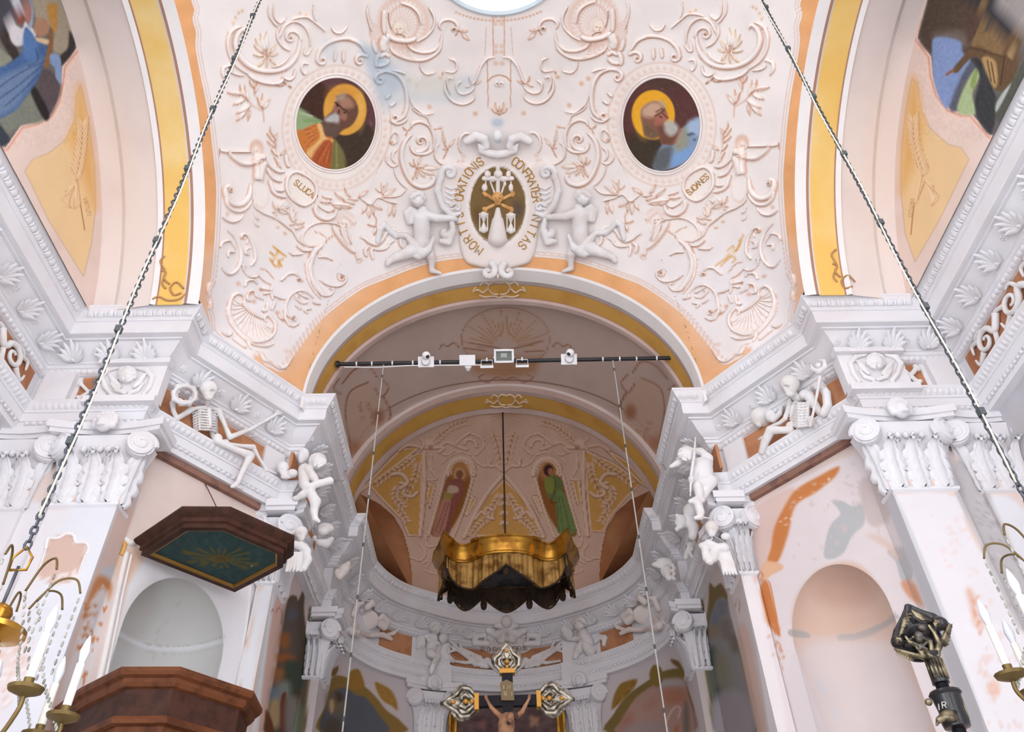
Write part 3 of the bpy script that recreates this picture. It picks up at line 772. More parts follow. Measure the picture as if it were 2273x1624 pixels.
cv_dome.ell(*cA((1430, 370))[0], 13, 15, (206, 150, 118), 0.7, 0.2); cv_dome.ell(*cA((1425, 362))[0], 12, 14, (252, 240, 226), 1, 0.15)
for q in ((1400, 375), (1450, 385), (1440, 420)): cv_dome.ell(*cA(q)[0], 2.2, 1.6, (190, 130, 96), 0.9, 0.3)
LN(cA((1345, 495), (1390, 460), (1460, 450)), 2.6, (120, 80, 56)); LN(cA((1560, 160), (1560, 260), (1525, 385)), 2.2, (130, 88, 66))
for q in (((1770, 520), (1765, 620), (1730, 700)), ((1560, 760), (1620, 720), (1690, 760)), ((1560, 800), (1620, 860), (1720, 880)), ((1700, 720), (1740, 800), (1740, 900))): S(cA(*q), 10, name='figure_limb')
for k in range(8): LN(cA((1830, 150+k*40), (1800, 260+k*36), (1720, 330+k*36), (1680, 340+k*40)), 1.8, (226, 186, 168), 0.75)
S(cA((1820, 20), (1850, 120), (1830, 260), (1790, 400)), 5)
# chain of little scrolls
S(cA((730, 800), (650, 830), (630, 920), (680, 985), (800, 970)), 5); S(cA((930, 980), (1050, 1005), (1120, 940), (1130, 850)), 5)
cv_dome.ell(*cA((845, 990))[0], 8, 13, (250, 238, 230), 1, 0.2); cv_dome.ell(*cA((830, 1010))[0], 2.5, 4, (200, 140, 104), 0.8, 0.4); cv_dome.ell(*cA((860, 1070))[0], 5, 4, (216, 160, 126), 0.6, 0.5)
S(cA((570, 1110), (640, 1160), (620, 1260), (540, 1290), (440, 1250), (385, 1180)), 6); S(cA((790, 1100), (795, 1250), (700, 1385), (560, 1430), (430, 1380), (390, 1290)), 7); S(cA((680, 1080), (750, 1060), (770, 1150), (720, 1290)), 5)
S(cA((100, 790), (200, 800), (290, 900), (340, 1010), (380, 1110), (430, 1170)), 5); spray(*cA((430, 1170))[0], cA((300, 1120), (470, 1060), (520, 1200)))
LN(cA((60, 1040), (150, 1070), (210, 1130)), 3); LN(cA((210, 840), (208, 1500)), 1.6); LN(cA((120, 200), (122, 770)), 1.8); LN(cA((215, 380), (240, 760)), 1.6, al=0.5)
for y in (230, 330, 640, 720, 880): cv_dome.ell(*cA((90, y))[0], 6, 5, (236, 206, 190), 0.8, 0.4)
spray(*cA((60, 1600))[0], cA((20, 1420), (110, 1420), (160, 1500), (-20, 1500)), dark=(220, 160, 116))
SP(*cA((20, 1150))[0], 7, 1.5, 0, 400, 4)
for q in ((1190, 1160), (1020, 1460), (1290, 1090), (390, 1570)): cv_dome.ell(*cA(q)[0], 5, 5, (226, 178, 140), 0.7, 0.5)
S(cA((960, 1540), (1080, 1560), (1180, 1500), (1250, 1430), (1290, 1330)), 4)
# --- scroll frames round the medallion
S(cA((1720, 950), (1560, 960), (1440, 1020), (1360, 1150), (1330, 1310), (1335, 1470), (1380, 1580), (1450, 1640)), 10); SP(*cA((1685, 1070))[0], 18, 2, 250, 720, 9)
S(cA((1880, 690), (1960, 570), (2100, 505), (2260, 490)), 9); SP(*cA((1960, 810))[0], 18, 2, 215, 690, 9)
S(cB((-40, 500), (140, 505), (290, 560), (390, 660), (425, 770), (395, 850)), 9); SP(*cB((355, 785))[0], 13, 2, 0, 430, 7)
for q in (((60, 660), (70, 820)), ((165, 660), (190, 800))): S(cB(*q), 8, name='gadroon')
for q in (((1560, 1280), (1620, 1340)), ((1490, 1390), (1560, 1440))): S(cA(*q), 8, name='gadroon')
S(cA((1340, 1000), (1400, 970), (1540, 940)), 4, dark=(180, 120, 84))
# --- the big acanthus scroll
S(cB((520, 600), (525, 450), (600, 310), (730, 245), (860, 300), (930, 420), (960, 480)), 7)
SP(*cB((785, 475))[0], 22, 2, 170, 760, 8)
S(cB((665, 500), (680, 640), (750, 780), (880, 890), (1060, 930), (1240, 910), (1400, 830), (1510, 690), (1550, 540), (1510, 400), (1430, 345), (1385, 400)), 12)
S(cB((800, 650), (900, 590), (965, 480), (970, 360)), 6); S(cB((800, 690), (860, 780), (960, 850), (1060, 870)), 4)
S(cB((1470, 305), (1600, 370), (1655, 520), (1630, 700), (1540, 850), (1380, 965)), 7); S(cB((900, 1000), (950, 1085), (1100, 1095), (1280, 1045), (1390, 960)), 9)
spray(*cB((1110, 730))[0], cB((1120, 400), (1200, 420), (1270, 480), (1290, 570), (1300, 700), (990, 560), (960, 690), (1000, 850), (1130, 880), (1250, 860)), dark=(214, 168, 120))
S(cB((1440, 980), (1560, 960), (1620, 920), (1590, 890)), 5); S(cB((1610, 830), (1720, 870), (1735, 960), (1680, 1040)), 6)
S(cB((735, 915), (760, 1010), (830, 1050), (905, 1010)), 6, dark=(176, 118, 84)); S(cB((550, 845), (620, 825), (655, 900), (610, 975), (575, 930)), 4)
spray(*cB((850, 1120))[0], cB((790, 1160), (900, 1070), (1000, 1120)), dark=(180, 120, 80))
S(cB((500, 620), (560, 700), (600, 690), (560, 560)), 6)
S(cB((10, 330), (80, 410), (170, 410), (225, 340)), 5); S(cB((310, 390), (450, 265), (560, 190), (700, 200), (770, 230)), 5); S(cB((1010, 20), (1000, 190), (930, 265), (850, 200)), 5); S(cB((1080, 20), (1070, 160), (1020, 250), (960, 320)), 6); S(cB((460, 20), (465, 150), (430, 250)), 4)
for q in ((1480, 110), (1430, 90), (1520, 180), (1560, 250), (560, 160), (640, 130)):
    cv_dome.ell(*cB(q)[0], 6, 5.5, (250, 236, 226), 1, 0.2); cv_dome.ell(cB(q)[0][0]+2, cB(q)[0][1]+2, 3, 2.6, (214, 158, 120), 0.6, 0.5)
# leaf spray right of the medallion
for a, b in (((1190, 1440), (1180, 1620)), ((1190, 1440), (1300, 1250)), ((1300, 1250), (1310, 1080)), ((1190, 1480), (1330, 1400)), ((1330, 1400), (1480, 1240))): LN(cB(a, b), 3, (226, 186, 164), 0.9, 3)
for a, b in (((1190, 1440), (1080, 1310)), ((1190, 1440), (1190, 1240)), ((1200, 1430), (1260, 1290)), ((1300, 1220), (1240, 1070)), ((1310, 1150), (1370, 1050)), ((1390, 1330), (1430, 1120)), ((1440, 1280), (1500, 1100)), ((1470, 1240), (1680, 1210)), ((1430, 1300), (1600, 1380)), ((1360, 1390), (1560, 1500)), ((1380, 1440), (1400, 1600)), ((1420, 1460), (1560, 1600))):
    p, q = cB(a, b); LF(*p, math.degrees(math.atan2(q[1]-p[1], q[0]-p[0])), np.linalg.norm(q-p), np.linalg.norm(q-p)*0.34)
# --- between cartouche and medallion
S(cC((40, 480), (130, 475), (205, 570), (215, 690), (180, 800)), 6); S(cC((230, 900), (330, 985), (450, 985), (570, 915), (615, 820), (600, 690), (540, 640)), 6)
S(cC((640, 720), (620, 560), (650, 430), (720, 320), (850, 265), (960, 290), (1000, 350)), 8)
SP(*cC((845, 590))[0], 25, 2, 60, 640, 9); S(cC((660, 730), (740, 780), (850, 795), (960, 765), (1020, 660)), 8)
S(cC((1000, 480), (1110, 600), (1160, 780), (1150, 950), (1080, 1150), (980, 1280), (840, 1335), (700, 1295), (640, 1190), (680, 1180)), 11)
S(cC((650, 400), (690, 290), (730, 190), (860, 130), (950, 60), (960, 0)), 5); SP(*cC((1255, 190))[0], 13, 1.5, 20, 470, 8); S(cC((1050, 200), (1130, 270), (1240, 290), (1330, 230)), 7)
S(cC((1230, 700), (1300, 770), (1315, 860), (1260, 935)), 6, dark=(196, 134, 96)); S(cC((1220, 950), (1320, 985), (1410, 900), (1400, 810)), 5)
S(cC((1215, 470), (1270, 425), (1355, 520), (1320, 620), (1240, 580)), 4, closed=True); cv_dome.ell(*cC((1320, 600))[0], 4, 3, (208, 150, 112), 0.7, 0.4)
spray(*cC((930, 1030))[0], cC((750, 970), (570, 1040), (830, 830), (970, 880), (1040, 930), (1000, 1210), (790, 1180), (640, 1140), (920, 1200)), dark=(212, 164, 126))
spray(*cC((420, 740))[0], cC((290, 570), (480, 430), (480, 720), (460, 600)), dark=(216, 166, 136)); LN(cC((400, 720), (480, 880)), 3)
spray(*cC((1060, 420))[0], cC((980, 360), (1130, 350), (1090, 490)), dark=(214, 150, 100))
for q in ((510, 380), (150, 850), (170, 930)): cv_dome.ell(*cC(q)[0], 5, 4, (240, 214, 200), 0.9, 0.4)
LN(cC((510, 390), (620, 400)), 2.4); S(cC((1300, 990), (1260, 1150), (1180, 1270), (1090, 1350)), 4)
S(cC((1090, 1350), (1200, 1450), (1340, 1485), (1560, 1480), (1660, 1560)), 4); spray(*cC((1480, 1440))[0], cC((1280, 1360), (1400, 1260), (1500, 1250), (1600, 1340)), dark=(220, 178, 156))
# --- frame of the medallion, painted egg band
MC, MR, MROT = (1469, 276), (87, 105), -6
def oval(k, n=80, c=MC, a0=0, a1=360, dr=0):
    t = np.radians(np.linspace(a0, a1, n)); ca, sa = math.cos(math.radians(MROT)), math.sin(math.radians(MROT))
    x, y = (MR[0]*k+dr)*np.cos(t), (MR[1]*k+dr)*np.sin(t)
    return np.stack([c[0]+x*ca-y*sa, c[1]+x*sa+y*ca], -1)
cv_dome.poly(oval(1, dr=34), (232, 196, 176), 0.7, 2.5); cv_dome.poly(oval(1, dr=31), (249, 240, 236), 1, 1.5)
cv_dome.poly(oval(1, dr=13), (236, 212, 200), 0.8, 1.5); cv_dome.poly(oval(1, dr=10), (250, 242, 238), 1, 1.0)
for i, q in enumerate(oval(1, 46, dr=21)):
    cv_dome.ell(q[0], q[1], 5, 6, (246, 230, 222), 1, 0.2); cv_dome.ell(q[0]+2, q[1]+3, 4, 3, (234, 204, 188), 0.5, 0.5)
# --- right: trumpeting figure with a scroll tail
def fig(P, w, dark=(222, 176, 152)): S(P, w, dark=dark, base=(252, 243, 239), name='figure_limb', h=0.05)
for k, q in enumerate((((640, 1030), (760, 1020), (890, 900), (940, 720)), ((690, 1190), (830, 1130), (930, 960)), ((650, 1340), (830, 1310), (890, 1170)), ((620, 1450), (780, 1400), (870, 1290)), ((560, 960), (600, 880), (610, 760)))): S(cD(*q), 9, name='feather')
S(cD((690, 1000), (730, 820), (770, 640), (790, 480), (860, 290)), 4, name='stem')
for (a, b) in (((770, 640), (760, 480)), ((780, 560), (900, 420)), ((770, 640), (900, 540)), ((740, 780), (840, 680)), ((700, 760), (610, 690)), ((710, 900), (800, 800)), ((790, 470), (860, 350)), ((700, 960), (760, 870)), ((780, 500), (740, 420))):
    p, q = cD(a, b); LF(*p, math.degrees(math.atan2(q[1]-p[1], q[0]-p[0])), np.linalg.norm(q-p)*1.1, 7)
fig(cD((980, 860), (1030, 1000), (1060, 1160)), 22); fig(cD((1120, 860), (1080, 1000), (1100, 1150)), 16)
fig(cD((1000, 850), (1150, 880), (1310, 890), (1440, 810), (1560, 690)), 11); fig(cD((960, 780), (1060, 800), (1100, 860)), 16)
cv_dome.ell(*cD((1060, 1390))[0], 19, 31, (216, 166, 140), 0.6, 0.12, 8); cv_dome.ell(*cD((1050, 1380))[0], 18, 30, (252, 244, 240), 1, 0.1, 8)
S(cD((1200, 1230), (1230, 1420), (1340, 1540), (1480, 1545), (1590, 1440), (1615, 1290), (1540, 1230)), 12, name='tail'); SP(*cD((1520, 1310))[0], 8, 1.5, -90, 330, 4)
LN(cD((1170, 715), (1560, 705)), 3.2); S(cD((1180, 700), (1560, 690)), 3.5, name='trumpet'); S(cD((1560, 690), (1640, 680), (1690, 660)), 6, name='trumpet'); LN(cD((1690, 640), (1690, 750)), 2.5)
cv_dome.ell(*cD((1085, 640))[0], 15, 18, (220, 176, 150), 0.7, 0.2); cv_dome.ell(*cD((1080, 680))[0], 11, 13, (253, 243, 236), 1, 0.12)
for q in ((1050, 600), (1100, 570), (1150, 620), (1020, 650), (1010, 720)): cv_dome.ell(*cD(q)[0], 5, 5, (238, 206, 186), 0.7, 0.5)
for q in ((1075, 690), (1120, 690), (1140, 740)): cv_dome.ell(*cD(q)[0], 2.4, 1.5, (190, 128, 96), 0.9, 0.3)
# cartouche with the saint's name
CART = cr(cD((200, 1180), (125, 1320), (180, 1500), (330, 1590), (470, 1530), (560, 1440), (620, 1300), (590, 1120), (470, 1040), (330, 1085)), 6, True)
cv_dome.poly(CART, (250, 241, 235), 1, 1); S(cD((200, 1180), (125, 1320), (180, 1500), (330, 1590), (470, 1530), (560, 1440), (620, 1300), (590, 1120), (470, 1040), (330, 1085)), 7, closed=True, name='name_frame')
for k in range(7): S(cD((620-k*20, 1480+k*24), (720-k*26, 1560+k*20), (760-k*30, 1640+k*10)), 6, solid=k < 4, name='feather')
# --- below: stooping figure with trumpet
cv_dome.poly(cr(cE((1110, 640), (1220, 585), (1450, 565), (1620, 640), (1705, 760), (1680, 880), (1560, 930), (1400, 900), (1330, 830), (1230, 760), (1180, 720)), 5, True), (252, 244, 240), 1, 1.2)
S(cE((1110, 640), (1220, 585), (1450, 565), (1620, 640), (1705, 760), (1680, 880), (1550, 930)), 5, name='figure_back'); LN(cE((1230, 760), (1330, 830), (1400, 900), (1560, 930)), 2.6, (206, 150, 118)); LN(cE((1340, 800), (1440, 730), (1520, 700)), 1.8)
S(cE((1240, 620), (1170, 740), (1080, 870), (980, 970), (900, 1030)), 13, name='figure_arm', dark=(210, 156, 122)); S(cE((1120, 640), (1080, 780), (1000, 900)), 8, name='figure_arm')
S(cE((1040, 640), (1000, 800), (965, 900)), 4, name='trumpet'); S(cE((905, 1030), (890, 1100), (860, 1140)), 6, name='trumpet'); cv_dome.ell(*cE((860, 1150))[0], 7, 5, (216, 170, 136), 0.9, 0.2, 20); cv_dome.ell(*cE((862, 1152))[0], 5, 3.4, (250, 240, 236), 1, 0.2, 20)
cv_dome.ell(*cE((1050, 540))[0], 20, 18, (232, 204, 190), 0.8, 0.25); cv_dome.ell(*cE((1060, 590))[0], 12, 12, (253, 245, 240), 1, 0.15)
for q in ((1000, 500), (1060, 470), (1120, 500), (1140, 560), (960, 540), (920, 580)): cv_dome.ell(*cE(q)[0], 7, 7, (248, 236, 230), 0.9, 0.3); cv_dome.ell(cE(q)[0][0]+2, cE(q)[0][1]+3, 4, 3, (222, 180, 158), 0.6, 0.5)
for q in ((1035, 600), (1085, 590), (1045, 640)): cv_dome.ell(*cE(q)[0], 2.4, 1.6, (190, 128, 96), 0.9, 0.3)
S(cE((1400, 900), (1520, 990), (1580, 1120), (1610, 1260), (1570, 1420), (1480, 1570), (1400, 1640)), 13, name='tail'); S(cE((1560, 1060), (1640, 1150), (1650, 1280), (1600, 1430)), 6, name='tail'); S(cE((1560, 960), (1680, 970), (1780, 900)), 9, name='tail')
S(cE((1260, 1130), (1360, 1080), (1480, 1080)), 6); S(cE((1470, 1420), (1330, 1500), (1180, 1520), (1080, 1450), (1080, 1370), (1160, 1330)), 6); SP(*cE((1130, 1390))[0], 7, 1.5, 0, 330, 4)
# ribbons and branches
S(cE((130, 990), (230, 940), (250, 760), (350, 690), (440, 740), (520, 860), (600, 915), (700, 880), (760, 830), (830, 800)), 9, name='ribbon'); S(cE((330, 860), (400, 900), (450, 970), (540, 995), (650, 985)), 6, name='ribbon')
S(cE((640, 960), (680, 1010), (650, 1140)), 8, name='ribbon'); S(cE((710, 930), (770, 1000), (750, 1090)), 8, name='ribbon')
S(cE((130, 90), (230, 190), (420, 205), (570, 215), (640, 290), (700, 310), (760, 260), (850, 200)), 4, name='stem'); S(cE((260, 310), (420, 270), (500, 225), (570, 215)), 4, name='stem'); LN(cE((640, 460), (590, 540), (600, 640)), 2.4)
for a, b in (((640, 330), (490, 400)), ((650, 340), (620, 470)), ((700, 320), (690, 520)), ((720, 320), (800, 450)), ((330, 310), (320, 510)), ((350, 310), (400, 500)), ((600, 640), (720, 610)), ((600, 640), (540, 770)), ((600, 640), (630, 780)), ((850, 210), (760, 140)), ((830, 200), (700, 110)), ((480, 200), (280, 90)), ((480, 180), (460, 40)), ((860, 240), (1000, 230)), ((900, 300), (1080, 250)), ((940, 350), (1200, 300)), ((960, 200), (1050, 60)), ((1050, 240), (1200, 120)), ((1240, 220), (1390, 180)), ((1250, 270), (1420, 260)), ((1060, 320), (1250, 300)), ((1100, 370), (1230, 330))):
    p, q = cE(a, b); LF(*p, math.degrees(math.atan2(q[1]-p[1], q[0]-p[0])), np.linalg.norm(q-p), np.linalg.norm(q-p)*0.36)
S(cE((1180, 380), (1230, 480), (1340, 520), (1450, 470), (1500, 370), (1480, 290)), 10, name='ribbon'); S(cE((1220, 350), (1300, 400), (1400, 350), (1440, 310)), 6, name='ribbon')
# --- the pendentive
for a, b in (((560, 220), (390, 200)), ((560, 240), (420, 290)), ((590, 220), (640, 110)), ((600, 240), (660, 270)), ((590, 260), (600, 320)), ((310, 400), (290, 260)), ((320, 420), (400, 300)), ((320, 440), (400, 460)), ((300, 440), (170, 430)), ((320, 520), (180, 480))):
    p, q = cF(a, b); LF(*p, math.degrees(math.atan2(q[1]-p[1], q[0]-p[0])), np.linalg.norm(q-p), np.linalg.norm(q-p)*0.42, dark=(206, 156, 124))
S(cF((930, 60), (900, 180), (780, 270), (600, 350), (440, 470), (340, 560), (260, 700), (100, 800)), 6, name='branch')
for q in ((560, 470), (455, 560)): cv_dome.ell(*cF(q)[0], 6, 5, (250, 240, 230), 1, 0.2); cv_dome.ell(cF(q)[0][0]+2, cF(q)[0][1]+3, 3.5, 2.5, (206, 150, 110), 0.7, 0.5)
for q in (((930, 260), (890, 340), (860, 355)), ((930, 380), (900, 440), (860, 465)), ((270, 790), (200, 840), (100, 850)), ((410, 860), (360, 900), (200, 890))): S(cF(*q), 4, dark=(198, 140, 104))
S(cF((960, 60), (1010, 150), (1100, 225), (1220, 225), (1320, 130), (1350, 0)), 8, name='tail'); S(cF((1100, 270), (1160, 360), (1280, 385), (1400, 320)), 6); cv_dome.ell(*cF((1320, 270))[0], 5, 5, (232, 206, 200), 0.9, 0.3)
S(cF((1060, 580), (980, 680), (935, 820), (935, 960), (1000, 1050)), 6, dark=(196, 138, 104)); SP(*cF((1100, 620))[0], 9, 2, -150, 200, 6)
S(cF((1330, 520), (1220, 620), (1155, 790), (1150, 960), (1230, 1120), (1340, 1160), (1440, 1060)), 6, dark=(206, 158, 136)); S(cF((1220, 790), (1300, 670), (1420, 690), (1460, 760)), 5); S(cF((1230, 840), (1330, 830), (1330, 910)), 5); S(cF((1000, 780), (1060, 800), (1080, 860), (1020, 890)), 4); S(cF((1040, 640), (1060, 720)), 4)
LN(cF((660, 1250), (760, 1130), (860, 1090)), 2.4); LN(cF((700, 1340), (800, 1290), (890, 1195)), 3.2, (206, 150, 116)); S(cF((890, 1195), (970, 1220), (1060, 1180), (1130, 1060)), 4); S(cF((1080, 1060), (1120, 1040), (1100, 1090)), 4)
SHELL = cG((1470, 580), (1480, 490), (1560, 450), (1640, 500), (1685, 650), (1650, 800), (1550, 960), (1400, 1075), (1250, 1095), (1120, 1030), (1070, 920), (1090, 820), (1170, 750), (1215, 790), (1190, 830))
cv_dome.poly(cr(SHELL, 5), (250, 240, 236), 1, 1.5)
for k in range(15):
    t = k/14; a = np.array([1270+220*t, 830-230*t]); e = cr(cG((1110, 930), (1160, 1030), (1280, 1070), (1400, 1040), (1530, 930), (1620, 800), (1650, 650), (1610, 520)), 20)
    b = e[int(t*(len(e)-1))]; p = cG(tuple(a))[0]; S([p, p*0.5+b*0.5+[1, 1], b], 4.5, solid=True, name='flute', dark=(226, 190, 176), h=0.02)
S(SHELL, 7, name='shell_rim', dark=(202, 146, 116)); S(cG((1100, 1130), (1200, 1160), (1340, 1140), (1480, 1060), (1600, 930), (1680, 800), (1710, 650)), 5, name='shell_rim')
for q in (((550, 540), (650, 450), (760, 440), (870, 510), (925, 640), (900, 760), (820, 810)), ((620, 190), (610, 290), (550, 420), (450, 550)), ((470, 420), (440, 500), (330, 505), (280, 430), (330, 420)), ((720, 260), (790, 210), (880, 215), (980, 300)),
          ((1100, 360), (1110, 460), (1020, 515), (930, 545)), ((1090, 545), (1120, 460), (1220, 470)), ((1220, 540), (1310, 490), (1330, 430), (1400, 425), (1440, 520), (1380, 560)), ((1170, 560), (1180, 680), (1245, 690)), ((1070, 570), (1110, 680)), ((1290, 330), (1340, 280), (1430, 290), (1460, 360)),
          ((620, 590), (700, 600), (780, 530), (740, 510)), ((590, 680), (670, 690), (640, 740)), ((720, 680), (780, 640)), ((620, 540), (700, 500), (760, 460)), ((880, 900), (920, 830), (1000, 780), (1040, 700)), ((760, 870), (850, 900), (930, 800), (940, 640)), ((460, 620), (540, 600), (540, 560)), ((1220, 800), (1330, 740), (1440, 650), (1490, 580)),
          ((1110, 420), (1200, 400), (1260, 400)), ((1380, 1130), (1450, 1080), (1400, 1190)), ((1470, 1170), (1560, 1100), (1640, 1040)), ((1650, 970), (1700, 1000), (1780, 950))): S(cG(*q), 5.5)
SP(*cG((160, 280))[0], 9, 1.5, -20, 330, 5); SP(*cG((735, 295))[0], 7, 1.5, 160, 500, 5); SP(*cG((820, 790))[0], 7, 1.5, 60, 400, 5)
for q in ((1240, 410), (1540, 320), (1035, 720), (1340, 560), (1380, 450), (960, 820)): cv_dome.ell(*cG(q)[0], 4.5, 4, (222, 174, 148), 0.8, 0.5)
S(cG((850, 1290), (930, 1410), (990, 1455), (1060, 1440), (1150, 1370), (1240, 1340), (1290, 1250)), 6, name='panel_border'); S(cG((1930, 290), (1960, 400), (1930, 520), (1950, 640)), 5, name='panel_border')
for q in ((880, 1310), (920, 1360), (1160, 1380), (930, 1230)): cv_dome.ell(*cG(q)[0], 6, 5, (236, 214, 206), 0.9, 0.4)

# --- what only one side has
cv_over.poly(cr([(715, 85), (745, 88), (755, 120), (735, 140), (712, 120)], 5, True), (196, 210, 222), 0.55, 10)
cv_over.poly(cr([(790, 85), (850, 120), (905, 165), (985, 170), (1060, 165), (1040, 215), (985, 235), (905, 230), (850, 255), (830, 215), (812, 165)], 6, True), (196, 212, 224), 0.62, 12)
cv_over.poly(cr([(800, 95), (850, 130), (890, 180), (850, 230), (825, 180)], 5, True), (176, 196, 212), 0.5, 10); cv_over.poly([(900, 170), (1000, 165), (1020, 200), (920, 215)], (248, 232, 200), 0.4, 16)
for q in ((872, 185), (880, 150), (830, 120), (900, 140)): cv_over.ell(*q, 30, 16, (184, 200, 214), 0.3, 0.6, 20)
cv_over.poly([(640, 60), (700, 50), (720, 150), (650, 140)], (252, 240, 226), 0.5, 20); cv_over.poly([(520, 440), (620, 470), (600, 540), (520, 560)], (248, 232, 224), 0.5, 30)
G = (222, 160, 70)
for q in ([(1600, 590), (1625, 565), (1640, 548), (1650, 520)], [(1588, 590), (1612, 572), (1620, 560)], [(1622, 566), (1632, 575), (1626, 582)], [(1615, 556), (1628, 545), (1626, 560)], [(1630, 560), (1640, 545), (1642, 530)]): cv_over.stroke(cr(q, 6), 5, G, 0.75)
cv_over.ell(1624, 560, 8, 7, (250, 240, 230), 0.8, 0.3)
for q in ([(600, 560), (615, 575), (625, 590)], [(608, 548), (622, 560), (634, 568)], [(600, 575), (606, 585), (612, 592)], [(618, 556), (612, 570), (604, 580)], [(628, 575), (620, 580), (618, 592)]): cv_over.stroke(cr(q, 6), 6, G, 0.8)
cv_over.ell(614, 572, 6, 6, (250, 238, 226), 0.8, 0.3)
# weathered head on the axis
cv_over.ell(1104, 272, 16, 12, (176, 196, 214), 0.8, 0.5)
def stroke_text(cv, txt, x, y, size, ang, rgb, w=2.2, arc=None, gap=0.72):
    """lettering from single strokes"""
    G_ = {'A': '04-20-44|12-32', 'B': '', 'C': '41-30-10-01-03-14-34-43', 'D': '', 'E': '40-00-04-44|02-32', 'F': '40-00-04|02-32', 'G': '41-30-10-01-03-14-34-43-42-22', 'H': '00-04|40-44|02-42', 'I': '20-24', 'J': '', 'L': '00-04-44', 'M': '04-00-22-40-44', 'N': '04-00-44-40', 'O': '10-30-41-43-34-14-03-01-10',
          'R': '04-00-30-41-32-02|22-44', 'S': '41-30-10-01-12-32-43-34-14-03', 'T': '00-40|20-24', 'U': '00-03-14-34-43-40', 'P': '04-00-30-41-32-02', 'V': '00-24-40', '.': '23-24', '-': '12-32', 'X': '00-44|40-04', ' ': ''}
    out = []
    a = math.radians(ang); cx = 0.0
    for ch in txt:
        wdt = 0.35 if ch in 'I.' else 1.0
        for part in G_.get(ch, '').split('|'):
            if not part: continue
            P = np.array([(int(q[0])/4*0.62*(1 if wdt == 1 else 1), int(q[1])/4-1) for q in part.split('-')])
            if wdt < 1: P[:, 0] -= 0.2
            P = P*size; P[:, 0] += cx
            Q = np.stack([x+P[:, 0]*math.cos(a)-P[:, 1]*math.sin(a), y+P[:, 0]*math.sin(a)+P[:, 1]*math.cos(a)], -1); out.append(Q)
            if cv is not None: cv.stroke(Q, w, rgb, 1.0, 0.5)
        cx += size*gap*(wdt if wdt < 1 else 1.0)+size*0.08
    return out
for tx_, x_, y_, a_, g_ in (('S.IOANES', 1531, 434, -42, 0.60), ('S.LUCAS', 651, 408, 38, 0.66)):
    for Q in stroke_text(None, tx_, x_, y_, 13, a_, None, gap=g_):
        mb = MB(); mb.tube([hit(*q, off=0.004)[0] for q in Q], 0.0065, 5); mb.build('letter', mat('gold_letter', (196, 146, 62), rough=0.5, metal=0.2), dome, True)

# ================================================================== ornament of the entablature
TRIM_BVH = BVHTree.FromPolygons([tuple(v) for v in _SW.reshape(-1, 3)], [tuple(map(int, f)) for f in grid_faces(_SW.shape[0], _SW.shape[1])])
def path_frames(i0, i1, d, spacing, margin=0.05, phase=0.5):
    """evenly spaced frames (point, tangent, inward normal) along the offset plan line; straight runs are filled singly"""
    P = offset(FULL, d)[i0:i1]; runs = []; cur = [P[0]]
    for i in range(1, len(P)-1):
        cur.append(P[i]); a = P[i]-P[i-1]; b = P[i+1]-P[i]
        if abs(math.atan2(a[0]*b[1]-a[1]*b[0], a @ b)) > 0.35: runs.append(cur); cur = [P[i]]
    cur.append(P[-1]); runs.append(cur); out = []
    for r in runs:
        r = np.array(r); s = np.r_[0, np.cumsum(np.linalg.norm(np.diff(r, axis=0), axis=1))]; L = s[-1]
        if L < spacing*0.8: continue
        n = max(1, int(round((L-2*margin)/spacing))); q = margin+(np.arange(n)+phase)*(L-2*margin)/n
        for v in q:
            k = min(np.searchsorted(s, v)-1, len(r)-2); k = max(k, 0); t = r[k+1]-r[k]; l = np.linalg.norm(t); t = t/l
            p = r[k]+t*(v-s[k]); out.append((p, t, np.array([-t[1], t[0]])))
    return out
def row_mesh(name, fr, z, base_v, base_f, tilt, parent, material, keep=None):
    """one small shape repeated along frames; local x along, y up the slope, z out of the wall"""
    bv = np.asarray(base_v, float); n = len(bv); VV = []; FF = []
    ct, st = math.cos(tilt), math.sin(tilt)
    for k, (p, t, nn) in enumerate(fr):
        if keep is not None and not keep(p): continue
        T = np.r_[t, 0]; O = np.r_[-nn, 0]; U = np.array([0, 0, 1.0])
        Yv = U*ct+O*st; Zv = O*ct-U*st
        VV.append(np.r_[p, z]+bv[:, :1]*T+bv[:, 1:2]*Yv+bv[:, 2:]*Zv); FF.append(np.asarray(base_f)+n*(len(VV)-1))
    me = mesh(name, np.concatenate(VV), np.concatenate(FF)); o = link(name, me, parent, material); o['kind'] = 'stuff'
    return o
def bump(w, h, d, nx=5, ny=5, groove=0.0):
    x = np.linspace(-1, 1, nx); y = np.linspace(-1, 1, ny); X, Y = np.meshgrid(x, y)
    r = np.clip(1-X**2*(1+0.5*Y)-Y**2, -0.05, 1); Z = np.sign(r)*np.sqrt(np.abs(r))*d-groove*d*(np.abs(X) < 0.2)
    return np.stack([X*w/2, Y*h/2, Z], -1).reshape(-1, 3), grid_faces(ny, nx)
NEARY = lambda p: p[1] > 2.2
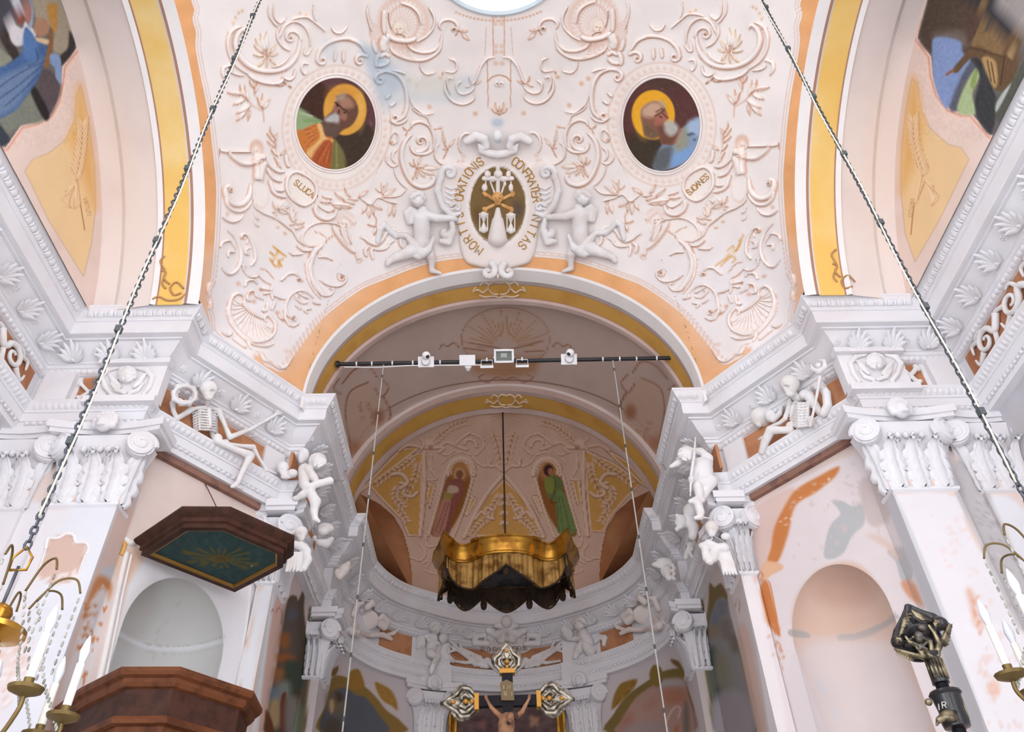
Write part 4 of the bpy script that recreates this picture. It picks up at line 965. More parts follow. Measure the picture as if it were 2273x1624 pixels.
for tr, i0, i1 in ((trimL, 0, _N), (trimA, _N-1, _N+_M-1), (trimR, _N+_M-2, len(FULL))):
    v, f = bump(0.075, 0.085, 0.024, 5, 5, 0.3); row_mesh('egg_moulding', path_frames(i0, i1, 0.045, 0.115), 8.505, v, f, 0.45, tr, WHITE, NEARY)
    v, f = bump(0.03, 0.08, 0.02, 4, 4); row_mesh('dart_moulding', path_frames(i0, i1, 0.045, 0.115, 0.05, 0.02), 8.505, v, f, 0.45, tr, WHITE, NEARY)
    v, f = bump(0.06, 0.06, 0.02, 5, 4, 0.3); row_mesh('leaf_moulding', path_frames(i0, i1, 0.455, 0.075), 7.952, v, f, 0.6, tr, WHITE, NEARY)
    v, f = bump(0.055, 0.085, 0.02, 5, 5, 0.35); row_mesh('leaf_moulding', path_frames(i0, i1, 0.415, 0.07), 7.415, v, f, 0.5, tr, WHITE, NEARY)
    v, f = bump(0.05, 0.045, 0.02, 4, 4); row_mesh('bead_moulding', path_frames(i0, i1, 0.472, 0.075), 7.222, v, f, 0.1, tr, WHITE, NEARY)

# acanthus tufts in the cove under the corona
def fan_mesh(name, n=7, L=0.22, spread=62, w=0.055, seed=0):
    mb = MB(); r = random.Random(seed)
    for i in range(n):
        a = math.radians(90+spread*(i/(n-1)*2-1)); l = L*(1-0.35*abs(i/(n-1)*2-1))
        V = []; m = 6
        for j in range(m):
            t = j/(m-1); cx, cy = l*t*math.cos(a), l*t*math.sin(a); wd = w*math.sin(math.pi*(0.12+0.86*t)**0.8)*0.55+0.004
            b = a+0.5*(i/(n-1)*2-1)*t; nx, ny = -math.sin(a), math.cos(a); zz = 0.016+0.05*t*t+0.012*math.sin(math.pi*t)
            V += [(cx+nx*wd, cy+ny*wd, zz-0.018), (cx, cy, zz+0.008), (cx-nx*wd, cy-ny*wd, zz-0.018)]
        mb.add(V, [tuple(q) for q in grid_faces(m, 3)])
    mb.ball((0, 0.01, 0.015), (0.028, 0.022, 0.022), 8, 5)
    return mesh(name, np.concatenate(mb.V), mb.F)
TUFT = fan_mesh('acanthus_tuft'); TUFT.materials.append(WHITE)
def ros():
    mb = MB()
    for k in range(6): a = k*math.pi/3; mb.ball((0.026*math.cos(a), 0.026*math.sin(a), 0.008), (0.02, 0.02, 0.014), 6, 4)
    mb.ball((0, 0, 0.016), 0.016, 6, 4); return mesh('rosette', np.concatenate(mb.V), mb.F)
ROS = ros(); ROS.materials.append(WHITE)
def place(me, name, p, z, t, nn, tilt, parent, s=1.0):
    ct, st = math.cos(tilt), math.sin(tilt); T = np.r_[t, 0]; O = np.r_[-nn, 0]; U = np.array([0, 0, 1.0])
    Yv = U*ct+O*st; Zv = O*ct-U*st
    o = bpy.data.objects.new(name, me); COL.objects.link(o); o.parent = parent
    M = np.eye(4); M[:3, 0] = T*s; M[:3, 1] = Yv*s; M[:3, 2] = Zv*s; M[:3, 3] = np.r_[p, z]
    o.matrix_local = Matrix(M.tolist()); return o
for tr, i0, i1 in ((trimL, 0, _N), (trimA, _N-1, _N+_M-1), (trimR, _N+_M-2, len(FULL))):
    for p, t, nn in path_frames(i0, i1, 0.37, 0.50):
        if p[1] > 3.4: place(TUFT, 'acanthus_tuft', p, 8.05, t, nn, 0.72, tr, 1.15)
    for p, t, nn in path_frames(i0, i1, 0.33, 0.50, 0.05, 0.02):
        if p[1] > 3.4: place(ROS, 'rosette', p, 8.13, t, nn, 0.75, tr, 1.1)

# frieze: blocks over the pilasters, orange panels between them
ORP = mat('orange_panel', (206, 148, 108))
WSM = mat('white_smooth', (236, 233, 237), var=0.04)
def seg_box(name, i, u0, u1, p0, p1, z0, z1, material, parent, s):
    """box against segment i of the left plan (mirrored for s > 0), u metres from the segment's offset start"""
    A, B = LEFT[i], LEFT[i+1]; t = (B-A)/np.linalg.norm(B-A); n = np.array([-t[1], t[0]])
    q = [A+t*u0+n*p0, A+t*u1+n*p0, A+t*u1+n*p1, A+t*u0+n*p1]
    q = [(x*(-s) if s > 0 else x, y) for x, y in q]
    if s > 0: q = q[::-1]
    mb = MB(); mb.prism(q, z0, z1); return mb.build(name, material, parent)
BROWN = mat('brown_lath', (150, 112, 98), scale=6, rgb2=(124, 92, 84))
for s, tr in ((-1, trimL), (1, trimR)):
    # diagonal frieze panel with end blocks
    seg_box('panel', 3, -0.10, 1.40, 0.512, 0.55, 7.53, 7.905, ORP, tr, s)
    seg_box('block', 3, 1.40, 1.72, 0.47, 0.56, 7.50, 7.92, WSM, tr, s)
    seg_box('block', 3, -0.36, -0.12, 0.47, 0.56, 7.50, 7.92, WSM, tr, s)
    # front section: block with a mask over the pilaster, narrow panel, corner block
    seg_box('panel', 1, 0.0, 0.30, 0.512, 0.55, 7.52, 7.91, ORP, tr, s)
    seg_box('block', 1, 0.24, 0.98, 0.41, 0.56, 7.50, 7.985, WSM, tr, s)
    seg_box('block', 1, 0.20, 1.02, 0.34, 0.46, 7.985, 8.055, WSM, tr, s)
    seg_box('block', 1, -0.42, -0.06, 0.44, 0.56, 7.50, 7.95, WSM, tr, s)
    seg_box('block', 1, 0.20, 1.00, 0.33, 0.47, 7.40, 7.49, WSM, tr, s)
    # side wall frieze
    seg_box('panel', 0, 1.7, 7.65, 0.512, 0.55, 7.53, 7.905, mat('orange_panel_deep', (190, 132, 96), scale=4, rgb2=(172, 112, 80)), tr, s)
    # chancel side
    seg_box('panel', 5, 0.35, 1.55, 0.512, 0.55, 7.53, 7.905, ORP, tr, s)
    seg_box('panel', 7, 0.15, 1.0, 0.512, 0.55, 7.53, 7.905, ORP, tr, s)
    # lath under the architrave of the diagonal wall
    seg_box('lath', 3, -0.05, 1.55, 0.535, 0.66, 7.045, 7.125, BROWN, tr, s)
def px_patch(name, quad, tree, off, material, parent, nu=8, nv=4):
    q = np.array(quad, float); V = []
    for j in range(nv):
        for i in range(nu):
            a, b = i/(nu-1), j/(nv-1); x, y = (q[0]*(1-a)+q[1]*a)*(1-b)+(q[3]*(1-a)+q[2]*a)*b
            p, n = hit(x, y, tree, off); V.append(p)
    return link(name, mesh(name, V, grid_faces(nv, nu)), parent, material)
def apse_patch(x0, x1, zlo=7.53, zhi=7.905, d=0.508):
    """panel on the apse frieze between two pixel columns (read at mid height)"""
    P = offset(FULL, d)[_N-1:_N+_M-1]; Q = np.c_[P, np.full(len(P), 7.7)]; X = proj(Q)[:, 0]
    q = np.linspace(x0, x1, 10); V = [np.stack([np.interp(q, X, P[:, 0]), np.interp(q, X, P[:, 1]), np.full(10, z)], -1) for z in (zlo, zhi)]
    return link('panel', mesh('panel', np.concatenate(V), grid_faces(2, 10)), trimA, ORP)
for a in ((842, 914), (1000, 1120), (1130, 1256), (1332, 1404)): apse_patch(*a)

# ================================================================== capitals
def acanthus(w, h, curl=0.1, lobes=4, nx=9, ny=16):
    """leaf standing at y=0 (x across, z up), bulging towards -y and curling over at the top"""
    V = []
    for j in range(ny):
        v = j/(ny-1); ser = 1+0.26*math.cos(2*math.pi*lobes*v+math.pi); hw = w/2*(0.62+0.5*math.sin(math.pi*min(1, v*1.05))**0.8)*ser*(1 if v < 0.8 else max(0.12, 1-(v-0.8)/0.2*0.8))
        zc = h*(v if v < 0.86 else 0.86+0.06*math.sin((v-0.86)/0.14*math.pi)); yc = -0.02-curl*(v**3)-(0.25*curl if v > 0.9 else 0)
        for i in range(nx):
            u = i/(nx-1)*2-1; y = yc+0.35*w*0.3*u*u-0.022*math.cos(u*math.pi*3.0)*(1-0.4*v)-0.03*(abs(u) < 0.15); V.append((u*hw, y, zc-0.10*h*abs(u)*math.sin(2*math.pi*lobes*v)*0.25-0.02*u*u))
    return V, grid_faces(ny, nx)
def volute_geo(r=0.15, turns=2.4, d=0.10):
    """scroll in the xz plane facing -y"""
    mb = MB(); t = np.linspace(0, 1, 44); a = t*turns*2*math.pi; rr = r*(1-0.86*t)
    P = np.stack([rr*np.cos(a), -d*0.5-0.06*t, rr*np.sin(a)], -1); mb.tube(P, np.interp(t, [0, 1], [0.030, 0.014]), 6)
    mb.lathe([(r*0.96, 0), (r*0.94, d*0.5), (r*0.5, d*0.9), (0.02, d*1.05)], (0, 0, 0), 18, np.array([[1, 0, 0], [0, 0, -1], [0, 1, 0]]))
    return mb
def mask_prims(c=(0, 0, 0), k=1.0):
    c = np.array(c); q = lambda x, y, z: c+np.array([x, y, z])*k
    return [(q(0, 0, 0), None, np.array([0.075, 0.07, 0.095])*k), (q(0, -0.055, -0.02), None, np.array([0.025, 0.035, 0.03])*k), (q(-0.035, -0.055, 0.015), None, np.array([0.022, 0.02, 0.012])*k), (q(0.035, -0.055, 0.015), None, np.array([0.022, 0.02, 0.012])*k), (q(0, -0.06, -0.06), None, np.array([0.04, 0.025, 0.016])*k)]+ \
        [(q(0.09*math.cos(a), 0.01, 0.02+0.10*math.sin(a)), None, np.array([0.034, 0.035, 0.034])*k) for a in np.linspace(-0.5, math.pi+0.5, 9)]
MASK = body_mesh('mask', mask_prims(), 0.014, 0.012); MASK.materials.append(WHITE)
def cap_meshes(w, H, d, key):
    """a composite capital's meshes: w shaft width, H height, d projection; front faces -y, base at z=0"""
    out = []
    mb = MB()   # bell
    prof = [(w/2+0.0, 0.0), (w/2+0.03, 0.02), (w/2+0.03, 0.05), (w/2-0.01, 0.07), (w/2+0.0, H*0.4), (w/2+0.05, H*0.62), (w/2+0.12, H*0.82)]
    for (x0, z0), (x1, z1) in zip(prof[:-1], prof[1:]):
        mb.add([(-x0, -(x0-w/2), z0), (x0, -(x0-w/2), z0), (x1, -(x1-w/2), z1), (-x1, -(x1-w/2), z1)], [(0, 1, 2, 3)])
        for s in (-1, 1): mb.add([(s*x0, -(x0-w/2), z0), (s*x0, d, z0), (s*x1, d, z1), (s*x1, -(x1-w/2), z1)], [(0, 1, 2, 3)])
    out.append(('bell', mb, 0.4))
    mb = MB()   # abacus with hollowed front
    e = w/2+0.26; n = 9; xs = np.linspace(-e, e, n); ys = -0.16+0.09*np.cos(xs/e*math.pi/2)
    for z0, z1, g in ((H*0.86, H*0.91, 0.0), (H*0.91, H*1.0, 0.03)):
        poly = [(x*(1+g/e), y-g) for x, y in zip(xs, ys)]+[(e+g, d), (-e-g, d)]; mb.prism(poly, z0, z1)
    out.append(('abacus', mb, None))
    for s in (-1, 1):
        vm = volute_geo(0.155, 2.4, 0.11); V = np.concatenate(vm.V); a = s*0.55; V = V*[s, 1, 1]; F = [f[::-1] if s < 0 else f for f in vm.F]
        R = np.array([[math.cos(a), -math.sin(a), 0], [math.sin(a), math.cos(a), 0], [0, 0, 1]]); m2 = MB(); m2.add(V @ R.T+[s*(w/2+0.07), -0.06, H*0.70], F); out.append(('volute', m2, 0.7))
    mb = MB()   # egg row between the volutes
    for k in range(5): mb.ball(((k-2)*w*0.13, -0.09, H*0.66), (0.035, 0.035, 0.045), 8, 6)
    mb.box((0, -0.05, H*0.735), (w*0.8, 0.06, 0.03)); out.append(('egg_row', mb, 0.7))
    for k, x in enumerate((-w*0.36, 0, w*0.36)):
        V, F = acanthus(w*0.33, H*0.56, 0.17, 5); m2 = MB(); m2.add(np.array(V)+[x, -0.02, 0.05], F); out.append(('acanthus_leaf', m2, 3))
    for s in (-1, 1):
        V, F = acanthus(w*0.36, H*0.62, 0.14); V = np.array(V); a = s*0.9; R = np.array([[math.cos(a), -math.sin(a), 0], [math.sin(a), math.cos(a), 0], [0, 0, 1]]); m2 = MB(); m2.add(V @ R.T+[s*(w/2+0.01), 0.05, 0.05], F); out.append(('acanthus_leaf', m2, 3))
    for x in (-w*0.18, w*0.18):
        V, F = acanthus(w*0.26, H*0.34, 0.08); m2 = MB(); m2.add(np.array(V)+[x, -0.01, H*0.28], F); out.append(('acanthus_leaf', m2, 3))
    res = []
    for nm, m2, sh in out:
        me = mesh(nm, np.concatenate(m2.V), m2.F, sh is not None)
        if sh and sh < 3: me.set_sharp_from_angle(angle=sh)
        me.materials.append(WHITE); res.append((nm, me))
    return res
CAPS = {}
def capital(x, y, z, ang, w, H, d, label, mask=True, sx=1.0):
    key = (w, H, d)
    if key not in CAPS: CAPS[key] = cap_meshes(w, H, d, key)
    e = empty('pilaster_capital', (x, y, z)); e.rotation_euler = (0, 0, ang); tag(e, label, 'capital', 'white stucco pilaster capitals', 'structure')
    for nm, me in CAPS[key]:
        o = bpy.data.objects.new(nm, me); COL.objects.link(o); o.parent = e
    if mask:
        o = bpy.data.objects.new('mask', MASK); COL.objects.link(o); o.parent = e; o.location = (0, -0.20, H*0.92); o.scale = (1.15, 1.15, 1.15)
    return e
for s, side in ((-1, 'pulpit'), (1, 'empty niche')):
    capital(s*4.325, 7.05, 6.13, 0, 0.66, 1.02, 0.25, 'broad leafy capital with central mask on the front pilaster near the %s' % side)
    capital(s*5.27, 7.10, 6.13, 0, 0.56, 1.02, 0.25, 'half hidden leafy capital in the corner by the side wall near the %s' % side, False)
    capital(s*2.855, 8.74, 6.10, 0, 0.18, 1.04, 0.3, 'narrow leafy capital on the chancel pier beside the %s wall' % side, False)
    capital(s*2.76, 9.0, 6.10, -s*math.pi/2, 0.44, 1.04, 0.2, 'leafy capital facing into the chancel beside the %s wall' % side, False)
    capital(s*2.73, 11.88, 6.12, -s*math.pi/2, 0.36, 1.0, 0.2, 'leafy capital inside the apse arch on the %s side' % side, False)
    capital(s*2.855, 11.66, 6.12, 0, 0.22, 1.0, 0.3, 'slim leafy capital facing out at the apse arch, %s side' % side, False)

# two pilasters on the apse wall, their capitals crowned by skulls
_aw = offset(FULL, 0.60)[_N-1:_N+_M-1]
for px_, nm in ((952, 'pulpit'), (1300, 'empty niche')):
    Xs = proj(np.c_[_aw, np.full(len(_aw), 6.6)])[:, 0]; bx, by = (float(np.interp(px_, Xs, _aw[:, i])) for i in range(2)); ang = math.atan2(bx, 3.6)*-0.9
    mb = MB(); R_ = np.array([[math.cos(ang), -math.sin(ang), 0], [math.sin(ang), math.cos(ang), 0], [0, 0, 1]]); mb.box((bx, by, 3.1), (0.46, 0.22, 6.2), R_); mb.box((bx, by-0.03, 7.3), (0.72, 0.30, 0.36), R_); mb.box((bx-0.0, by-0.02, 7.7), (0.66, 0.20, 0.44), R_); mb.build('pilaster', WSM, wallA)
    capital(bx+0.11*math.sin(ang), by-0.11*math.cos(ang), 6.13, ang, 0.44, 1.0, 0.2, 'leafy capital with a small skull on the curved apse wall, %s side' % nm, True)

# ================================================================== stucco figures
STUC = mat('figure_stucco', (238, 236, 238), var=0.05, scale=4, rgb2=(228, 222, 220), bump=0.08, bscale=50)
class Fig:
    """joints given in pixels of the photograph are laid on a wall plane (or a vault) and lifted off it by a depth in metres"""
    def __init__(s, cropf, p0=None, n=None, tree=None): s.c = cropf; s.p0 = p0; s.n = None if n is None else np.asarray(n, float); s.tree = tree; s.prims = []
    def P(s, xy, off=0.0):
        x, y = s.c(xy)[0]
        d = ray(x, y)                                     # lifted along the line of sight, so the outline stays put
        if s.tree is not None: p, n = hit(x, y, s.tree)
        else: p, n = on_plane(x, y, s.p0, s.n), s.n
        return p-d*off/max(abs(float(d @ n)), 0.35)
    def dn(s, xy):
        x, y = s.c(xy)[0]; d = ray(x, y)
        n = hit(x, y, s.tree)[1] if s.tree is not None else s.n
        return max(abs(float(d @ n)), 0.35)
    def k(s, p): return np.linalg.norm(p-CAM)/FPX/s.scale
    def bone(s, a, b, ra, rb=None, oa=0.05, ob=None):
        ob = oa if ob is None else ob; rb = ra if rb is None else rb
        A, B = s.P(a, oa), s.P(b, ob); s.prims.append((A, B, ra*s.k(A), rb*s.k(B))); return s
    def chain(s, pts, r, off=0.05):
        n = len(pts); r = np.broadcast_to(np.asarray(r, float), (n,)); off = np.broadcast_to(np.asarray(off, float), (n,))
        for i in range(n-1): s.bone(pts[i], pts[i+1], r[i], r[i+1], off[i], off[i+1])
        return s
    def ball(s, c, r, off=0.05, neg=False, flat=1.0):
        p = s.P(c, off); k = s.k(p); rr = np.ones(2)*r if np.ndim(r) == 0 else np.asarray(r, float)
        d = p-CAM; d = d/np.linalg.norm(d); R = np.stack([AX[0], AX[1], AX[2]], 1)
        q = (p, R, np.array([rr[0]*k, rr[1]*k, (rr.mean()*flat)*k])); s.prims.append(q+(NEG,) if neg else q); return s
    def build(s, name, label, cat, cell=0.013, k=0.012, group=None, material=None, part=None):
        me = body_mesh(name, s.prims, cell, k); o = link(name, me, part, material or STUC)
        if part is None: tag(o, label, cat, group)
        s.prims = []; return o
def mk(x0, y0, k): c = crop(x0, y0, k); return c, k
def fig_on(x0, y0, k, **kw): f = Fig(crop(x0, y0, k), **kw); f.scale = k; return f
def skull(f, c, r, off, turn=0.0):
    x, y = c; rm = r*f.k(f.P(c, off))*f.dn(c)
    f.ball((x, y-0.12*r), (r, 0.95*r), off, flat=1.0); f.ball((x+turn*r*0.2, y+0.55*r), (0.62*r, 0.6*r), off+0.01, flat=0.9); f.ball((x+turn*r*0.25, y+0.95*r), (0.48*r, 0.34*r), off+0.015, flat=0.8)
    for e in (-1, 1): f.ball((x+turn*0.3*r+e*0.40*r, y+0.22*r), (0.27*r, 0.22*r), off+rm*0.92, neg=True, flat=1.2)
    f.ball((x+turn*0.35*r, y+0.58*r), (0.10*r, 0.16*r), off+rm*0.92, neg=True)
    f.ball((x+turn*0.3*r, y+0.86*r), (0.36*r, 0.035*r), off+rm*0.86, neg=True)
def face(f, c, r, off, turn=0.0, hair=True):
    x, y = c; rm = r*f.k(f.P(c, off))*f.dn(c)
    f.ball((x, y), (r*0.86, r), off, flat=0.95); f.ball((x+turn*r*0.3, y+0.18*r), (0.15*r, 0.22*r), off+rm*0.9); f.ball((x+turn*r*0.3, y+0.55*r), (0.26*r, 0.10*r), off+rm*0.78)
    for e in (-1, 1): f.ball((x+turn*r*0.3+e*0.34*r, y-0.02*r), (0.17*r, 0.10*r), off+rm*1.0, neg=True); f.ball((x+turn*0.2*r+e*0.45*r, y+0.35*r), (0.25*r, 0.25*r), off+rm*0.6)
    if hair:
        for i, a in enumerate(np.linspace(-0.35, math.pi+0.35, 11)): f.ball((x+r*0.95*math.cos(a), y-r*0.25-r*0.85*math.sin(a)), 0.30*r, off+(0.35 if i % 2 else 0.1)*rm)
        for a in np.linspace(0.3, math.pi-0.3, 6): f.ball((x+r*0.6*math.cos(a), y-r*0.3-r*0.6*math.sin(a)), 0.28*r, off+rm*0.6)
_oL, _tL, _nL = diag_frame(-1, 0.50); _oR, _tR, _nR = diag_frame(1, 0.50)
GF = 'stucco figures on the entablature'
# --- skeleton with a wreath
f = fig_on(350, 830, 5.6, p0=_oL, n=_nL)
skull(f, (632, 195), 104, 0.27, 0.15); f.bone((630, 330), (620, 430), 30, 26, 0.24, 0.10).chain([(620, 420), (640, 560), (670, 700), (690, 790)], 26, 0.06)
for k in range(9):
    y = 430+k*33; f.chain([(640, y), (520, y-8), (432+k*3, y+26)], 13, [0.15, 0.12, 0.05]); f.chain([(650, y), (712, y+12), (742, y+45)], 12, [0.15, 0.11, 0.05])
f.ball((575, 560), (110, 150), 0.02, flat=0.3); f.bone((640, 420), (660, 640), 20, 16, 0.155)
f.chain([(600, 410), (500, 420), (420, 440)], 22, 0.13).bone((420, 440), (240, 555), 36, 30, 0.11).chain([(240, 555), (195, 460), (185, 360)], [30, 26, 34], 0.10).ball((210, 330), 36, 0.10)
f.chain([(650, 410), (760, 450)], 22, 0.12).chain([(760, 450), (830, 620), (895, 780)], [36, 24, 34], 0.12).chain([(895, 785), (1150, 690), (1480, 500)], [34, 24, 18], [0.12, 0.18, 0.30])
for q in ((1500, 400), (1540, 400), (1580, 430), (1600, 480), (1460, 420)): f.bone((1470, 505), q, 13, 8, 0.30, 0.34)
f.ball((1180, 770), (60, 12), 0.08).ball((740, 800), (58, 60), 0.13).ball((840, 850), (45, 40), 0.10)
f.chain([(740, 830), (950, 930), (1150, 1010)], [46, 34, 54], [0.14, 0.19, 0.22]).chain([(1155, 1020), (1070, 1180), (1000, 1340)], [48, 34, 30], [0.22, 0.21, 0.18]).chain([(1000, 1350), (950, 1390), (920, 1400)], [34, 28, 18], 0.16).bone((990, 1400), (1060, 1430), 20, 10, 0.16)
f.chain([(850, 870), (1020, 890), (1185, 910)], [30, 22, 36], 0.12).chain([(1190, 920), (1270, 1060), (1350, 1190)], [30, 18, 26], 0.12).chain([(1350, 1190), (1420, 1215), (1480, 1240)], [22, 18, 12], 0.10)
f.build('stucco_skeleton', 'reclining white stucco skeleton resting an arm behind a flower wreath, leg over the cornice', 'sculpture', 0.011, 0.008, GF)
w = fig_on(350, 830, 5.6, p0=_oL, n=_nL)
for i in range(26):
    a = i/26*2*math.pi; r_ = 1+0.10*((i*7) % 3-1); w.ball((335+128*r_*math.cos(a), 258+105*r_*math.sin(a)), 32+6*(i % 2), 0.20+0.02*(i % 3))
for i in range(30):
    a = i/30*2*math.pi+0.1; w.ball((335+135*math.cos(a), 258+108*math.sin(a)), 22, 0.26)
w.build('stucco_wreath', 'round white stucco flower wreath held by the reclining skeleton', 'wreath', 0.010, 0.006)
# --- skeleton with a staff
f = fig_on(1600, 780, 5.8, p0=_oR, n=_nR)
skull(f, (885, 430), 118, 0.27, 0.25); f.bone((930, 540), (1000, 640), 45, 40, 0.2, 0.08)
for k in range(9):
    y = 640+k*37; f.chain([(880+k*2, y+10), (1000, y+32), (1120, y+20), (1165-k*4, y-5)], [14, 16, 16, 14], [0.08, 0.17, 0.16, 0.07])
f.ball((1015, 790), (125, 160), 0.03, flat=0.35); f.ball((1100, 560), (90, 72), 0.10).ball((1010, 600), (60, 40), 0.11)
f.chain([(1140, 580), (1220, 700), (1290, 800)], [66, 50, 44], 0.11).chain([(1320, 800), (1375, 690), (1360, 540), (1290, 440)], [46, 52, 50, 50], 0.14).ball((1260, 440), (62, 46), 0.17)
for k in range(4): f.bone((1215, 405+k*24), (1310, 400+k*24), 15, 15, 0.20)
f.chain([(890, 630), (860, 760), (830, 850)], [28, 26, 30], 0.10).chain([(830, 860), (760, 920), (660, 960)], [30, 26, 24], 0.13).ball((900, 950), (56, 50), 0.10).ball((1010, 960), (60, 36), 0.09)
f.chain([(900, 1010), (770, 1010), (640, 1010)], [48, 44, 56], [0.10, 0.15, 0.18]).chain([(640, 1020), (570, 1160), (530, 1290)], [56, 52, 42], [0.18, 0.15, 0.12]).bone((540, 1110), (490, 1130), 26, 14, 0.12).ball((1160, 900), (46, 70), 0.16)
f.build('stucco_skeleton', 'seated white stucco skeleton gripping a tall staff above the empty niche', 'sculpture', 0.011, 0.008, GF)
f = fig_on(1600, 780, 5.8, p0=_oR, n=_nR)
f.chain([(1150, 960), (1200, 740), (1240, 540), (1275, 330)], [17, 17, 18, 22], [0.22, 0.24, 0.28, 0.32]).ball((1275, 270), (50, 26), 0.34).chain([(1275, 260), (1190, 230), (1160, 170)], [34, 26, 10], 0.34).chain([(1275, 250), (1340, 200), (1330, 120), (1280, 110)], [34, 28, 20, 14], 0.36).ball((1260, 180), (40, 34), 0.36)
f.build('stucco_staff', 'white stucco staff with curled head held by the seated skeleton', 'staff', 0.010, 0.008)
f = fig_on(1600, 780, 5.8, p0=_oR, n=_nR)
f.ball((530, 840), (145, 125), 0.06, flat=0.5).ball((640, 830), (70, 80), 0.08, flat=0.6).chain([(680, 880), (760, 800), (790, 690)], [40, 34, 16], 0.06).chain([(410, 760), (400, 860), (500, 950)], [24, 28, 26], 0.09)
f.build('stucco_shell', 'white stucco shell shaped cloth beside the skeleton with the staff', 'sculpture', 0.013, 0.012)
# --- masks with scrolls over the front pilasters, crossed bones in the narrow panels
for s, x0, nm in ((-1, 0, 'blindfolded'), (1, 0, 'youthful')):
    pl = dict(p0=(0, 6.94, 0), n=(0, 1, 0))
    f = fig_on(130, 780, 6.767, **pl) if s < 0 else fig_on(1835, 755, 6.767, **pl)
    c = (1030, 380) if s < 0 else (735, 350)
    face(f, c, 120, 0.0, -0.1, True)
    if s < 0: f.chain([(930, 330), (1030, 345), (1130, 320)], 28, 0.055)
    cx, cy = c
    for e in (-1, 1):
        f.chain([(cx+e*150, cy-130), (cx+e*300, cy-100), (cx+e*380, cy), (cx+e*330, cy+150), (cx+e*240, cy+270), (cx+e*290, cy+320)], [20, 34, 36, 34, 30, 24], 0.0); f.chain([(cx+e*110, cy+150), (cx+e*200, cy+60), (cx+e*260, cy-30)], [30, 40, 26], 0.0); f.chain([(cx+e*40, cy+240), (cx+e*160, cy+200), (cx+e*240, cy+100)], [34, 30, 20], 0.0)
    f.chain([(cx-170, cy+320), (cx, cy+300), (cx+170, cy+320)], [26, 36, 26], 0.0)
    f.build('stucco_mask', '%s stucco face between scrolls over the front pilaster capital' % nm, 'sculpture', 0.011, 0.012, 'stucco faces over the pilasters')
    f = fig_on(130, 780, 6.767, p0=(0, 7.05, 0), n=(0, 1, 0)) if s < 0 else fig_on(1985, 800, 5.0, p0=(0, 7.05, 0), n=(0, 1, 0))
    B = [((330, 480), (560, 720)), ((650, 500), (300, 700)), ((180, 800), (420, 730))] if s < 0 else [((80, 90), (270, 250)), ((250, 80), (110, 260))]
    for a, b in B:
        f.bone(a, b, 24, 24, 0.03)
        for q, o in ((a, b), (b, a)):
            d = np.array(q)-np.array(o); d = d/np.linalg.norm(d); n2 = np.array([-d[1], d[0]])
            for e in (-1, 1): f.ball(tuple(np.array(q)+n2*e*22), 26, 0.03)
    f.build('crossed_bones', 'crossed white stucco bones in the narrow orange panel near the %s' % ('pulpit' if s < 0 else 'empty niche'), 'sculpture', 0.010, 0.008)
# --- putti at the chancel piers
pl = dict(p0=(0, 8.50, 0), n=(0, 1, 0))
f = fig_on(590, 960, 5.075, **pl)
face(f, (585, 340), 84, 0.06, 0.3); f.chain([(440, 420), (440, 500), (440, 580)], [72, 66, 62], 0.0).ball((445, 390), (55, 40), 0.0).chain([(480, 410), (540, 500), (575, 560)], [46, 42, 38], 0.06).chain([(530, 600), (620, 570), (720, 545)], [42, 40, 46], 0.08)
f.chain([(450, 600), (500, 650)], [56, 54], 0.06).chain([(500, 650), (420, 700), (345, 745)], [52, 44, 30], [0.08, 0.05, 0.02]).ball((330, 740), (34, 26), 0.02).chain([(510, 680), (560, 780), (545, 880), (555, 960)], [52, 58, 42, 34], [0.06, 0.10, 0.08, 0.08]).chain([(555, 970), (600, 1000)], [34, 20], 0.09)
f.ball((430, 250), (60, 78), -0.02, flat=0.5).ball((400, 290), (36, 60), -0.03, flat=0.5)
f.build('stucco_putto', 'winged white stucco putto on the chancel pier by the pulpit, holding a scroll', 'sculpture', 0.012, 0.015, GF)
f = fig_on(590, 960, 5.075, **pl); skull(f, (190, 400), 70, 0.0, 0.5); f.ball((300, 460), (60, 50), 0.0).ball((230, 500), (60, 26), 0.0)
f.build('stucco_skull', 'white stucco skull lying on the cornice ledge beside the pulpit side putto', 'sculpture', 0.011, 0.01)
f = fig_on(590, 960, 5.075, p0=(0, 8.62, 0), n=(0, 1, 0)); skull(f, (400, 1130), 70, 0.10, 0.2)
f.chain([(330, 1260), (400, 1280), (470, 1330), (500, 1340)], [40, 50, 40, 14], 0.06).chain([(440, 1290), (470, 1430), (430, 1530)], [40, 50, 36], 0.05).ball((240, 1230), (52, 40), 0.10)
for k in range(5): f.chain([(280+k*30, 1360), (260+k*34, 1450), (230+k*40, 1560)], [22, 20, 14], 0.06)
f.build('stucco_skull', 'white stucco skull with ruffled collar on the pier capital above the pulpit canopy', 'sculpture', 0.012, 0.01)
f = fig_on(590, 960, 5.075, p0=(-2.35, 9.5, 0), n=(-0.6, 0.8, 0)); f.ball((670, 1080), (95, 62), 0.05).ball((640, 1110), (60, 50), 0.08).chain([(600, 1240), (680, 1250), (740, 1200)], [40, 50, 30], 0.02).ball((550, 1190), (26, 34), 0.04)
f.build('stucco_bat', 'grey white stucco winged head on the chancel frieze behind the putto', 'sculpture', 0.014, 0.012)
f = fig_on(590, 960, 5.075, p0=(-2.45, 11.2, 0), n=(-0.5, 0.86, 0)); f.chain([(930, 1470), (880, 1540), (830, 1620)], [26, 58, 40], 0.04).ball((800, 1580), (26, 50), 0.02)
f.build('stucco_wing', 'cream feathered stucco wing on the frieze inside the apse arch', 'sculpture', 0.014, 0.012, material=CREAM)
f = fig_on(1460, 960, 4.777, **pl)
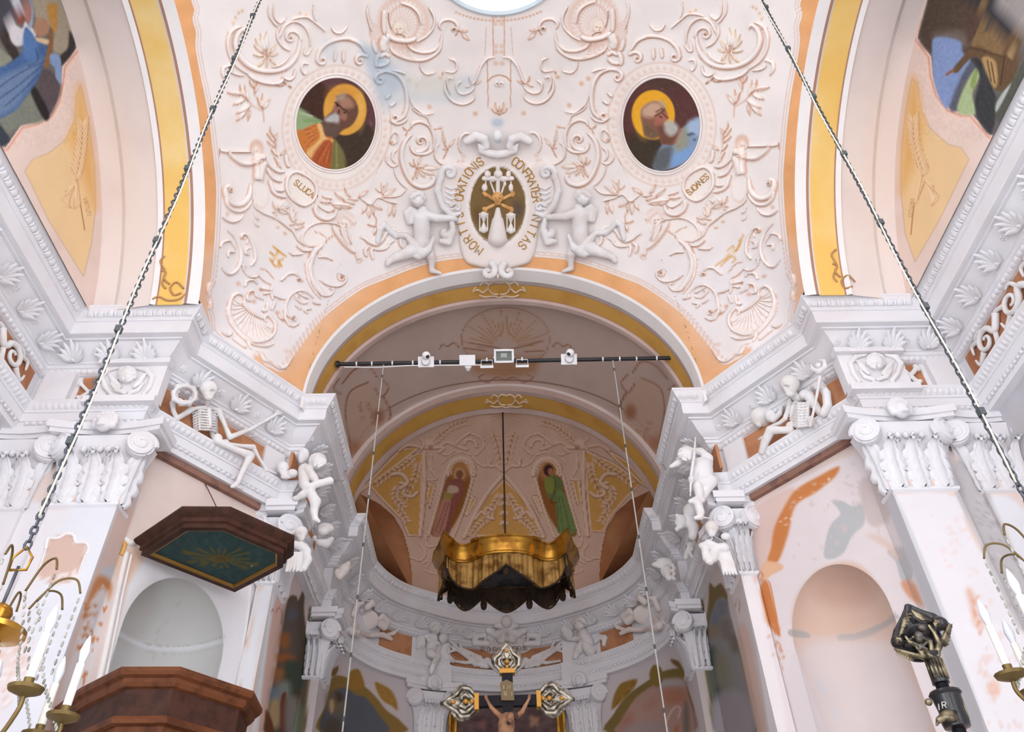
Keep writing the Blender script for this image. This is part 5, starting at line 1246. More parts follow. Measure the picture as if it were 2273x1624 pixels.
face(f, (305, 250), 80, 0.06, -0.2); f.chain([(470, 370), (500, 460)], [110, 90], 0.0).ball((430, 330), (80, 60), 0.0).chain([(540, 330), (540, 270), (460, 200), (395, 190)], [46, 44, 38, 34], [0.0, 0.03, 0.07, 0.09]).chain([(410, 400), (390, 460), (355, 490)], [46, 40, 34], 0.05)
f.chain([(560, 520), (480, 540), (415, 560)], [70, 66, 60], 0.04).chain([(420, 570), (440, 640), (440, 700)], [56, 46, 36], 0.08).chain([(470, 710), (400, 715), (345, 730)], [34, 34, 26], 0.08).chain([(540, 560), (500, 640), (470, 700)], [54, 44, 36], 0.03).chain([(430, 770), (450, 840), (455, 890)], [46, 42, 32], 0.07).chain([(450, 895), (400, 905)], [30, 22], 0.08).bone((460, 900), (550, 905), 12, 8, 0.05)
f.chain([(250, 300), (200, 330), (140, 360)], [40, 34, 20], -0.02)
f.build('stucco_putto', 'white stucco putto on the chancel pier by the empty niche, arm raised', 'sculpture', 0.012, 0.015, GF)
f = fig_on(1460, 960, 4.777, **pl); f.chain([(400, 50), (385, 250), (355, 450)], [8, 14, 18], 0.16).ball((355, 500), (30, 46), 0.16).chain([(350, 540), (345, 670)], [14, 9], 0.16)
f.build('stucco_spear', 'thin white stucco spear held upright by the pier putto', 'spear', 0.010, 0.006)
f = fig_on(1460, 960, 4.777, p0=(0, 8.62, 0), n=(0, 1, 0)); skull(f, (570, 1010), 72, 0.10, 0.25)
f.chain([(460, 1200), (540, 1180), (620, 1230), (590, 1330), (540, 1370)], [30, 46, 56, 46, 30], 0.05).chain([(500, 1240), (510, 1330), (560, 1380)], [40, 34, 26], 0.04).ball((720, 1100), (50, 36), 0.10).ball((690, 1220), (70, 50), 0.07)
for k in range(5): f.chain([(640+k*28, 1270), (680+k*28, 1380), (700+k*34, 1500)], [20, 20, 12], 0.06)
f.build('stucco_skull', 'white stucco skull with ruffled collar on the pier capital by the empty niche', 'sculpture', 0.012, 0.01)
f = fig_on(1460, 960, 4.777, p0=(2.4, 9.6, 0), n=(0.6, 0.8, 0)); f.ball((250, 950), (62, 80), 0.06).ball((350, 840), (80, 90), 0.0).chain([(330, 930), (380, 1010), (370, 1100)], [60, 56, 40], 0.0)
for k in range(7): f.ball((205+18*(k % 3), 880+k*24), 24, 0.10)
f.build('stucco_bust', 'grey shaded stucco bust on the chancel frieze behind the spear putto', 'sculpture', 0.014, 0.012)
f = fig_on(1460, 960, 4.777, p0=(2.45, 11.3, 0), n=(0.5, 0.86, 0)); f.ball((95, 1470), (60, 66), 0.05).ball((60, 1400), (120, 40), 0.05, flat=0.8).ball((70, 1365), (80, 40), 0.05).ball((120, 1540), (36, 36), 0.06)
for k in range(6): f.ball((160+14*(k % 2), 1410+k*28), 20, 0.08)
f.build('stucco_skull', 'white stucco skull wearing a broad brimmed hat inside the apse arch', 'sculpture', 0.012, 0.01)
f = fig_on(1460, 960, 4.777, p0=(2.5, 10.2, 0), n=(0.7, 0.7, 0)); f.chain([(360, 1200), (330, 1280), (300, 1320)], [40, 44, 30], 0.04)
for k in range(6): f.ball((330+16*(k % 3), 1180+k*26), 22, 0.08)
f.build('stucco_drapery', 'knotted grey stucco drapery hanging on the chancel frieze by the empty niche', 'sculpture', 0.014, 0.012)
# --- putti, shield and scrolls on the apse frieze
TB = dict(tree=TRIM_BVH)
f = fig_on(900, 1280, 4.722, **TB); face(f, (312, 540), 56, 0.06, 0.3); f.chain([(280, 650), (270, 740)], [58, 54], 0.05).chain([(250, 660), (290, 700), (345, 690)], [24, 22, 18], 0.10).chain([(265, 800), (330, 840)], [46, 42], 0.10).chain([(330, 850), (290, 930), (270, 1000)], [34, 26, 20], [0.14, 0.18, 0.2]).ball((160, 690), (50, 80), 0.03, flat=0.5).chain([(130, 740), (180, 640), (250, 620)], [20, 26, 20], 0.03)
f.build('stucco_putto', 'seated winged stucco putto with folded arms on the apse frieze', 'sculpture', 0.013, 0.014, GF)
f = fig_on(900, 1280, 4.722, **TB); f.ball((395, 640), (48, 50), 0.05).chain([(420, 720), (390, 790), (440, 850), (500, 880)], [46, 36, 40, 24], 0.06)
f.build('stucco_putto', 'small stooping stucco child beside the seated winged putto', 'sculpture', 0.013, 0.014)
f = fig_on(900, 1280, 4.722, **TB); face(f, (1825, 500), 62, 0.07, -0.3); f.chain([(1870, 600), (1920, 690)], [60, 52], 0.04).chain([(1860, 620), (1800, 650), (1740, 650)], [30, 26, 20], 0.09).chain([(1820, 760), (1850, 720)], [52, 50], 0.06).chain([(1940, 780), (1900, 730)], [56, 50], 0.08).chain([(1800, 790), (1780, 840)], [36, 26], 0.08).chain([(1990, 680), (2040, 630), (2090, 640), (2080, 710)], [20, 28, 30, 20], 0.04)
f.build('stucco_putto', 'crouching stucco putto embracing a head on the apse frieze', 'sculpture', 0.013, 0.014, GF)
f = fig_on(900, 1280, 4.722, **TB); f.ball((1700, 600), (58, 62), 0.06).ball((1660, 560), (34, 40), 0.05).ball((1735, 650), (30, 24), 0.08)
f.build('stucco_infant', 'round stucco infant head held by the crouching apse putto', 'sculpture', 0.013, 0.012)
f = fig_on(900, 1280, 4.722, **TB)
for e in (-1, 1):
    X = lambda x: 1060+e*x
    f.chain([(X(20), 560), (X(110), 600), (X(190), 560), (X(120), 560)], [44, 40, 30, 18], 0.06); f.chain([(X(200), 700), (X(330), 690), (X(330), 620), (X(230), 610), (X(220), 660)], [26, 30, 30, 22, 14], 0.05); f.chain([(X(60), 640), (X(40), 520), (X(110), 510)], [50, 40, 24], 0.05)
    for q in (((170, 900), (330, 920), (450, 800), (600, 660)), ((200, 890), (380, 860), (520, 760), (640, 800)), ((160, 930), (280, 880), (420, 900), (560, 880)), ((280, 850), (470, 760), (500, 670)), ((420, 810), (560, 740), (590, 720))): f.chain([(X(a), b) for a, b in q], np.linspace(26, 12, len(q)), 0.05)
    f.chain([(X(90), 980), (X(200), 880), (X(260), 930), (X(200), 950)], [24, 34, 24, 14], 0.05)
f.ball((1060, 470), (56, 60), 0.08).ball((1060, 430), (34, 26), 0.08).ball((1060, 770), (300, 130), 0.0, flat=0.22).ball((1060, 660), (220, 60), 0.02, flat=0.25)
shield = f.build('stucco_shield', 'white stucco inscription shield with crown and leafy scrolls on the apse frieze behind the cross', 'sculpture', 0.013, 0.012)
for (cx, cy, s, nm) in ((812, 1375, -1, 'pulpit'), (1434, 1363, 1, 'empty niche')):
    f = fig_on(cx, cy, 5.41, **TB); X = lambda x: -s*x
    f.ball((0, 0), (150, 120), 0.0, flat=0.3); f.chain([(X(130), 20), (X(220), 80), (X(260), 20), (X(200), -40), (X(160), -10)], [40, 46, 44, 36, 20], 0.06); f.chain([(X(-100), 150), (X(20), 190), (X(200), 180), (X(300), 230)], [34, 30, 30, 24], 0.06)
    f.chain([(X(-150), -60), (X(-100), -180), (X(-40), -200)], [30, 34, 20], 0.04); f.chain([(X(20), -150), (X(60), -200), (X(100), -180)], [40, 44, 30], 0.05); f.chain([(X(200), 200), (X(340), 160), (X(380), 120)], [20, 24, 12], 0.04); f.chain([(X(-120), 60), (X(-160), 140), (X(-80), 190)], [36, 44, 30], 0.06)
    o = f.build('stucco_scroll_shield', 'curling stucco shield with painted Latin text on the apse frieze, %s side' % nm, 'sculpture', 0.013, 0.012, material=CREAM)
# heads on the apse capitals; scrolls on the side friezes
for s in (-1, 1):
    fr = [(p, t, n) for p, t, n in path_frames(0, _N, 0.52, 0.62, 0.3) if 2.6 < p[1] < 7.0 and p[0] < -4.8]
    for i, (p, t, n) in enumerate(fr):
        mb = MB(); e = 1 if i % 2 else -1
        def scr(P, r0, r1, off=0.05):
            Q = cr(P, 6); V = np.array([np.array([p[0], p[1], 7.72])+np.r_[t, 0]*x+np.array([0, 0, z])-np.r_[n, 0]*off for x, z in Q])*[-s*-1 if False else 1, 1, 1]
            if s > 0: V = V*[-1, 1, 1]
            mb.tube(V, np.linspace(r0, r1, len(Q)), 7)
        sp = [(0.16*math.cos(a)*(1-k/22), e*0.14*math.sin(a)*(1-k/22)) for k, a in enumerate(np.linspace(3.2, 11.5, 18))]
        scr([(-0.34, -e*0.10), (-0.22, e*0.02)]+sp, 0.040, 0.016)
        for a, b, c in (((-0.2, 0), (-0.12, e*0.16), (-0.02, e*0.17)), ((0.1, -e*0.1), (0.24, -e*0.14), (0.28, -e*0.04)), ((-0.05, -e*0.12), (0.06, -e*0.18), (0.16, -e*0.16)), ((0.12, e*0.06), (0.26, e*0.12), (0.3, e*0.02))): scr([a, b, c], 0.034, 0.012, 0.04)
        mb.build('frieze_scroll', STUC, trimL if s < 0 else trimR, True)

# ================================================================== cartouche over the chancel arch, with its two putti
dm = dict(tree=DOME_BVH)
for s in (-1, 1):
    f = fig_on(820, 380, 6.767, **dm)
    face(f, (730, 430), 104, 0.10, 0.35); f.chain([(800, 580), (780, 700), (790, 860), (790, 1040)], [70, 120, 118, 124], [0.08, 0.10, 0.10, 0.09])
    f.chain([(840, 650), (1000, 700), (1180, 705)], [66, 60, 50], [0.14, 0.16, 0.12]).ball((1240, 705), (52, 44), 0.11)
    for k in range(4): f.bone((1250, 680+k*20), (1310, 690+k*18), 13, 10, 0.12, 0.10)
    f.chain([(760, 1110), (620, 1200), (500, 1260)], [112, 100, 78], [0.08, 0.10, 0.09]).chain([(490, 1260), (380, 1300), (310, 1350)], [74, 60, 46], [0.09, 0.08, 0.07]).chain([(300, 1350), (280, 1390)], [48, 40], 0.07)
    f.chain([(860, 1120), (920, 1260), (940, 1350)], [92, 70, 58], [0.08, 0.08, 0.07]).chain([(940, 1350), (935, 1470)], [54, 40], [0.07, 0.06]).chain([(935, 1490), (1060, 1530)], [40, 26], [0.06, 0.08])
    me = body_mesh('body', f.prims, 0.014, 0.018); P2 = [np.array(v.co) for v in me.vertices]
    root = empty('stucco_putto', f.P((935, 1500))*[1 if s < 0 else -1, 1, 1]); tag(root, 'white stucco winged putto %s the oval cartouche above the chancel arch' % ('with head turned away, pushing' if s < 0 else 'facing out, steadying'), 'sculpture', 'putti holding the cartouche')
    def child(me, nm, m_=STUC):
        if s > 0:
            co = np.empty(len(me.vertices)*3, np.float32); me.vertices.foreach_get('co', co); co = co.reshape(-1, 3); co[:, 0] *= -1; me.vertices.foreach_set('co', co.ravel()); me.flip_normals()
        o = link(nm, me, None, m_); adopt(o, root); return o
    child(me, 'body')
    f.prims = []
    for k in range(7): f.chain([(720, 600+k*22), (620, 560+k*34), (530+k*8, 620+k*30)], [30, 34, 18], [0.06, 0.09, 0.05])
    child(body_mesh('wing', f.prims, 0.014, 0.012), 'wing'); f.prims = []
    f.chain([(560, 960), (700, 1130), (780, 1230), (880, 1180), (960, 1000)], [40, 70, 84, 60, 34], [0.05, 0.13, 0.14, 0.14, 0.10]).chain([(640, 1250), (740, 1270), (860, 1230)], [40, 60, 40], 0.14).chain([(130, 1060), (160, 860), (230, 800), (320, 900), (400, 960), (540, 960)], [40, 46, 44, 44, 44, 40], 0.03)
    child(body_mesh('sash', f.prims, 0.014, 0.012), 'sash')

KC = crop(920, 240, 3.692)     # the cartouche as seen in a close look
cart = empty('cartouche', hit(1105, 560)[0]); tag(cart, 'white stucco cartouche with oval skull and cross emblem and gold lettering over the arch', 'cartouche')
def plaque(name, outline, h, parent, tree=None, bevel=0.93, material=PAINT, nr=14, base=0.0, dome_up=0.0, store=True):
    """a thick slab with rounded edge, outline in pixels, standing h off the vault"""
    P = np.asarray(outline, float); c = P.mean(0); rings = []
    for sc, hh in [(1.0, -0.02), (1.0, h*0.55), (0.5+bevel*0.5, h*0.9), (bevel, h)]+[(bevel*(1-k/nr), h+dome_up*(1-(1-k/nr)**2)) for k in range(1, nr+1)]:
        rings.append([(lambda pn: pn[0]+pn[1]*(hh+base))(hit(*(c+(q-c)*max(sc, 0.004)), tree)) for q in P])
    V = np.array(rings); me = mesh(name, V.reshape(-1, 3), grid_faces(len(rings), len(P), True)); o = link(name, me, None, material); adopt(o, parent)
    if store: (DOME_PAINTED.append((o, V.reshape(-1, 3))))
    return o
_half = [(680, 330), (560, 360), (430, 330), (410, 250), (560, 180), (620, 250)]
OUT = cr(KC((685, 395), (540, 375), (470, 420), (420, 470), (300, 430), (210, 490), (180, 620), (200, 780), (290, 900), (350, 950), (370, 1130), (420, 1260), (520, 1300), (620, 1330), (685, 1400)), 5)
_ax = 685
def mir(P): Q = np.asarray(P, float).copy(); cx = 920+_ax/3.692; Q[:, 0] = 2*cx-Q[:, 0]; Q[:, 1] += (Q[:, 0]-cx)*-0.012; return Q
OUTL = np.concatenate([OUT, mir(OUT)[::-1][1:-1]])
cv_over.poly(OUTL, (243, 233, 229), 1.0, 1.5)
plaque('plate', OUTL, 0.07, cart, nr=26)
t = np.radians(np.linspace(0, 360, 96, endpoint=False)); OV = KC((682, 795))[0]
cv_over.poly(np.stack([OV[0]+70*np.cos(t), OV[1]+94*np.sin(t)], -1), (250, 243, 240), 1, 2)
oval_p = np.stack([OV[0]+61.5*np.cos(t), OV[1]+85.5*np.sin(t)], -1)
cv_over.poly(oval_p, (128, 104, 66), 1, 1.2); cv_over.grain(oval_p, 0, 5, 2, 3)
for k in range(60):
    a = RNG.uniform(0, 2*math.pi); r_ = math.sqrt(RNG.uniform(0, 0.85)); x, y = OV[0]+56*r_*math.cos(a), OV[1]+78*r_*math.sin(a)
    cv_over.stroke([(x-4, y-3), (x+4, y+3)], 3, (104, 82, 52) if k % 2 else (146, 120, 78), 0.4)
cv_over.ell(OV[0]+44, OV[1]+8, 12, 18, (70, 64, 84), 0.45, 0.6); cv_over.ell(OV[0]-44, OV[1]+20, 10, 16, (96, 72, 48), 0.5, 0.6)
plaque('emblem_field', oval_p, 0.006, cart, nr=16, base=0.072, bevel=0.985)
# carved parts of the cartouche
def cpart(name, chains, balls=(), material=STUC, off=0.09, cell=0.012, mirror=False):
    f = fig_on(920, 240, 3.692, **dm)
    for P, r in chains: f.chain(P, r, off)
    for c, r in balls: f.ball(c, r, off)
    if mirror:
        for P, r in chains: f.chain([(2*_ax-x, y) for x, y in P], r, off)
        for c, r in balls: f.ball((2*_ax-c[0], c[1]), r, off)
    o = link(name, body_mesh(name, f.prims, cell, 0.008), None, material); adopt(o, cart); return o
def vol(cx, cy, r0, a0, a1, w0, w1, n=16): P = spiral(cx, cy, r0, r0*0.15, a0, a1, n); return [tuple(q) for q in P], np.linspace(w0, w1, n)
for e in (0, 1):
    mm = (lambda P: [(2*_ax-x, y) for x, y in P]) if e else (lambda P: P)
    P, r = vol(290, 530, 80, 150, 640, 26, 12); cpart('volute', [(mm(P), r), (mm([(215, 560), (190, 680), (230, 800), (310, 880), (370, 860)]), [24, 26, 26, 24, 16])])
    P, r = vol(345, 815, 50, 200, 620, 16, 8); cpart('volute', [(mm(P), r)])
    P, r = vol(250, 1010, 55, 0, 300, 30, 12); cpart('volute', [(mm([(300, 910), (315, 1000), (280, 1100), (220, 1090)]), [20, 26, 30, 22]), (mm(P), r)])
    P, r = vol(600, 1340, 75, -60, 330, 30, 14); cpart('volute', [(mm(P), r)], off=0.11)
    cpart('shell_flutes', [(mm([(260, 640+k*42), (300, 660+k*42), (350, 645+k*42)]), [10, 12, 8]) for k in range(5)], off=0.08)
cpart('crest', [([(430, 270), (500, 230), (570, 250), (590, 310), (545, 340), (530, 300)], [30, 36, 34, 28, 22, 14]), ([(545, 350), (620, 370), (685, 378)], [22, 30, 32])], [((690, 250), 34)], mirror=True, off=0.11)
cpart('head', [], [((682, 225), (40, 46)), ((682, 262), (30, 22))], mat('worn_stucco', (232, 236, 240)), 0.14)
# the emblem
CB = mat('bone_ochre', (226, 178, 118), scale=12, rgb2=(206, 150, 92)); EMW = mat('emblem_white', (240, 234, 232))
cpart('cross', [([(684, 480), (684, 700)], [17, 17]), ([(570, 575), (800, 575)], [19, 19])], [((600, 540), (26, 30)), ((770, 540), (20, 30)), ((686, 540), (36, 34)), ((640, 590), (22, 16)), ((730, 590), (22, 16))], EMW, 0.075, 0.009)
for q, b in ((((585, 600), (575, 670)), ((575, 650), (24, 32))), (((790, 600), (795, 680)), ((790, 650), (20, 34))), (((620, 600), (655, 690)), ((655, 690), (8, 8))), (((745, 600), (715, 690)), ((740, 620), (14, 18)))): cpart('instrument', [(list(q), [7, 9])], [b], EMW, 0.075, 0.009)
f = fig_on(920, 240, 3.692, **dm); skull(f, (682, 735), 48, 0.085); o = link('skull', body_mesh('skull', f.prims, 0.007, 0.006), None, CB); adopt(o, cart)
for a, b in (((575, 700), (650, 745)), ((810, 700), (715, 745)), ((575, 830), (655, 790)), ((800, 830), (715, 790))): cpart('bone', [([a, b], [15, 13])], [((a[0]-6, a[1]-8), 16), ((a[0]+(6 if a[0] < 682 else -6), a[1]+10), 16)], CB, 0.075, 0.008)
cpart('mound', [([(684, 830), (682, 920)], [20, 40]), ([(682, 930), (680, 1060)], [50, 78])], [((640, 1080), (40, 30)), ((725, 1080), (40, 30))], EMW, 0.07, 0.010)
for x, y in ((567, 935), (790, 940)):
    cpart('hourglass', [([(x-32, y-68), (x+32, y-68)], [9, 9]), ([(x-28, y+66), (x+28, y+66)], [10, 10]), ([(x, y-60), (x, y), (x, y+60)], [30, 6, 30]), ([(x-32, y-66), (x-32, y+66)], [6, 6]), ([(x+32, y-66), (x+32, y+66)], [6, 6])], (), EMW, 0.075, 0.008)
# lettering round the oval: real raised letters
GOLD = mat('gold_letter', (196, 146, 62), rough=0.5, metal=0.2)
def letters(txt, a0, a1, k=1.0, size=19, flip=False, rad=(79, 103)):
    n = len(txt)
    for i, ch in enumerate(txt):
        if ch == ' ': continue
        a = math.radians(a0+(a1-a0)*i/(n-1)); x, y = OV[0]+rad[0]*math.cos(a), OV[1]+rad[1]*math.sin(a)
        tx, ty = -rad[0]*math.sin(a), rad[1]*math.cos(a); ang = math.degrees(math.atan2(ty, tx))+(180 if a1 < a0 else 0)
        A = math.radians(ang); w_ = 0.11 if ch in 'I.' else 0.31; ox, oy = x-w_*size*math.cos(A), y-w_*size*math.sin(A)
        st = stroke_text(None, ch, ox, oy, size, ang, None)
        mb = MB()
        for Q in st:
            V = [(lambda pn: pn[0]+pn[1]*0.078)(hit(*q)) for q in Q]; mb.tube(V, 0.0085, 6)
        if mb.V: o = mb.build('letter', GOLD, None, True); adopt(o, cart)
letters('MORTIS', 118, 170); letters('ORATIONIS', 190, 244); letters('CONFRATER', 296, 352); letters('NITAS', 14, 52)
# small scroll ornament on the arch soffit's crown

# ================================================================== furnishings
WOOD = mat('dark_walnut', (112, 66, 40), rough=0.6, scale=7, rgb2=(84, 48, 30), spec=0.2)
WOOD_D = mat('darker_walnut', (74, 46, 36), rough=0.6, scale=9, rgb2=(58, 36, 28), spec=0.2)
def ring_mesh(name, plan, prof, material, parent, closed=True, sharp=0.5, cap=None):
    """profile (offset outwards, z) swept round a closed plan polygon"""
    P = np.asarray(plan, float); n = len(P); out = []
    T = np.roll(P, -1, 0)-P; T /= np.linalg.norm(T, axis=1)[:, None]; N = np.stack([T[:, 1], -T[:, 0]], -1)
    for d, z in prof:
        q = []
        for i in range(n):
            b = N[i-1]+N[i]; q.append(P[i]+b*d*2/max(b @ b, 0.3))
        out.append(np.c_[np.array(q), np.full(n, z)])
    V = np.concatenate(out); F = [tuple(f) for f in grid_faces(len(prof), n, True)]
    if cap: F += [tuple(range(n))] if 'b' in cap else []; F += [tuple(range((len(prof)-1)*n, len(prof)*n))] if cap and 't' in cap else []
    me = mesh(name, V, F, True); me.set_sharp_from_angle(angle=sharp); o = link(name, me, None, material); adopt(o, parent); return o
# --- pulpit
PP = np.array([(-3.57, 6.83), (-3.08, 6.41), (-2.68, 6.43), (-2.25, 6.96), (-2.27, 7.35), (-3.00, 8.35), (-4.0, 7.30)])   # rim as measured at its height
pul = empty('pulpit', (-3.1, 7.2, 0)); tag(pul, 'dark walnut panelled pulpit in front of the grey arched niche', 'pulpit')
cen = PP.mean(0); PI_ = cen+(PP-cen)*0.93
ring_mesh('rim', PI_, [(0.0, 4.06), (0.03, 4.07), (0.05, 4.10), (0.05, 4.13), (0.085, 4.145), (0.10, 4.17), (0.10, 4.20), (0.06, 4.215), (-0.06, 4.215), (-0.06, 4.0)], WOOD, pul)
ring_mesh('frieze', PI_, [(0.0, 3.84), (0.0, 4.06)], WOOD_D, pul)
ring_mesh('moulding', PI_, [(0.0, 3.78), (0.035, 3.79), (0.045, 3.82), (0.03, 3.845), (0.0, 3.85)], WOOD, pul)
ring_mesh('body', PI_, [(-0.5, 2.75), (-0.28, 2.8), (-0.10, 2.95), (0.0, 3.0), (-0.01, 3.0), (-0.01, 3.79)], WOOD, pul, cap='b')
for i in range(5):
    a, b = PI_[i], PI_[i+1]; L = np.linalg.norm(b-a); t = (b-a)/L; n2 = np.array([t[1], -t[0]]); e = min(0.10, L*0.2); m2 = MB()
    z0, z1 = 3.12, 3.68
    if i == 4: continue
    V = [np.r_[a+t*u+n2*0.006, z] for u, z in ((e, z0), (L-e, z0), (L-e, z1), (e, z1))]; m2.add(V, [(0, 1, 2, 3)])
    o = m2.build('panel', WOOD_D); adopt(o, pul)
    m2 = MB()
    for (u0, za), (u1, zb) in (((e, z0), (L-e, z0)), ((L-e, z0), (L-e, z1)), ((L-e, z1), (e, z1)), ((e, z1), (e, z0))): m2.tube([np.r_[a+t*u0+n2*0.005, za], np.r_[a+t*u1+n2*0.005, zb]], 0.014, 6)
    o = m2.build('panel_frame', WOOD, None, True); adopt(o, pul)
m2 = MB(); m2.lathe([(0.30, 2.76), (0.26, 2.6), (0.12, 2.3), (0.08, 0.0)], (-3.1, 7.2, 0), 12); o = m2.build('stem', WOOD, None, True); adopt(o, pul)
# --- sounding board
TP = np.array([(-3.84, 7.44), (-3.21, 6.88), (-2.78, 6.90), (-2.28, 7.46), (-2.35, 7.78), (-3.04, 8.36)])
tst = empty('sounding_board', (-3.0, 7.6, 5.8)); tag(tst, 'angular dark wooden sounding board with blue green rayed underside above the pulpit', 'sounding board')
c2 = TP.mean(0); TI = c2+(TP-c2)*0.93
ring_mesh('cornice', TI, [(-0.06, 5.80), (0.0, 5.80), (0.0, 5.845), (0.025, 5.86), (0.025, 5.905), (0.06, 5.93), (0.085, 5.965), (0.085, 5.99), (0.02, 6.0), (-0.3, 6.02)], WOOD_D, tst, cap='t')
ring_mesh('frame', TI, [(-0.09, 5.83), (-0.075, 5.805), (-0.05, 5.80)], mat('worn_gilt', (150, 110, 50), rough=0.4, metal=0.5), tst)
k_ = 40; q = np.linspace(0, 1, k_)[:, None, None]
_e = []
for i in range(6):
    for t_ in np.linspace(0, 1, 14, endpoint=False): _e.append(TI[i]*(1-t_)+TI[(i+1) % 6]*t_)
_e = np.array(_e); _V = np.concatenate([c2+(_e-c2)*0.985*s_ for s_ in np.linspace(0.002, 1, k_)]); _V = np.c_[_V, np.full(len(_V), 5.835)]
cv_t = Canvas(290, 1150, 650, 1330, (60, 82, 82)); cv_t.grain([(290, 1150), (650, 1330)], 7, 8, 4, 4)
tc_ = (490, 1240)
for a, L, w_ in ((197, 85, 9), (215, 62, 6), (182, 60, 5), (170, 70, 6), (155, 55, 5), (120, 30, 5), (90, 28, 6), (60, 34, 5), (30, 66, 8), (14, 84, 7), (0, 60, 4), (340, 66, 5), (320, 56, 5), (290, 34, 5), (262, 34, 6), (240, 44, 5)):
    A = math.radians(a); P_ = [(tc_[0]+L*u*math.cos(A), tc_[1]+L*u*math.sin(A)*0.62) for u in np.linspace(0.15, 1, 6)]; cv_t.stroke(P_, np.linspace(2, w_, 6), (122, 104, 52), 0.75)
cv_t.ell(*tc_, 20, 9, (118, 92, 46), 0.6, 0.3); cv_t.ell(558, 1256, 3, 1.5, (190, 170, 120), 0.9)
tb = link('underside', mesh('underside', _V, grid_faces(k_, len(_e), True)), None, PAINT); adopt(tb, tst); PAINTED.append((tb, _V, cv_t))
m2 = MB(); m2.tube([on_plane(455, 1072, _oL+_nL*0.1, _nL), on_plane(500, 1165, _oL-_nL*0.35, _nL)], 0.006, 6); o = m2.build('support_rod', mat('rust_iron', (104, 74, 60), rough=0.7)); adopt(o, tst)

# --- baldachin under the apse vault
GILT = mat('gilt_wood', (190, 140, 54), rough=0.32, metal=0.75, scale=5, rgb2=(140, 92, 32)); DRAPE = mat('gilt_drapery', (178, 140, 78), rough=0.45, metal=0.4, scale=6, rgb2=(120, 84, 40)); DARKW = mat('baldachin_inside', (66, 48, 36), rough=0.8, scale=5, rgb2=(44, 34, 28))
bal = empty('baldachin', (0.0, 11.9, 7.4)); tag(bal, 'gilded baldachin with scalloped wooden drapery hanging in the apse', 'baldachin')
half = [(0, -1.0), (0.20, -0.985), (0.38, -0.93), (0.50, -0.84), (0.52, -0.80), (0.62, -0.71), (0.76, -0.665), (0.90, -0.69), (1.0, -0.78), (1.07, -0.92), (1.13, -0.70), (1.21, -0.52), (1.25, -0.28), (1.22, -0.05), (1.12, 0.12), (1.02, 0.30), (0.9, 0.52), (0.7, 0.70), (0.4, 0.82), (0, 0.86)]
half = np.array(half); pl_ = np.concatenate([half, (half*[-1, 1])[::-1][1:-1]])
pl_ = np.stack([pl_[:, 0]*0.85, np.where(pl_[:, 1] < 0, pl_[:, 1]*0.88, pl_[:, 1]*0.42)], -1); PLB = pl_+[0.0, 11.9]
GP = [(0.0, 7.74), (0.02, 7.74), (0.03, 7.76), (0.02, 7.78), (0.03, 7.80), (0.035, 7.86), (0.06, 7.91), (0.095, 7.95), (0.10, 7.965), (0.12, 7.975), (0.12, 8.0), (0.10, 8.01), (0.05, 8.0)]
ring_mesh('cornice', PLB, GP, GILT, bal, sharp=0.9)
for s in (-1, 1):
    m2 = MB(); R = np.array([[math.cos(s*0.5), -math.sin(s*0.5), 0], [math.sin(s*0.5), math.cos(s*0.5), 0], [0, 0, 1]])
    m2.box((s*0.435, 11.14, 7.86), (0.10, 0.16, 0.26), R); m2.box((s*0.435, 11.12, 7.98), (0.14, 0.22, 0.05), R); o = m2.build('bracket', GILT); adopt(o, bal)
# drapery: arclength-sampled plan, scalloped lower edge, folds
_c = np.concatenate([PLB, PLB[:1]]); _s = np.r_[0, np.cumsum(np.linalg.norm(np.diff(_c, axis=0), axis=1))]; nq = 420; qs = np.linspace(0, _s[-1], nq, endpoint=False)
XY = np.stack([np.interp(qs, _s, _c[:, i]) for i in range(2)], -1); ctr = np.array([0.0, 11.9]); Tt = np.roll(XY, -1, 0)-np.roll(XY, 1, 0); Tt /= np.linalg.norm(Tt, axis=1)[:, None]; Nn = np.stack([Tt[:, 1], -Tt[:, 0]], -1)
# scallops: points high at the knots, hanging between them
kn = []
for kx in (0, 1.07, 1.24, 0.70): pass
knots = sorted([0.0]+[float(np.interp(v, [0, 1], [0, 1])) for v in ()]+[])
def arc_of(pt): return qs[np.argmin(np.linalg.norm(XY-np.array(pt)-ctr, axis=1))]
KN = sorted([arc_of(p_) for p_ in ((0, -0.88), (0.91, -0.81), (0.93, 0.06), (0.38, 0.34), (-0.38, 0.34), (-0.93, 0.06), (-0.91, -0.81))]); KN = np.array(KN+[KN[0]+_s[-1]])
ph = np.array([(lambda j: (q_+(_s[-1] if q_ < KN[0] else 0)-KN[j])/(KN[j+1]-KN[j]))(max(0, np.searchsorted(KN, q_+(_s[-1] if q_ < KN[0] else 0), 'right')-1)) if True else 0 for q_ in qs])
low = np.where(XY[:, 1] < 11.75, 7.27, 7.36)+0.27*(np.abs(2*ph-1)**1.6); fold = 0.018*np.sin(qs*34)+0.012*np.sin(qs*61+1)
for nm, dd, mt in (('drapery', 0.0, DRAPE), ('lining', -0.03, DARKW)):
    rows = []
    for v in np.linspace(0, 1, 9): rows.append(np.c_[XY+Nn*(dd-0.01+fold[:, None]*(0.3+v)*(1 if dd == 0 else 0.6)), 7.76*(1-v)+low*v])
    o = link(nm, mesh(nm, np.concatenate(rows), grid_faces(9, nq, True)), None, mt); adopt(o, bal)
m2 = MB(); m2.tube(np.c_[XY+Nn*0.0, low], 0.016, 6, closed=True); o = m2.build('hem', DARKW, None, True); adopt(o, bal)
m2 = MB(); m2.prism([tuple(p_) for p_ in (ctr+(PLB-ctr)*0.97)], 7.78, 7.82); o = m2.build('ceiling_board', mat('baldachin_cloth', (84, 84, 88), scale=4, rgb2=(52, 50, 54))); adopt(o, bal)
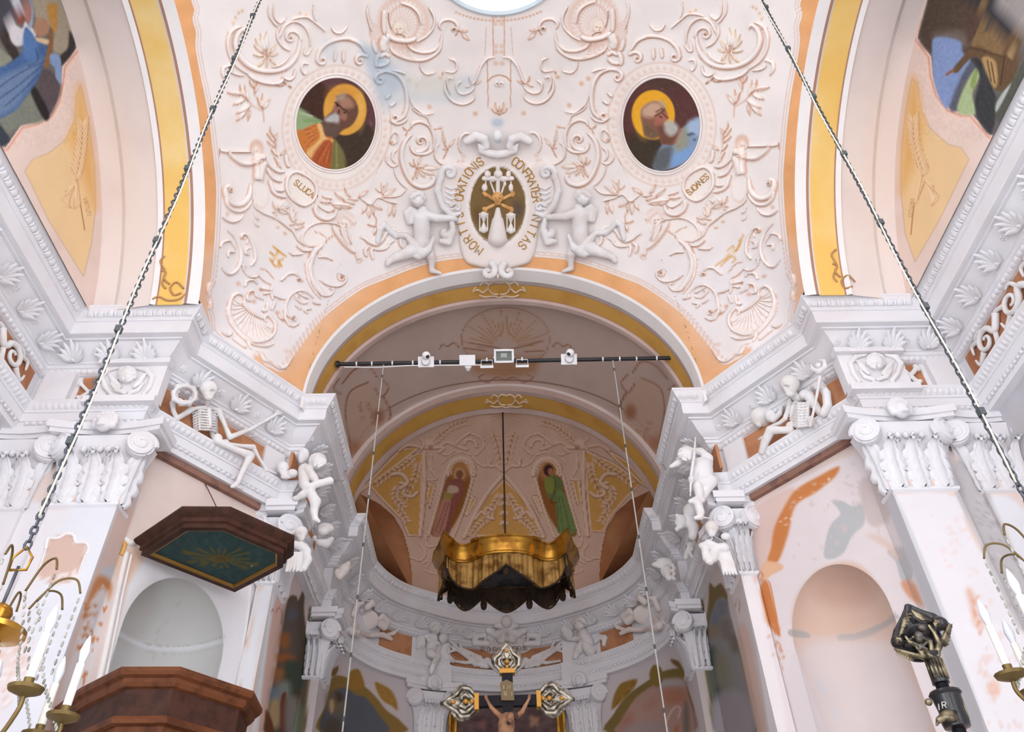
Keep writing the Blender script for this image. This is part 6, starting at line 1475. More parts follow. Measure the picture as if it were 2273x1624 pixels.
for j in range(7):
    i = int(np.argmin(np.abs(qs-(KN[j] % _s[-1])))); p_ = XY[i]-Nn[i]*0.06; m2 = MB(); m2.lathe([(0.012, 7.66), (0.02, 7.60), (0.05, 7.56), (0.045, 7.50), (0.055, 7.47), (0.045, 7.40), (0.03, 7.38)], (p_[0], p_[1], 0), 10); o = m2.build('tassel', DARKW, None, True); adopt(o, bal)
_top = hit(1119, 925, APSE_BVH)[0]
m2 = MB(); m2.tube([(0, 11.9, 7.8), (0.0, 11.9, max(_top[2], 11.16))], 0.015, 8); o = m2.build('hanging_rod', mat('rod_iron', (62, 48, 40), rough=0.5), None, True); adopt(o, bal)

# --- bar across the chancel arch with its lamps and cameras
BLACK = mat('black_steel', (30, 30, 34), rough=0.45, spec=0.5); PLASTIC = mat('white_plastic', (240, 240, 244), rough=0.4, var=0.02, spec=0.5); GREYP = mat('grey_lens', (120, 124, 120), rough=0.25); LENS = mat('black_lens', (26, 20, 20), rough=0.15, spec=0.6)
YB = 8.70
def yb(px, py, y=YB): return on_y(px, py, y)
BA, BB_ = yb(750, 808), yb(1502, 794)
bar = empty('steel_bar', (BA+BB_)/2); tag(bar, 'black steel bar spanning the chancel arch and carrying lamps and cameras', 'bar')
def apart(mb, nm, m_, par, smooth=True): o = mb.build(nm, m_, None, smooth, 0.6); adopt(o, par); return o
apart(MB().tube([BA, BB_], 0.030, 12), 'pipe', BLACK, bar)
for t_ in (0.055, 0.10, 0.16, 0.22, 0.30, 0.36, 0.70, 0.78, 0.83, 0.88, 0.94): c = BA+(BB_-BA)*t_; apart(MB().tube([c-[0.010, 0, 0], c+[0.010, 0, 0]], 0.034, 10), 'cable_tie', PLASTIC, bar)
for c in (BA, BB_): apart(MB().lathe([(0.05, -0.02), (0.05, 0.02), (0.03, 0.03)], c, 10, np.array([[0, 0, 1], [0, 1, 0], [-1, 0, 0]])), 'end_flange', BLACK, bar)
apart(MB().tube([BA+[0.1, 0.0, -0.06], BA+[0.6, 0, -0.075], BA+[1.0, 0, -0.05], (BA+BB_)/2+[-0.35, 0, -0.07]], 0.008, 6), 'cable', PLASTIC, bar)
def t_at(px): return BA+(BB_-BA)*((px-750)/(1502-750))
AXr, AXu = np.array([1.0, 0, 0]), None
RV = np.stack([np.array([1.0, 0, 0]), np.array([0, math.cos(0.75), math.sin(0.75)]), np.array([0, -math.sin(0.75), math.cos(0.75)])], 1)   # local: x, forward-up view, up: faces the camera below
for px, s in ((945, 0.6), (1261, -0.6)):
    c = t_at(px)+[0, -0.06, 0]; cm = empty('security_camera', c); tag(cm, 'white dome security camera on a square plate, %s' % ('beside the sensor box' if s > 0 else 'alone on its stretch of bar'), 'camera', 'security cameras on the bar')
    R = RV; q = lambda x, y, z: c+R @ np.array([x, y, z])
    apart(MB().box(q(0, 0, -0.03), (0.23, 0.03, 0.155), R), 'plate', PLASTIC, cm, False)
    apart(MB().lathe([(0.07, 0), (0.065, 0.03), (0.05, 0.06)], q(0, -0.015, -0.02), 16, R @ np.array([[1, 0, 0], [0, 0, -1], [0, 1, 0]])), 'base', PLASTIC, cm)
    apart(MB().ball(q(0.01, -0.08, 0.06), 0.062, 16, 12), 'dome', PLASTIC, cm)
    apart(MB().ball(q(0.01+s*0.03, -0.115, 0.05), (0.032, 0.030, 0.032), 12, 8), 'lens', LENS, cm)
c = t_at(1117)+[0, -0.05, 0.03]; fl = empty('floodlight', c); tag(fl, 'large white rectangular floodlight at the middle of the bar', 'floodlight'); q = lambda x, y, z: c+RV @ np.array([x, y, z])
mb = MB()
for x, z, w_, h_ in ((0, 0.105, 0.29, 0.03), (0, -0.065, 0.29, 0.03), (-0.13, 0.02, 0.03, 0.20), (0.13, 0.02, 0.03, 0.20)): mb.box(q(x, -0.03, z), (w_, 0.06, h_), RV)
apart(mb, 'frame', PLASTIC, fl, False); apart(MB().box(q(0, 0.01, 0.02), (0.27, 0.03, 0.18), RV), 'housing', PLASTIC, fl, False)
apart(MB().box(q(0, -0.012, 0.02), (0.235, 0.01, 0.15), RV), 'reflector', GREYP, fl, False); apart(MB().box(q(0, -0.02, 0.03), (0.09, 0.01, 0.06), RV), 'emitter', mat('led_grey', (176, 182, 170)), fl, False)
for s in (-1, 1): apart(MB().tube([q(s*0.155, -0.01, 0.0), q(s*0.13, -0.01, 0.0)], 0.012, 8), 'screw', PLASTIC, fl)
c = t_at(1036)+[0, -0.045, 0]; sb = empty('sensor_box', c); tag(sb, 'flat white sensor box with round detector under the bar', 'sensor'); q = lambda x, y, z: c+RV @ np.array([x, y, z])
apart(MB().box(q(0, 0.0, -0.0), (0.23, 0.025, 0.14), RV), 'plate', PLASTIC, sb, False); apart(MB().lathe([(0.05, 0), (0.048, 0.03), (0.03, 0.05), (0.025, 0.07)], q(0.01, -0.02, -0.09), 14, RV @ np.array([[1, 0, 0], [0, -1, 0], [0, 0, -1]])), 'detector', PLASTIC, sb)
for px, w_ in ((1079, 'beside the sensor box'), (1157, 'between floodlight and bare bar')):
    c = t_at(px)+[0, -0.03, -0.03]; sl = empty('spot_lamp', c); tag(sl, 'small white downward lamp with wire yoke, %s' % w_, 'lamp', 'small lamps on the bar'); q = lambda x, y, z: c+RV @ np.array([x, y, z])
    apart(MB().tube([q(-0.085, 0, -0.06), q(-0.08, 0, 0.02), q(0.08, 0, 0.02), q(0.085, 0, -0.06)], 0.006, 6), 'yoke', PLASTIC, sl); apart(MB().box(q(0, -0.01, -0.075), (0.19, 0.08, 0.035), RV), 'head', PLASTIC, sl, False); apart(MB().box(q(0, -0.03, -0.05), (0.15, 0.02, 0.02), RV), 'glass', GREYP, sl, False); apart(MB().box(q(0, 0, 0.03), (0.02, 0.03, 0.05), RV), 'clamp', PLASTIC, sl, False)
CORD = mat('steel_cord', (190, 188, 186), rough=0.4, metal=0.3)
for (a, b, w_) in (((851, 812), (755, 1624), 'camera beside the sensor box'), ((1360, 797), (1475, 1624), 'bare end of the bar')):
    A_ = yb(*a); B_ = np.array([A_[0], A_[1], 3.6]); cd_ = empty('hanging_cord', A_); tag(cd_, 'thin pale jointed rod hanging from the %s' % w_, 'cord', 'rods hanging from the bar')
    apart(MB().tube([A_+[0, 0, 0.03], B_], 0.009, 6), 'rod', CORD, cd_)
    for t_ in np.linspace(0.03, 0.95, 9): p_ = A_+(B_-A_)*t_; apart(MB().tube([p_, p_-[0, 0, 0.05]], 0.014, 6), 'joint', mat('cord_joint', (92, 84, 80)), cd_)

# --- crucifix on the axis
CRB = mat('ebony', (22, 20, 26), rough=0.6, spec=0.15); SILV = mat('silver', (150, 142, 130), rough=0.3, metal=0.8, scale=20, rgb2=(84, 76, 66)); GOLDM = mat('gold_leaf', (176, 124, 50), rough=0.45, metal=0.35); SKIN = mat('painted_skin', (146, 104, 76), rough=0.5, scale=14, rgb2=(118, 80, 58))
YX = 6.5
def cx(px, py, off=0.0): return on_y(px, py, YX-off)
crs = empty('crucifix', (-0.05, YX, 0)); tag(crs, 'black wooden processional crucifix with silver trefoil ends standing before the apse', 'crucifix')
ct = cx(1127, 1556); ZA = ct[2]
zt0 = cx(1127, 1490)[2]; apart(MB().box((ct[0], YX, zt0-1.4), (0.088, 0.05, 2.8)), 'upright', CRB, crs, False); apart(MB().box((ct[0], YX, ZA), (0.50, 0.052, 0.082)), 'crossbeam', CRB, crs, False)
apart(MB().tube([(ct[0], YX, ZA-2.6), (ct[0], YX, 0.0)], 0.03, 10), 'pole', CRB, crs)
def finial(c, ang, scale=1.0):
    """trefoil of scrolls pointing along ang (radians, in the cross's plane)"""
    R = np.array([[math.cos(ang), 0, -math.sin(ang)], [0, 1, 0], [math.sin(ang), 0, math.cos(ang)]])
    f_ = lambda P_: [c+R @ (np.array([x, y, z])*scale) for x, y, z in P_]
    pr = []
    for s in (-1, 1):
        P_ = f_([(0.0, 0, s*0.045), (0.05, -0.01, s*0.10), (0.11, -0.015, s*0.105), (0.15, -0.01, s*0.06), (0.20, -0.01, s*0.03), (0.24, -0.01, 0)])
        for i in range(5): pr.append((P_[i], P_[i+1], 0.018*scale, 0.016*scale))
        for k in range(9): a_ = k/8; x = 0.02+0.16*a_; z = s*(0.07+0.055*math.sin(math.pi*a_)); pr.append((c+R @ (np.array([x, 0, z])*scale), None, np.array([0.014, 0.014, 0.014])*scale))
        P_ = f_([(0.04, -0.03, s*0.02), (0.08, -0.035, s*0.05), (0.12, -0.03, s*0.03), (0.10, -0.03, s*0.015)])
        for i in range(3): pr.append((P_[i], P_[i+1], 0.012*scale, 0.01*scale))
    pr.append((c+R @ (np.array([0.09, 0.005, 0])*scale), R, np.array([0.10, 0.014, 0.085])*scale)); pr.append((c+R @ (np.array([0.16, 0.0, 0])*scale), R, np.array([0.07, 0.02, 0.03])*scale))
    pr.append((c+R @ (np.array([0.255, 0, 0])*scale), None, np.array([0.018, 0.018, 0.018])*scale))
    root_ = link('finial', body_mesh('finial', pr, 0.008, 0.006), None, SILV); adopt(root_, crs)
    m_ = MB(); m_.box(c+R @ np.array([-0.005, 0, 0]), np.abs(R @ np.array([0.035, 0.075, 0.125])));  o = m_.build('gilt_collar', GOLDM); adopt(o, crs)
    m_ = MB(); m_.ball(c+R @ (np.array([0.075, -0.03, 0])*scale), 0.02*scale, 8, 6); m_.ball(c+R @ (np.array([0.03, -0.03, 0])*scale), 0.018*scale, 8, 6); m_.ball(c+R @ (np.array([0.17, -0.025, 0])*scale), np.array([0.02, 0.012, 0.014])*scale, 8, 6); o = m_.build('gilt_boss', GOLDM, None, True); adopt(o, crs)
finial(np.array([ct[0]-0.25, YX, ZA-0.005]), math.pi, 1.05); finial(np.array([ct[0]+0.25, YX, ZA+0.005]), 0.0, 1.05); finial(np.array([ct[0], YX, cx(1127, 1490)[2]]), math.pi/2, 0.95)
# INRI board
ti = cx(1128, 1530, 0.035); KX = crop(980, 1420, 7.838)
pb = [KX(q_)[0] for q_ in ((1020, 740), (1130, 685), (1240, 740), (1270, 1045), (1040, 1045))]; pf = [cx(*q_, off=0.05) for q_ in pb]
m_ = MB(); m_.add([p_ for p_ in pf]+[p_+[0, 0.02, 0] for p_ in pf], [(0, 1, 2, 3, 4), (9, 8, 7, 6, 5)]+[(i, (i+1) % 5, 5+(i+1) % 5, 5+i) for i in range(5)]); board = m_.build('title_board', mat('olive_board', (104, 86, 60), rough=0.7)); adopt(board, crs)
for ch, (x, y) in (('I', (1075, 860)), ('N', (1150, 860)), ('R', (1090, 975)), ('I', (1215, 975))):
    m_ = MB(); px_, py_ = KX((x, y))[0]
    for Q in stroke_text(None, ch, px_, py_, 9.5, 0, None): m_.tube([cx(*q_, off=0.053) for q_ in Q], 0.0022, 5)
    o = m_.build('letter', mat('pale_letter', (196, 184, 150)), None, True); adopt(o, crs)
f = Fig(KX, p0=(0, YX-0.03, 0), n=(0, 1, 0)); f.scale = 7.838
f.chain([(775, 1010), (860, 1160), (940, 1250), (1030, 1330)], [22, 30, 36, 46], 0.05).chain([(1530, 1010), (1450, 1160), (1400, 1250), (1300, 1340)], [22, 30, 36, 46], 0.05)
for h0, dr in (((770, 1000), -1), ((1530, 1000), 1)):
    for k in range(4): f.bone(h0, (h0[0]+dr*(-24+k*16), h0[1]-50+abs(k-1.5)*6), 11, 8, 0.05, 0.07)
    f.bone(h0, (h0[0]-dr*30, h0[1]-12), 11, 8, 0.05, 0.06)
f.chain([(1140, 1380), (1130, 1470), (1120, 1600), (1120, 1800), (1130, 2000)], [110, 130, 122, 100, 105], 0.04).chain([(1090, 2050), (1110, 2400), (1120, 2750)], [70, 66, 36], 0.06).chain([(1170, 2050), (1150, 2400), (1130, 2750)], [70, 66, 36], 0.06)
f.bone((1150, 1370), (1190, 1330), 42, 42, 0.06, 0.10); f.ball((1205, 1345), (62, 80), 0.13).ball((1190, 1370), (16, 26), 0.20).ball((1185, 1420), (36, 34), 0.15)
cb_ = link('figure', body_mesh('figure', f.prims, 0.0065, 0.008), None, SKIN); adopt(cb_, crs); f.prims = []
for k in range(12): a_ = k/11*math.pi*1.5-0.6; f.ball((1235+70*math.cos(a_), 1330-60*math.sin(a_)), 32, 0.12)
f.ball((1170, 1435), (40, 34), 0.15)
hb = link('hair', body_mesh('hair', f.prims, 0.0065, 0.006), None, mat('dark_hair', (52, 36, 28), rough=0.6)); adopt(hb, cb_)

# --- black staff with silver head
mac = empty('processional_staff', (2.6, 5.0, 0)); tag(mac, 'black processional staff topped by a silvered shell and acanthus head', 'staff')
KM = crop(1930, 1320, 5.344)
def mx(xy, off=0.0): p_ = KM(xy)[0]; return on_y(p_[0], p_[1], 5.0-off)
mb0, mb1 = mx((840, 1080)), mx((1090, 1620)); xs_ = (mb0[0]+mb1[0])/2
TR = mx((770, 860))
apart(MB().tube([(xs_, 5.0, 0), (xs_, 5.0, mx((790, 980))[2])], 0.040, 8), 'shaft', CRB, mac)
BLK = mat('black_lacquer', (34, 32, 36), rough=0.3, spec=0.6); SILD = mat('silvered_relief', (150, 138, 112), rough=0.32, metal=0.75, scale=18, rgb2=(70, 62, 52))
zc_ = mx((770, 870))[2]
m_ = MB(); m_.lathe([(0.040, zc_-0.10), (0.052, zc_-0.095), (0.05, zc_-0.08), (0.048, zc_+0.06), (0.06, zc_+0.075), (0.064, zc_+0.09), (0.05, zc_+0.10)], (xs_, 5.0, 0), 16); o = m_.build('socket', BLK, None, True, 0.6); adopt(o, mac)
for k in range(7): a_ = math.pi+math.pi*(k+0.5)/7; o = MB().tube([(xs_+0.05*math.cos(a_), 5.0+0.05*math.sin(a_), zc_-0.07), (xs_+0.05*math.cos(a_), 5.0+0.05*math.sin(a_), zc_+0.05)], 0.009, 6).build('flute', SILD, None, True); adopt(o, mac)
f = Fig(KM, p0=(0, 5.0, 0), n=(0, 1, 0)); f.scale = 5.344
f.ball((610, 560), (230, 200), -0.02, flat=0.10).ball((600, 640), (190, 140), -0.01, flat=0.2)
for k in range(6): f.bone((470-k*6, 170+k*40), (500+k*20, 480), 34, 40, -0.01); f.bone((490+k*40, 180+k*14), (620, 470), 34, 40, -0.01)
f.chain([(460, 140), (400, 300), (340, 440), (330, 560)], [30, 36, 46, 64], 0.0).chain([(470, 140), (600, 210), (740, 270), (830, 340)], [30, 36, 50, 70], 0.0).ball((335, 560), (64, 70), 0.03).ball((830, 340), (84, 72), 0.03).ball((450, 140), (32, 30), 0.01)
o = link('shell', body_mesh('shell', f.prims, 0.008, 0.006), None, BLK); adopt(o, mac); f.prims = []
for k in range(7):
    f.chain([(500-k*18, 230+k*36), (450-k*14, 230+k*40), (400-k*8, 300+k*32)], [13, 13, 10], 0.06); f.chain([(510+k*34, 190+k*16), (560+k*28, 260+k*8), (620+k*18, 300)], [13, 13, 10], 0.06)
o = link('shell_rib', body_mesh('shell_rib', f.prims, 0.005, 0.003), None, SILD); adopt(o, mac); f.prims = []
for P_ in (((700, 740), (560, 720), (420, 680), (310, 640)), ((720, 720), (600, 600), (470, 560), (430, 500)), ((740, 720), (720, 560), (640, 520), (520, 500)), ((780, 720), (860, 560), (920, 420), (940, 350)), ((800, 720), (820, 560), (760, 440), (700, 360)), ((640, 740), (620, 680), (560, 620))): f.chain(list(P_), np.linspace(30, 18, len(P_)), [0.03]+[0.05]*(len(P_)-1))
for k in range(7): f.bone((890+k*8, 600-k*34), (950+k*6, 580-k*40), 16, 6, 0.04); f.bone((330+k*34, 660+k*12), (330+k*30, 720+k*12), 16, 6, 0.04)
o = link('acanthus', body_mesh('acanthus', f.prims, 0.007, 0.005), None, SILD); adopt(o, mac); f.prims = []
f.ball((585, 490), (46, 50), 0.08).ball((590, 530), (34, 30), 0.08).ball((620, 390), (44, 40), 0.06).bone((520, 570), (680, 640), 14, 14, 0.08).bone((680, 560), (590, 640), 14, 14, 0.08)
o = link('skull', body_mesh('skull', f.prims, 0.006, 0.005), None, mat('pewter', (104, 98, 92), rough=0.4, metal=0.6)); adopt(o, mac); f.prims = []
for c_ in ((800, 340), (345, 545)):
    for k in range(6): a_ = k/6*2*math.pi; f.ball((c_[0]+28*math.cos(a_), c_[1]+32*math.sin(a_)), 18, 0.10)
    f.ball(c_, 16, 0.11)
    o = link('rosette', body_mesh('rosette', f.prims, 0.006, 0.003), None, SILD); adopt(o, mac); f.prims = []
zl = mx((900, 1330))[2]
m_ = MB(); m_.lathe([(0.042, zl-0.13), (0.075, zl-0.12), (0.08, zl-0.09), (0.074, zl-0.02), (0.084, zl+0.06), (0.098, zl+0.075), (0.09, zl+0.09), (0.045, zl+0.10)], (xs_, 5.0, 0), 14); o = m_.build('knop', BLK, None, True, 0.6); adopt(o, mac)
for k in range(5): a_ = -0.25+k*0.12; o = MB().tube([(xs_+0.068*math.cos(a_), 5.0-0.068*abs(math.sin(a_))-0.02, zl-0.08), (xs_+0.07*math.cos(a_), 5.0-0.07*abs(math.sin(a_))-0.02, zl+0.05)], 0.006, 5).build('flute', SILD, None, True); adopt(o, mac)
for q_ in ((700, 1270), (1000, 1200)): o = MB().ball(mx(q_, 0.05), 0.022, 10, 7).build('scroll_knob', SILD, None, True); adopt(o, mac)
m_ = MB()
for Q in stroke_text(None, 'R', *KM((868, 1345))[0], 14, -8, None): m_.tube([on_y(q_[0], q_[1], 4.905) for q_ in Q], 0.0035, 5)
for Q in stroke_text(None, 'I', *KM((820, 1365))[0], 14, -8, None): m_.tube([on_y(q_[0], q_[1], 4.905) for q_ in Q], 0.0035, 5)
o = m_.build('letter', mat('letter_silver', (214, 212, 206), rough=0.3, metal=0.5), None, True); adopt(o, mac)
f.chain([(830, 1480), (920, 1420), (1020, 1400)], [34, 46, 30], 0.06).ball((960, 1450), (70, 40), 0.07).chain([(800, 1540), (820, 1470)], [14, 24], 0.05).chain([(1140, 1450), (1050, 1420)], [8, 18], 0.06)
o = link('leaf_mount', body_mesh('leaf_mount', f.prims, 0.007, 0.006), None, SILD); adopt(o, mac)

# --- chandeliers on long chains
BRASS = mat('brass', (206, 156, 66), rough=0.25, metal=0.9, scale=8, rgb2=(170, 118, 44)); BRASSD = mat('dull_brass', (120, 100, 62), rough=0.45, metal=0.6); WAX = mat('white_candle', (240, 238, 232), rough=0.5, var=0.02)
CHAIN = mat('chain_steel', (96, 100, 108), rough=0.45, metal=0.6); CRY = mat('smoky_crystal', (176, 174, 166), rough=0.15, spec=0.8, scale=20, rgb2=(120, 118, 110))
def chain_geo(mb, p0, p1, link_l=0.055, r=0.007, w=0.015):
    p0, p1 = np.array(p0), np.array(p1); L = np.linalg.norm(p1-p0); n = int(L/(link_l*0.78)); d = (p1-p0)/L
    for i in range(n):
        c = p0+d*(i+0.5)*L/n; a = (i % 2)*math.pi/2+0.4; u = np.array([math.cos(a), math.sin(a), 0]); P_ = [c+d*link_l*0.5*math.sin(t_)+u*w*math.cos(t_) for t_ in np.linspace(0, 2*math.pi, 8, endpoint=False)]; mb.tube(P_, r, 4, closed=True)
def chandelier(x, y, ztop, s, arms, label):
    ch = empty('chandelier', (x, y, ztop)); tag(ch, label, 'chandelier', 'brass chandeliers on long chains')
    up = cb if False else None
    top = DOME_BVH.ray_cast(Vector((x, y, ztop)), Vector((0, 0.02, 1)))[0]; zt = top[2] if top is not None else 11.3
    mb = MB(); chain_geo(mb, (x, y, ztop+0.02), (x, y, zt)); o = mb.build('chain', CHAIN, None, True); adopt(o, ch)
    mb = MB(); Z = np.linspace(ztop+0.2, zt, 40); mb.tube(np.c_[x+0.016*s+0.012*np.sin(Z*3.0), np.full(40, y-0.02), Z], 0.006, 6); o = mb.build('cable', mat('cream_cable', (232, 226, 208), rough=0.5), None, True); adopt(o, ch)
    for z_ in np.arange(ztop+0.7, zt, 0.9): o = MB().box((x, y-0.01, z_), (0.035, 0.04, 0.05)).build('cable_clip', mat('clip', (84, 88, 92))); adopt(o, ch)
    zb = ztop-0.62
    o = MB().tube([(x-0.045, y, ztop-0.10), (x-0.05, y, ztop-0.03), (x, y, ztop+0.03), (x+0.05, y, ztop-0.03), (x+0.045, y, ztop-0.10), (x-0.045, y, ztop-0.10)], 0.007, 6).build('hook', BRASS, None, True); adopt(o, ch)
    o = MB().tube([(x, y, ztop-0.08), (x, y, ztop-0.30)], 0.008, 6).build('hanger', CHAIN, None, True); adopt(o, ch)
    prof = [(0.015, 0), (0.05, -0.02), (0.062, -0.05), (0.05, -0.09), (0.03, -0.10), (0.13, -0.115), (0.155, -0.13), (0.155, -0.155), (0.10, -0.165), (0.055, -0.18), (0.045, -0.26), (0.055, -0.30), (0.075, -0.34), (0.055, -0.40), (0.065, -0.47), (0.045, -0.58), (0.06, -0.66), (0.10, -0.74), (0.07, -0.82), (0.02, -0.92)]
    o = MB().lathe([(r_, z_) for r_, z_ in prof][::-1], (x, y, ztop-0.28), 20).build('stem', BRASS, None, True, 0.7); adopt(o, ch)
    RA = 0.43
    for i, a in enumerate(arms):
        ca, sa = math.cos(a), math.sin(a); q = lambda r_, z_: (x+r_*ca, y+r_*sa, ztop-0.28+z_+0.15)
        arm = MB().tube(cr([q(0.05, -0.72), q(0.18, -0.86), q(0.34, -0.86), q(RA, -0.74), q(RA, -0.66)], 6), 0.011, 6).build('arm', BRASSD, None, True); adopt(arm, ch)
        o = MB().lathe([(0.012, -0.68), (0.07, -0.655), (0.075, -0.64), (0.02, -0.635), (0.022, -0.60), (0.0, -0.60)], (x+RA*ca, y+RA*sa, ztop-0.13), 14).build('drip_pan', BRASSD, arm, True, 0.7); o.matrix_parent_inverse = arm.matrix_world.inverted() if False else Matrix()
        o = MB().lathe([(0.019, -0.61), (0.019, -0.40), (0.012, -0.395)], (x+RA*ca, y+RA*sa, ztop-0.13), 12).build('candle', WAX, arm, True, 0.7)
        o = MB().lathe([(0.012, -0.40), (0.018, -0.375), (0.024, -0.34), (0.014, -0.29), (0.003, -0.26)], (x+RA*ca, y+RA*sa, ztop-0.13), 12).build('bulb', mat('milk_bulb', (226, 230, 240), rough=0.2, spec=0.6), arm, True, 0.7)
        # crystal swag from the crown to the arm
        P_ = cr([q(0.15, -0.14), q(0.24, -0.34), q(0.30, -0.50), q(0.36, -0.60), q(0.42, -0.70)], 5); mb = MB()
        for j, p_ in enumerate(P_): mb.ball(p_, (0.007, 0.007, 0.015), 6, 5)
        o = mb.build('crystal_swag', CRY, None, True); adopt(o, ch); o['kind'] = 'stuff'
        P_ = cr([q(0.14, -0.12), q(0.20, 0.0), q(0.28, 0.02), q(0.32, -0.05)], 5); o = MB().tube(P_, 0.006, 5).build('branch', BRASSD, None, True); adopt(o, ch)
        mb = MB()
        for j in range(9): mb.ball(q(0.32, -0.09-j*0.045), (0.007, 0.007, 0.017), 6, 5)
        o = mb.build('crystal_drop', CRY, None, True); adopt(o, ch); o['kind'] = 'stuff'
    return ch
chandelier(-2.53, 3.72, 3.73, 1, np.radians([20, -27, 65, 110, 155, 200, 245, 290]), 'brass chandelier with white candles and crystal swags beside the pulpit')
chandelier(2.77, 3.72, 3.83, -1, np.radians([157, 112, 67, 22, -23, 202, 247, 292]), 'brass chandelier with white candles near the wall by the empty niche')

# ================================================================== pictures and wall paint
def blob(cv, P, rgb, al=1.0, soft=3, n=6): cv.poly(cr(P, n, True), rgb, al, soft)
def rough_patch(cv, c, r, rgb, n=14, jag=0.35, al=1.0, soft=1.5, seed=0, sx=1.0, sy=1.0, rot=0.0):
    g = np.random.default_rng(seed); a = np.linspace(0, 2*math.pi, n, endpoint=False); q = r*(1+g.uniform(-jag, jag, n)); x, y = q*np.cos(a)*sx, q*np.sin(a)*sy; ca, sa = math.cos(math.radians(rot)), math.sin(math.radians(rot))
    cv.poly(cr(np.stack([c[0]+x*ca-y*sa, c[1]+x*sa+y*ca], -1), 3, True), rgb, al, soft)
def speckle(cv, P, rgb, n, r=(1, 4), al=0.7, seed=0):
    g = np.random.default_rng(seed); P = np.asarray(P, float); lo, hi = P.min(0), P.max(0); k = 0
    while k < n:
        q = g.uniform(lo, hi)
        if inside(q[None], P)[0]: rough_patch(cv, q, g.uniform(*r), rgb, 7, 0.6, al, 0.8, int(g.integers(1e6)))
        k += 1

# --- saints in the two oval medallions
cv_med = Canvas(640, 150, 1580, 400, (84, 56, 52))
m1, m2_ = crop(640, 150, 6.767), crop(1365, 150, 6.495)
def brush(cv, P, rgb, al=1.0, soft=2): cv.poly(cr(P, 5, True), rgb, al, soft)
cv = cv_med
# left: grey beard, orange robe, green cloak
brush(cv, m1((100, 100), (600, 150), (560, 500), (400, 900), (100, 700)), (74, 50, 42)); brush(cv, m1((560, 150), (1300, 200), (1350, 900), (1150, 1200), (1180, 500), (900, 260), (600, 320)), (104, 72, 72), 0.9, 6); brush(cv, m1((700, 950), (1250, 900), (1200, 1500), (760, 1560)), (70, 58, 48), 1, 4)
cv.ell(*m1((852, 630))[0], 48, 57, (228, 168, 74), 1, 0.03); cv.ell(*m1((800, 400))[0], 30, 18, (216, 150, 64), 0.5, 0.5); cv.ell(*m1((1080, 640))[0], 10, 40, (240, 190, 96), 0.6, 0.5)
brush(cv, m1((740, 420), (900, 400), (1020, 520), (1050, 680), (960, 860), (820, 940), (700, 1050), (560, 1000), (500, 860), (560, 740), (660, 650), (720, 500)), (112, 78, 66))
brush(cv, m1((770, 470), (900, 430), (990, 540), (960, 600), (830, 620), (760, 580)), (176, 132, 108), 0.95, 6); brush(cv, m1((700, 540), (780, 580), (760, 660), (670, 660)), (160, 114, 100), 0.9, 3); brush(cv, m1((790, 640), (880, 700), (860, 790), (790, 760)), (170, 116, 98), 0.9, 3)
for q in (((700, 520), (790, 590)), ((800, 610), (890, 660)), ((760, 640), (740, 700))): cv.stroke(m1(*q), 3, (62, 36, 30), 0.9)
for q in ((740, 570), (845, 675)): cv.ell(*m1(q)[0], 3, 2.2, (44, 28, 26), 0.9, 0.3)
brush(cv, m1((560, 760), (700, 680), (770, 740), (740, 860), (640, 840), (560, 800)), (196, 196, 196), 0.95, 4); brush(cv, m1((500, 860), (740, 830), (760, 960), (680, 1060), (570, 1010)), (104, 84, 74), 1, 4); brush(cv, m1((760, 400), (860, 390), (830, 470), (700, 500)), (190, 176, 158), 0.7, 4)
brush(cv, m1((120, 900), (430, 840), (560, 1020), (680, 1090), (620, 1500), (500, 1520), (330, 1380), (150, 1130)), (206, 126, 62)); brush(cv, m1((430, 850), (500, 850), (560, 1040), (690, 1090), (660, 1130), (540, 1090), (440, 1250), (340, 1350), (270, 1260), (470, 1060)), (236, 188, 124), 1, 2)
brush(cv, m1((540, 1100), (660, 1140), (640, 1500), (500, 1500), (350, 1360)), (176, 92, 54), 1, 2)
for k in range(7): cv.stroke(m1((570+k*12, 1120), (420+k*30, 1420)), 3, (214, 130, 70) if k % 2 else (146, 66, 40), 0.6); cv.stroke(m1((410, 880+k*26), (160+k*18, 980+k*36)), 3, (224, 150, 90) if k % 2 else (166, 80, 52), 0.6)
brush(cv, m1((100, 620), (220, 640), (390, 740), (510, 810), (380, 850), (120, 930)), (154, 176, 132), 1, 2); cv.stroke(m1((240, 790), (470, 800)), 5, (120, 160, 96), 0.8); cv.stroke(m1((180, 660), (360, 740)), 4, (190, 204, 168), 0.8)
brush(cv, m1((680, 1080), (760, 1150), (840, 1300), (850, 1540), (640, 1560), (640, 1400)), (122, 116, 70), 1, 2); cv.stroke(m1((720, 1150), (740, 1500)), 4, (154, 148, 96), 0.7)
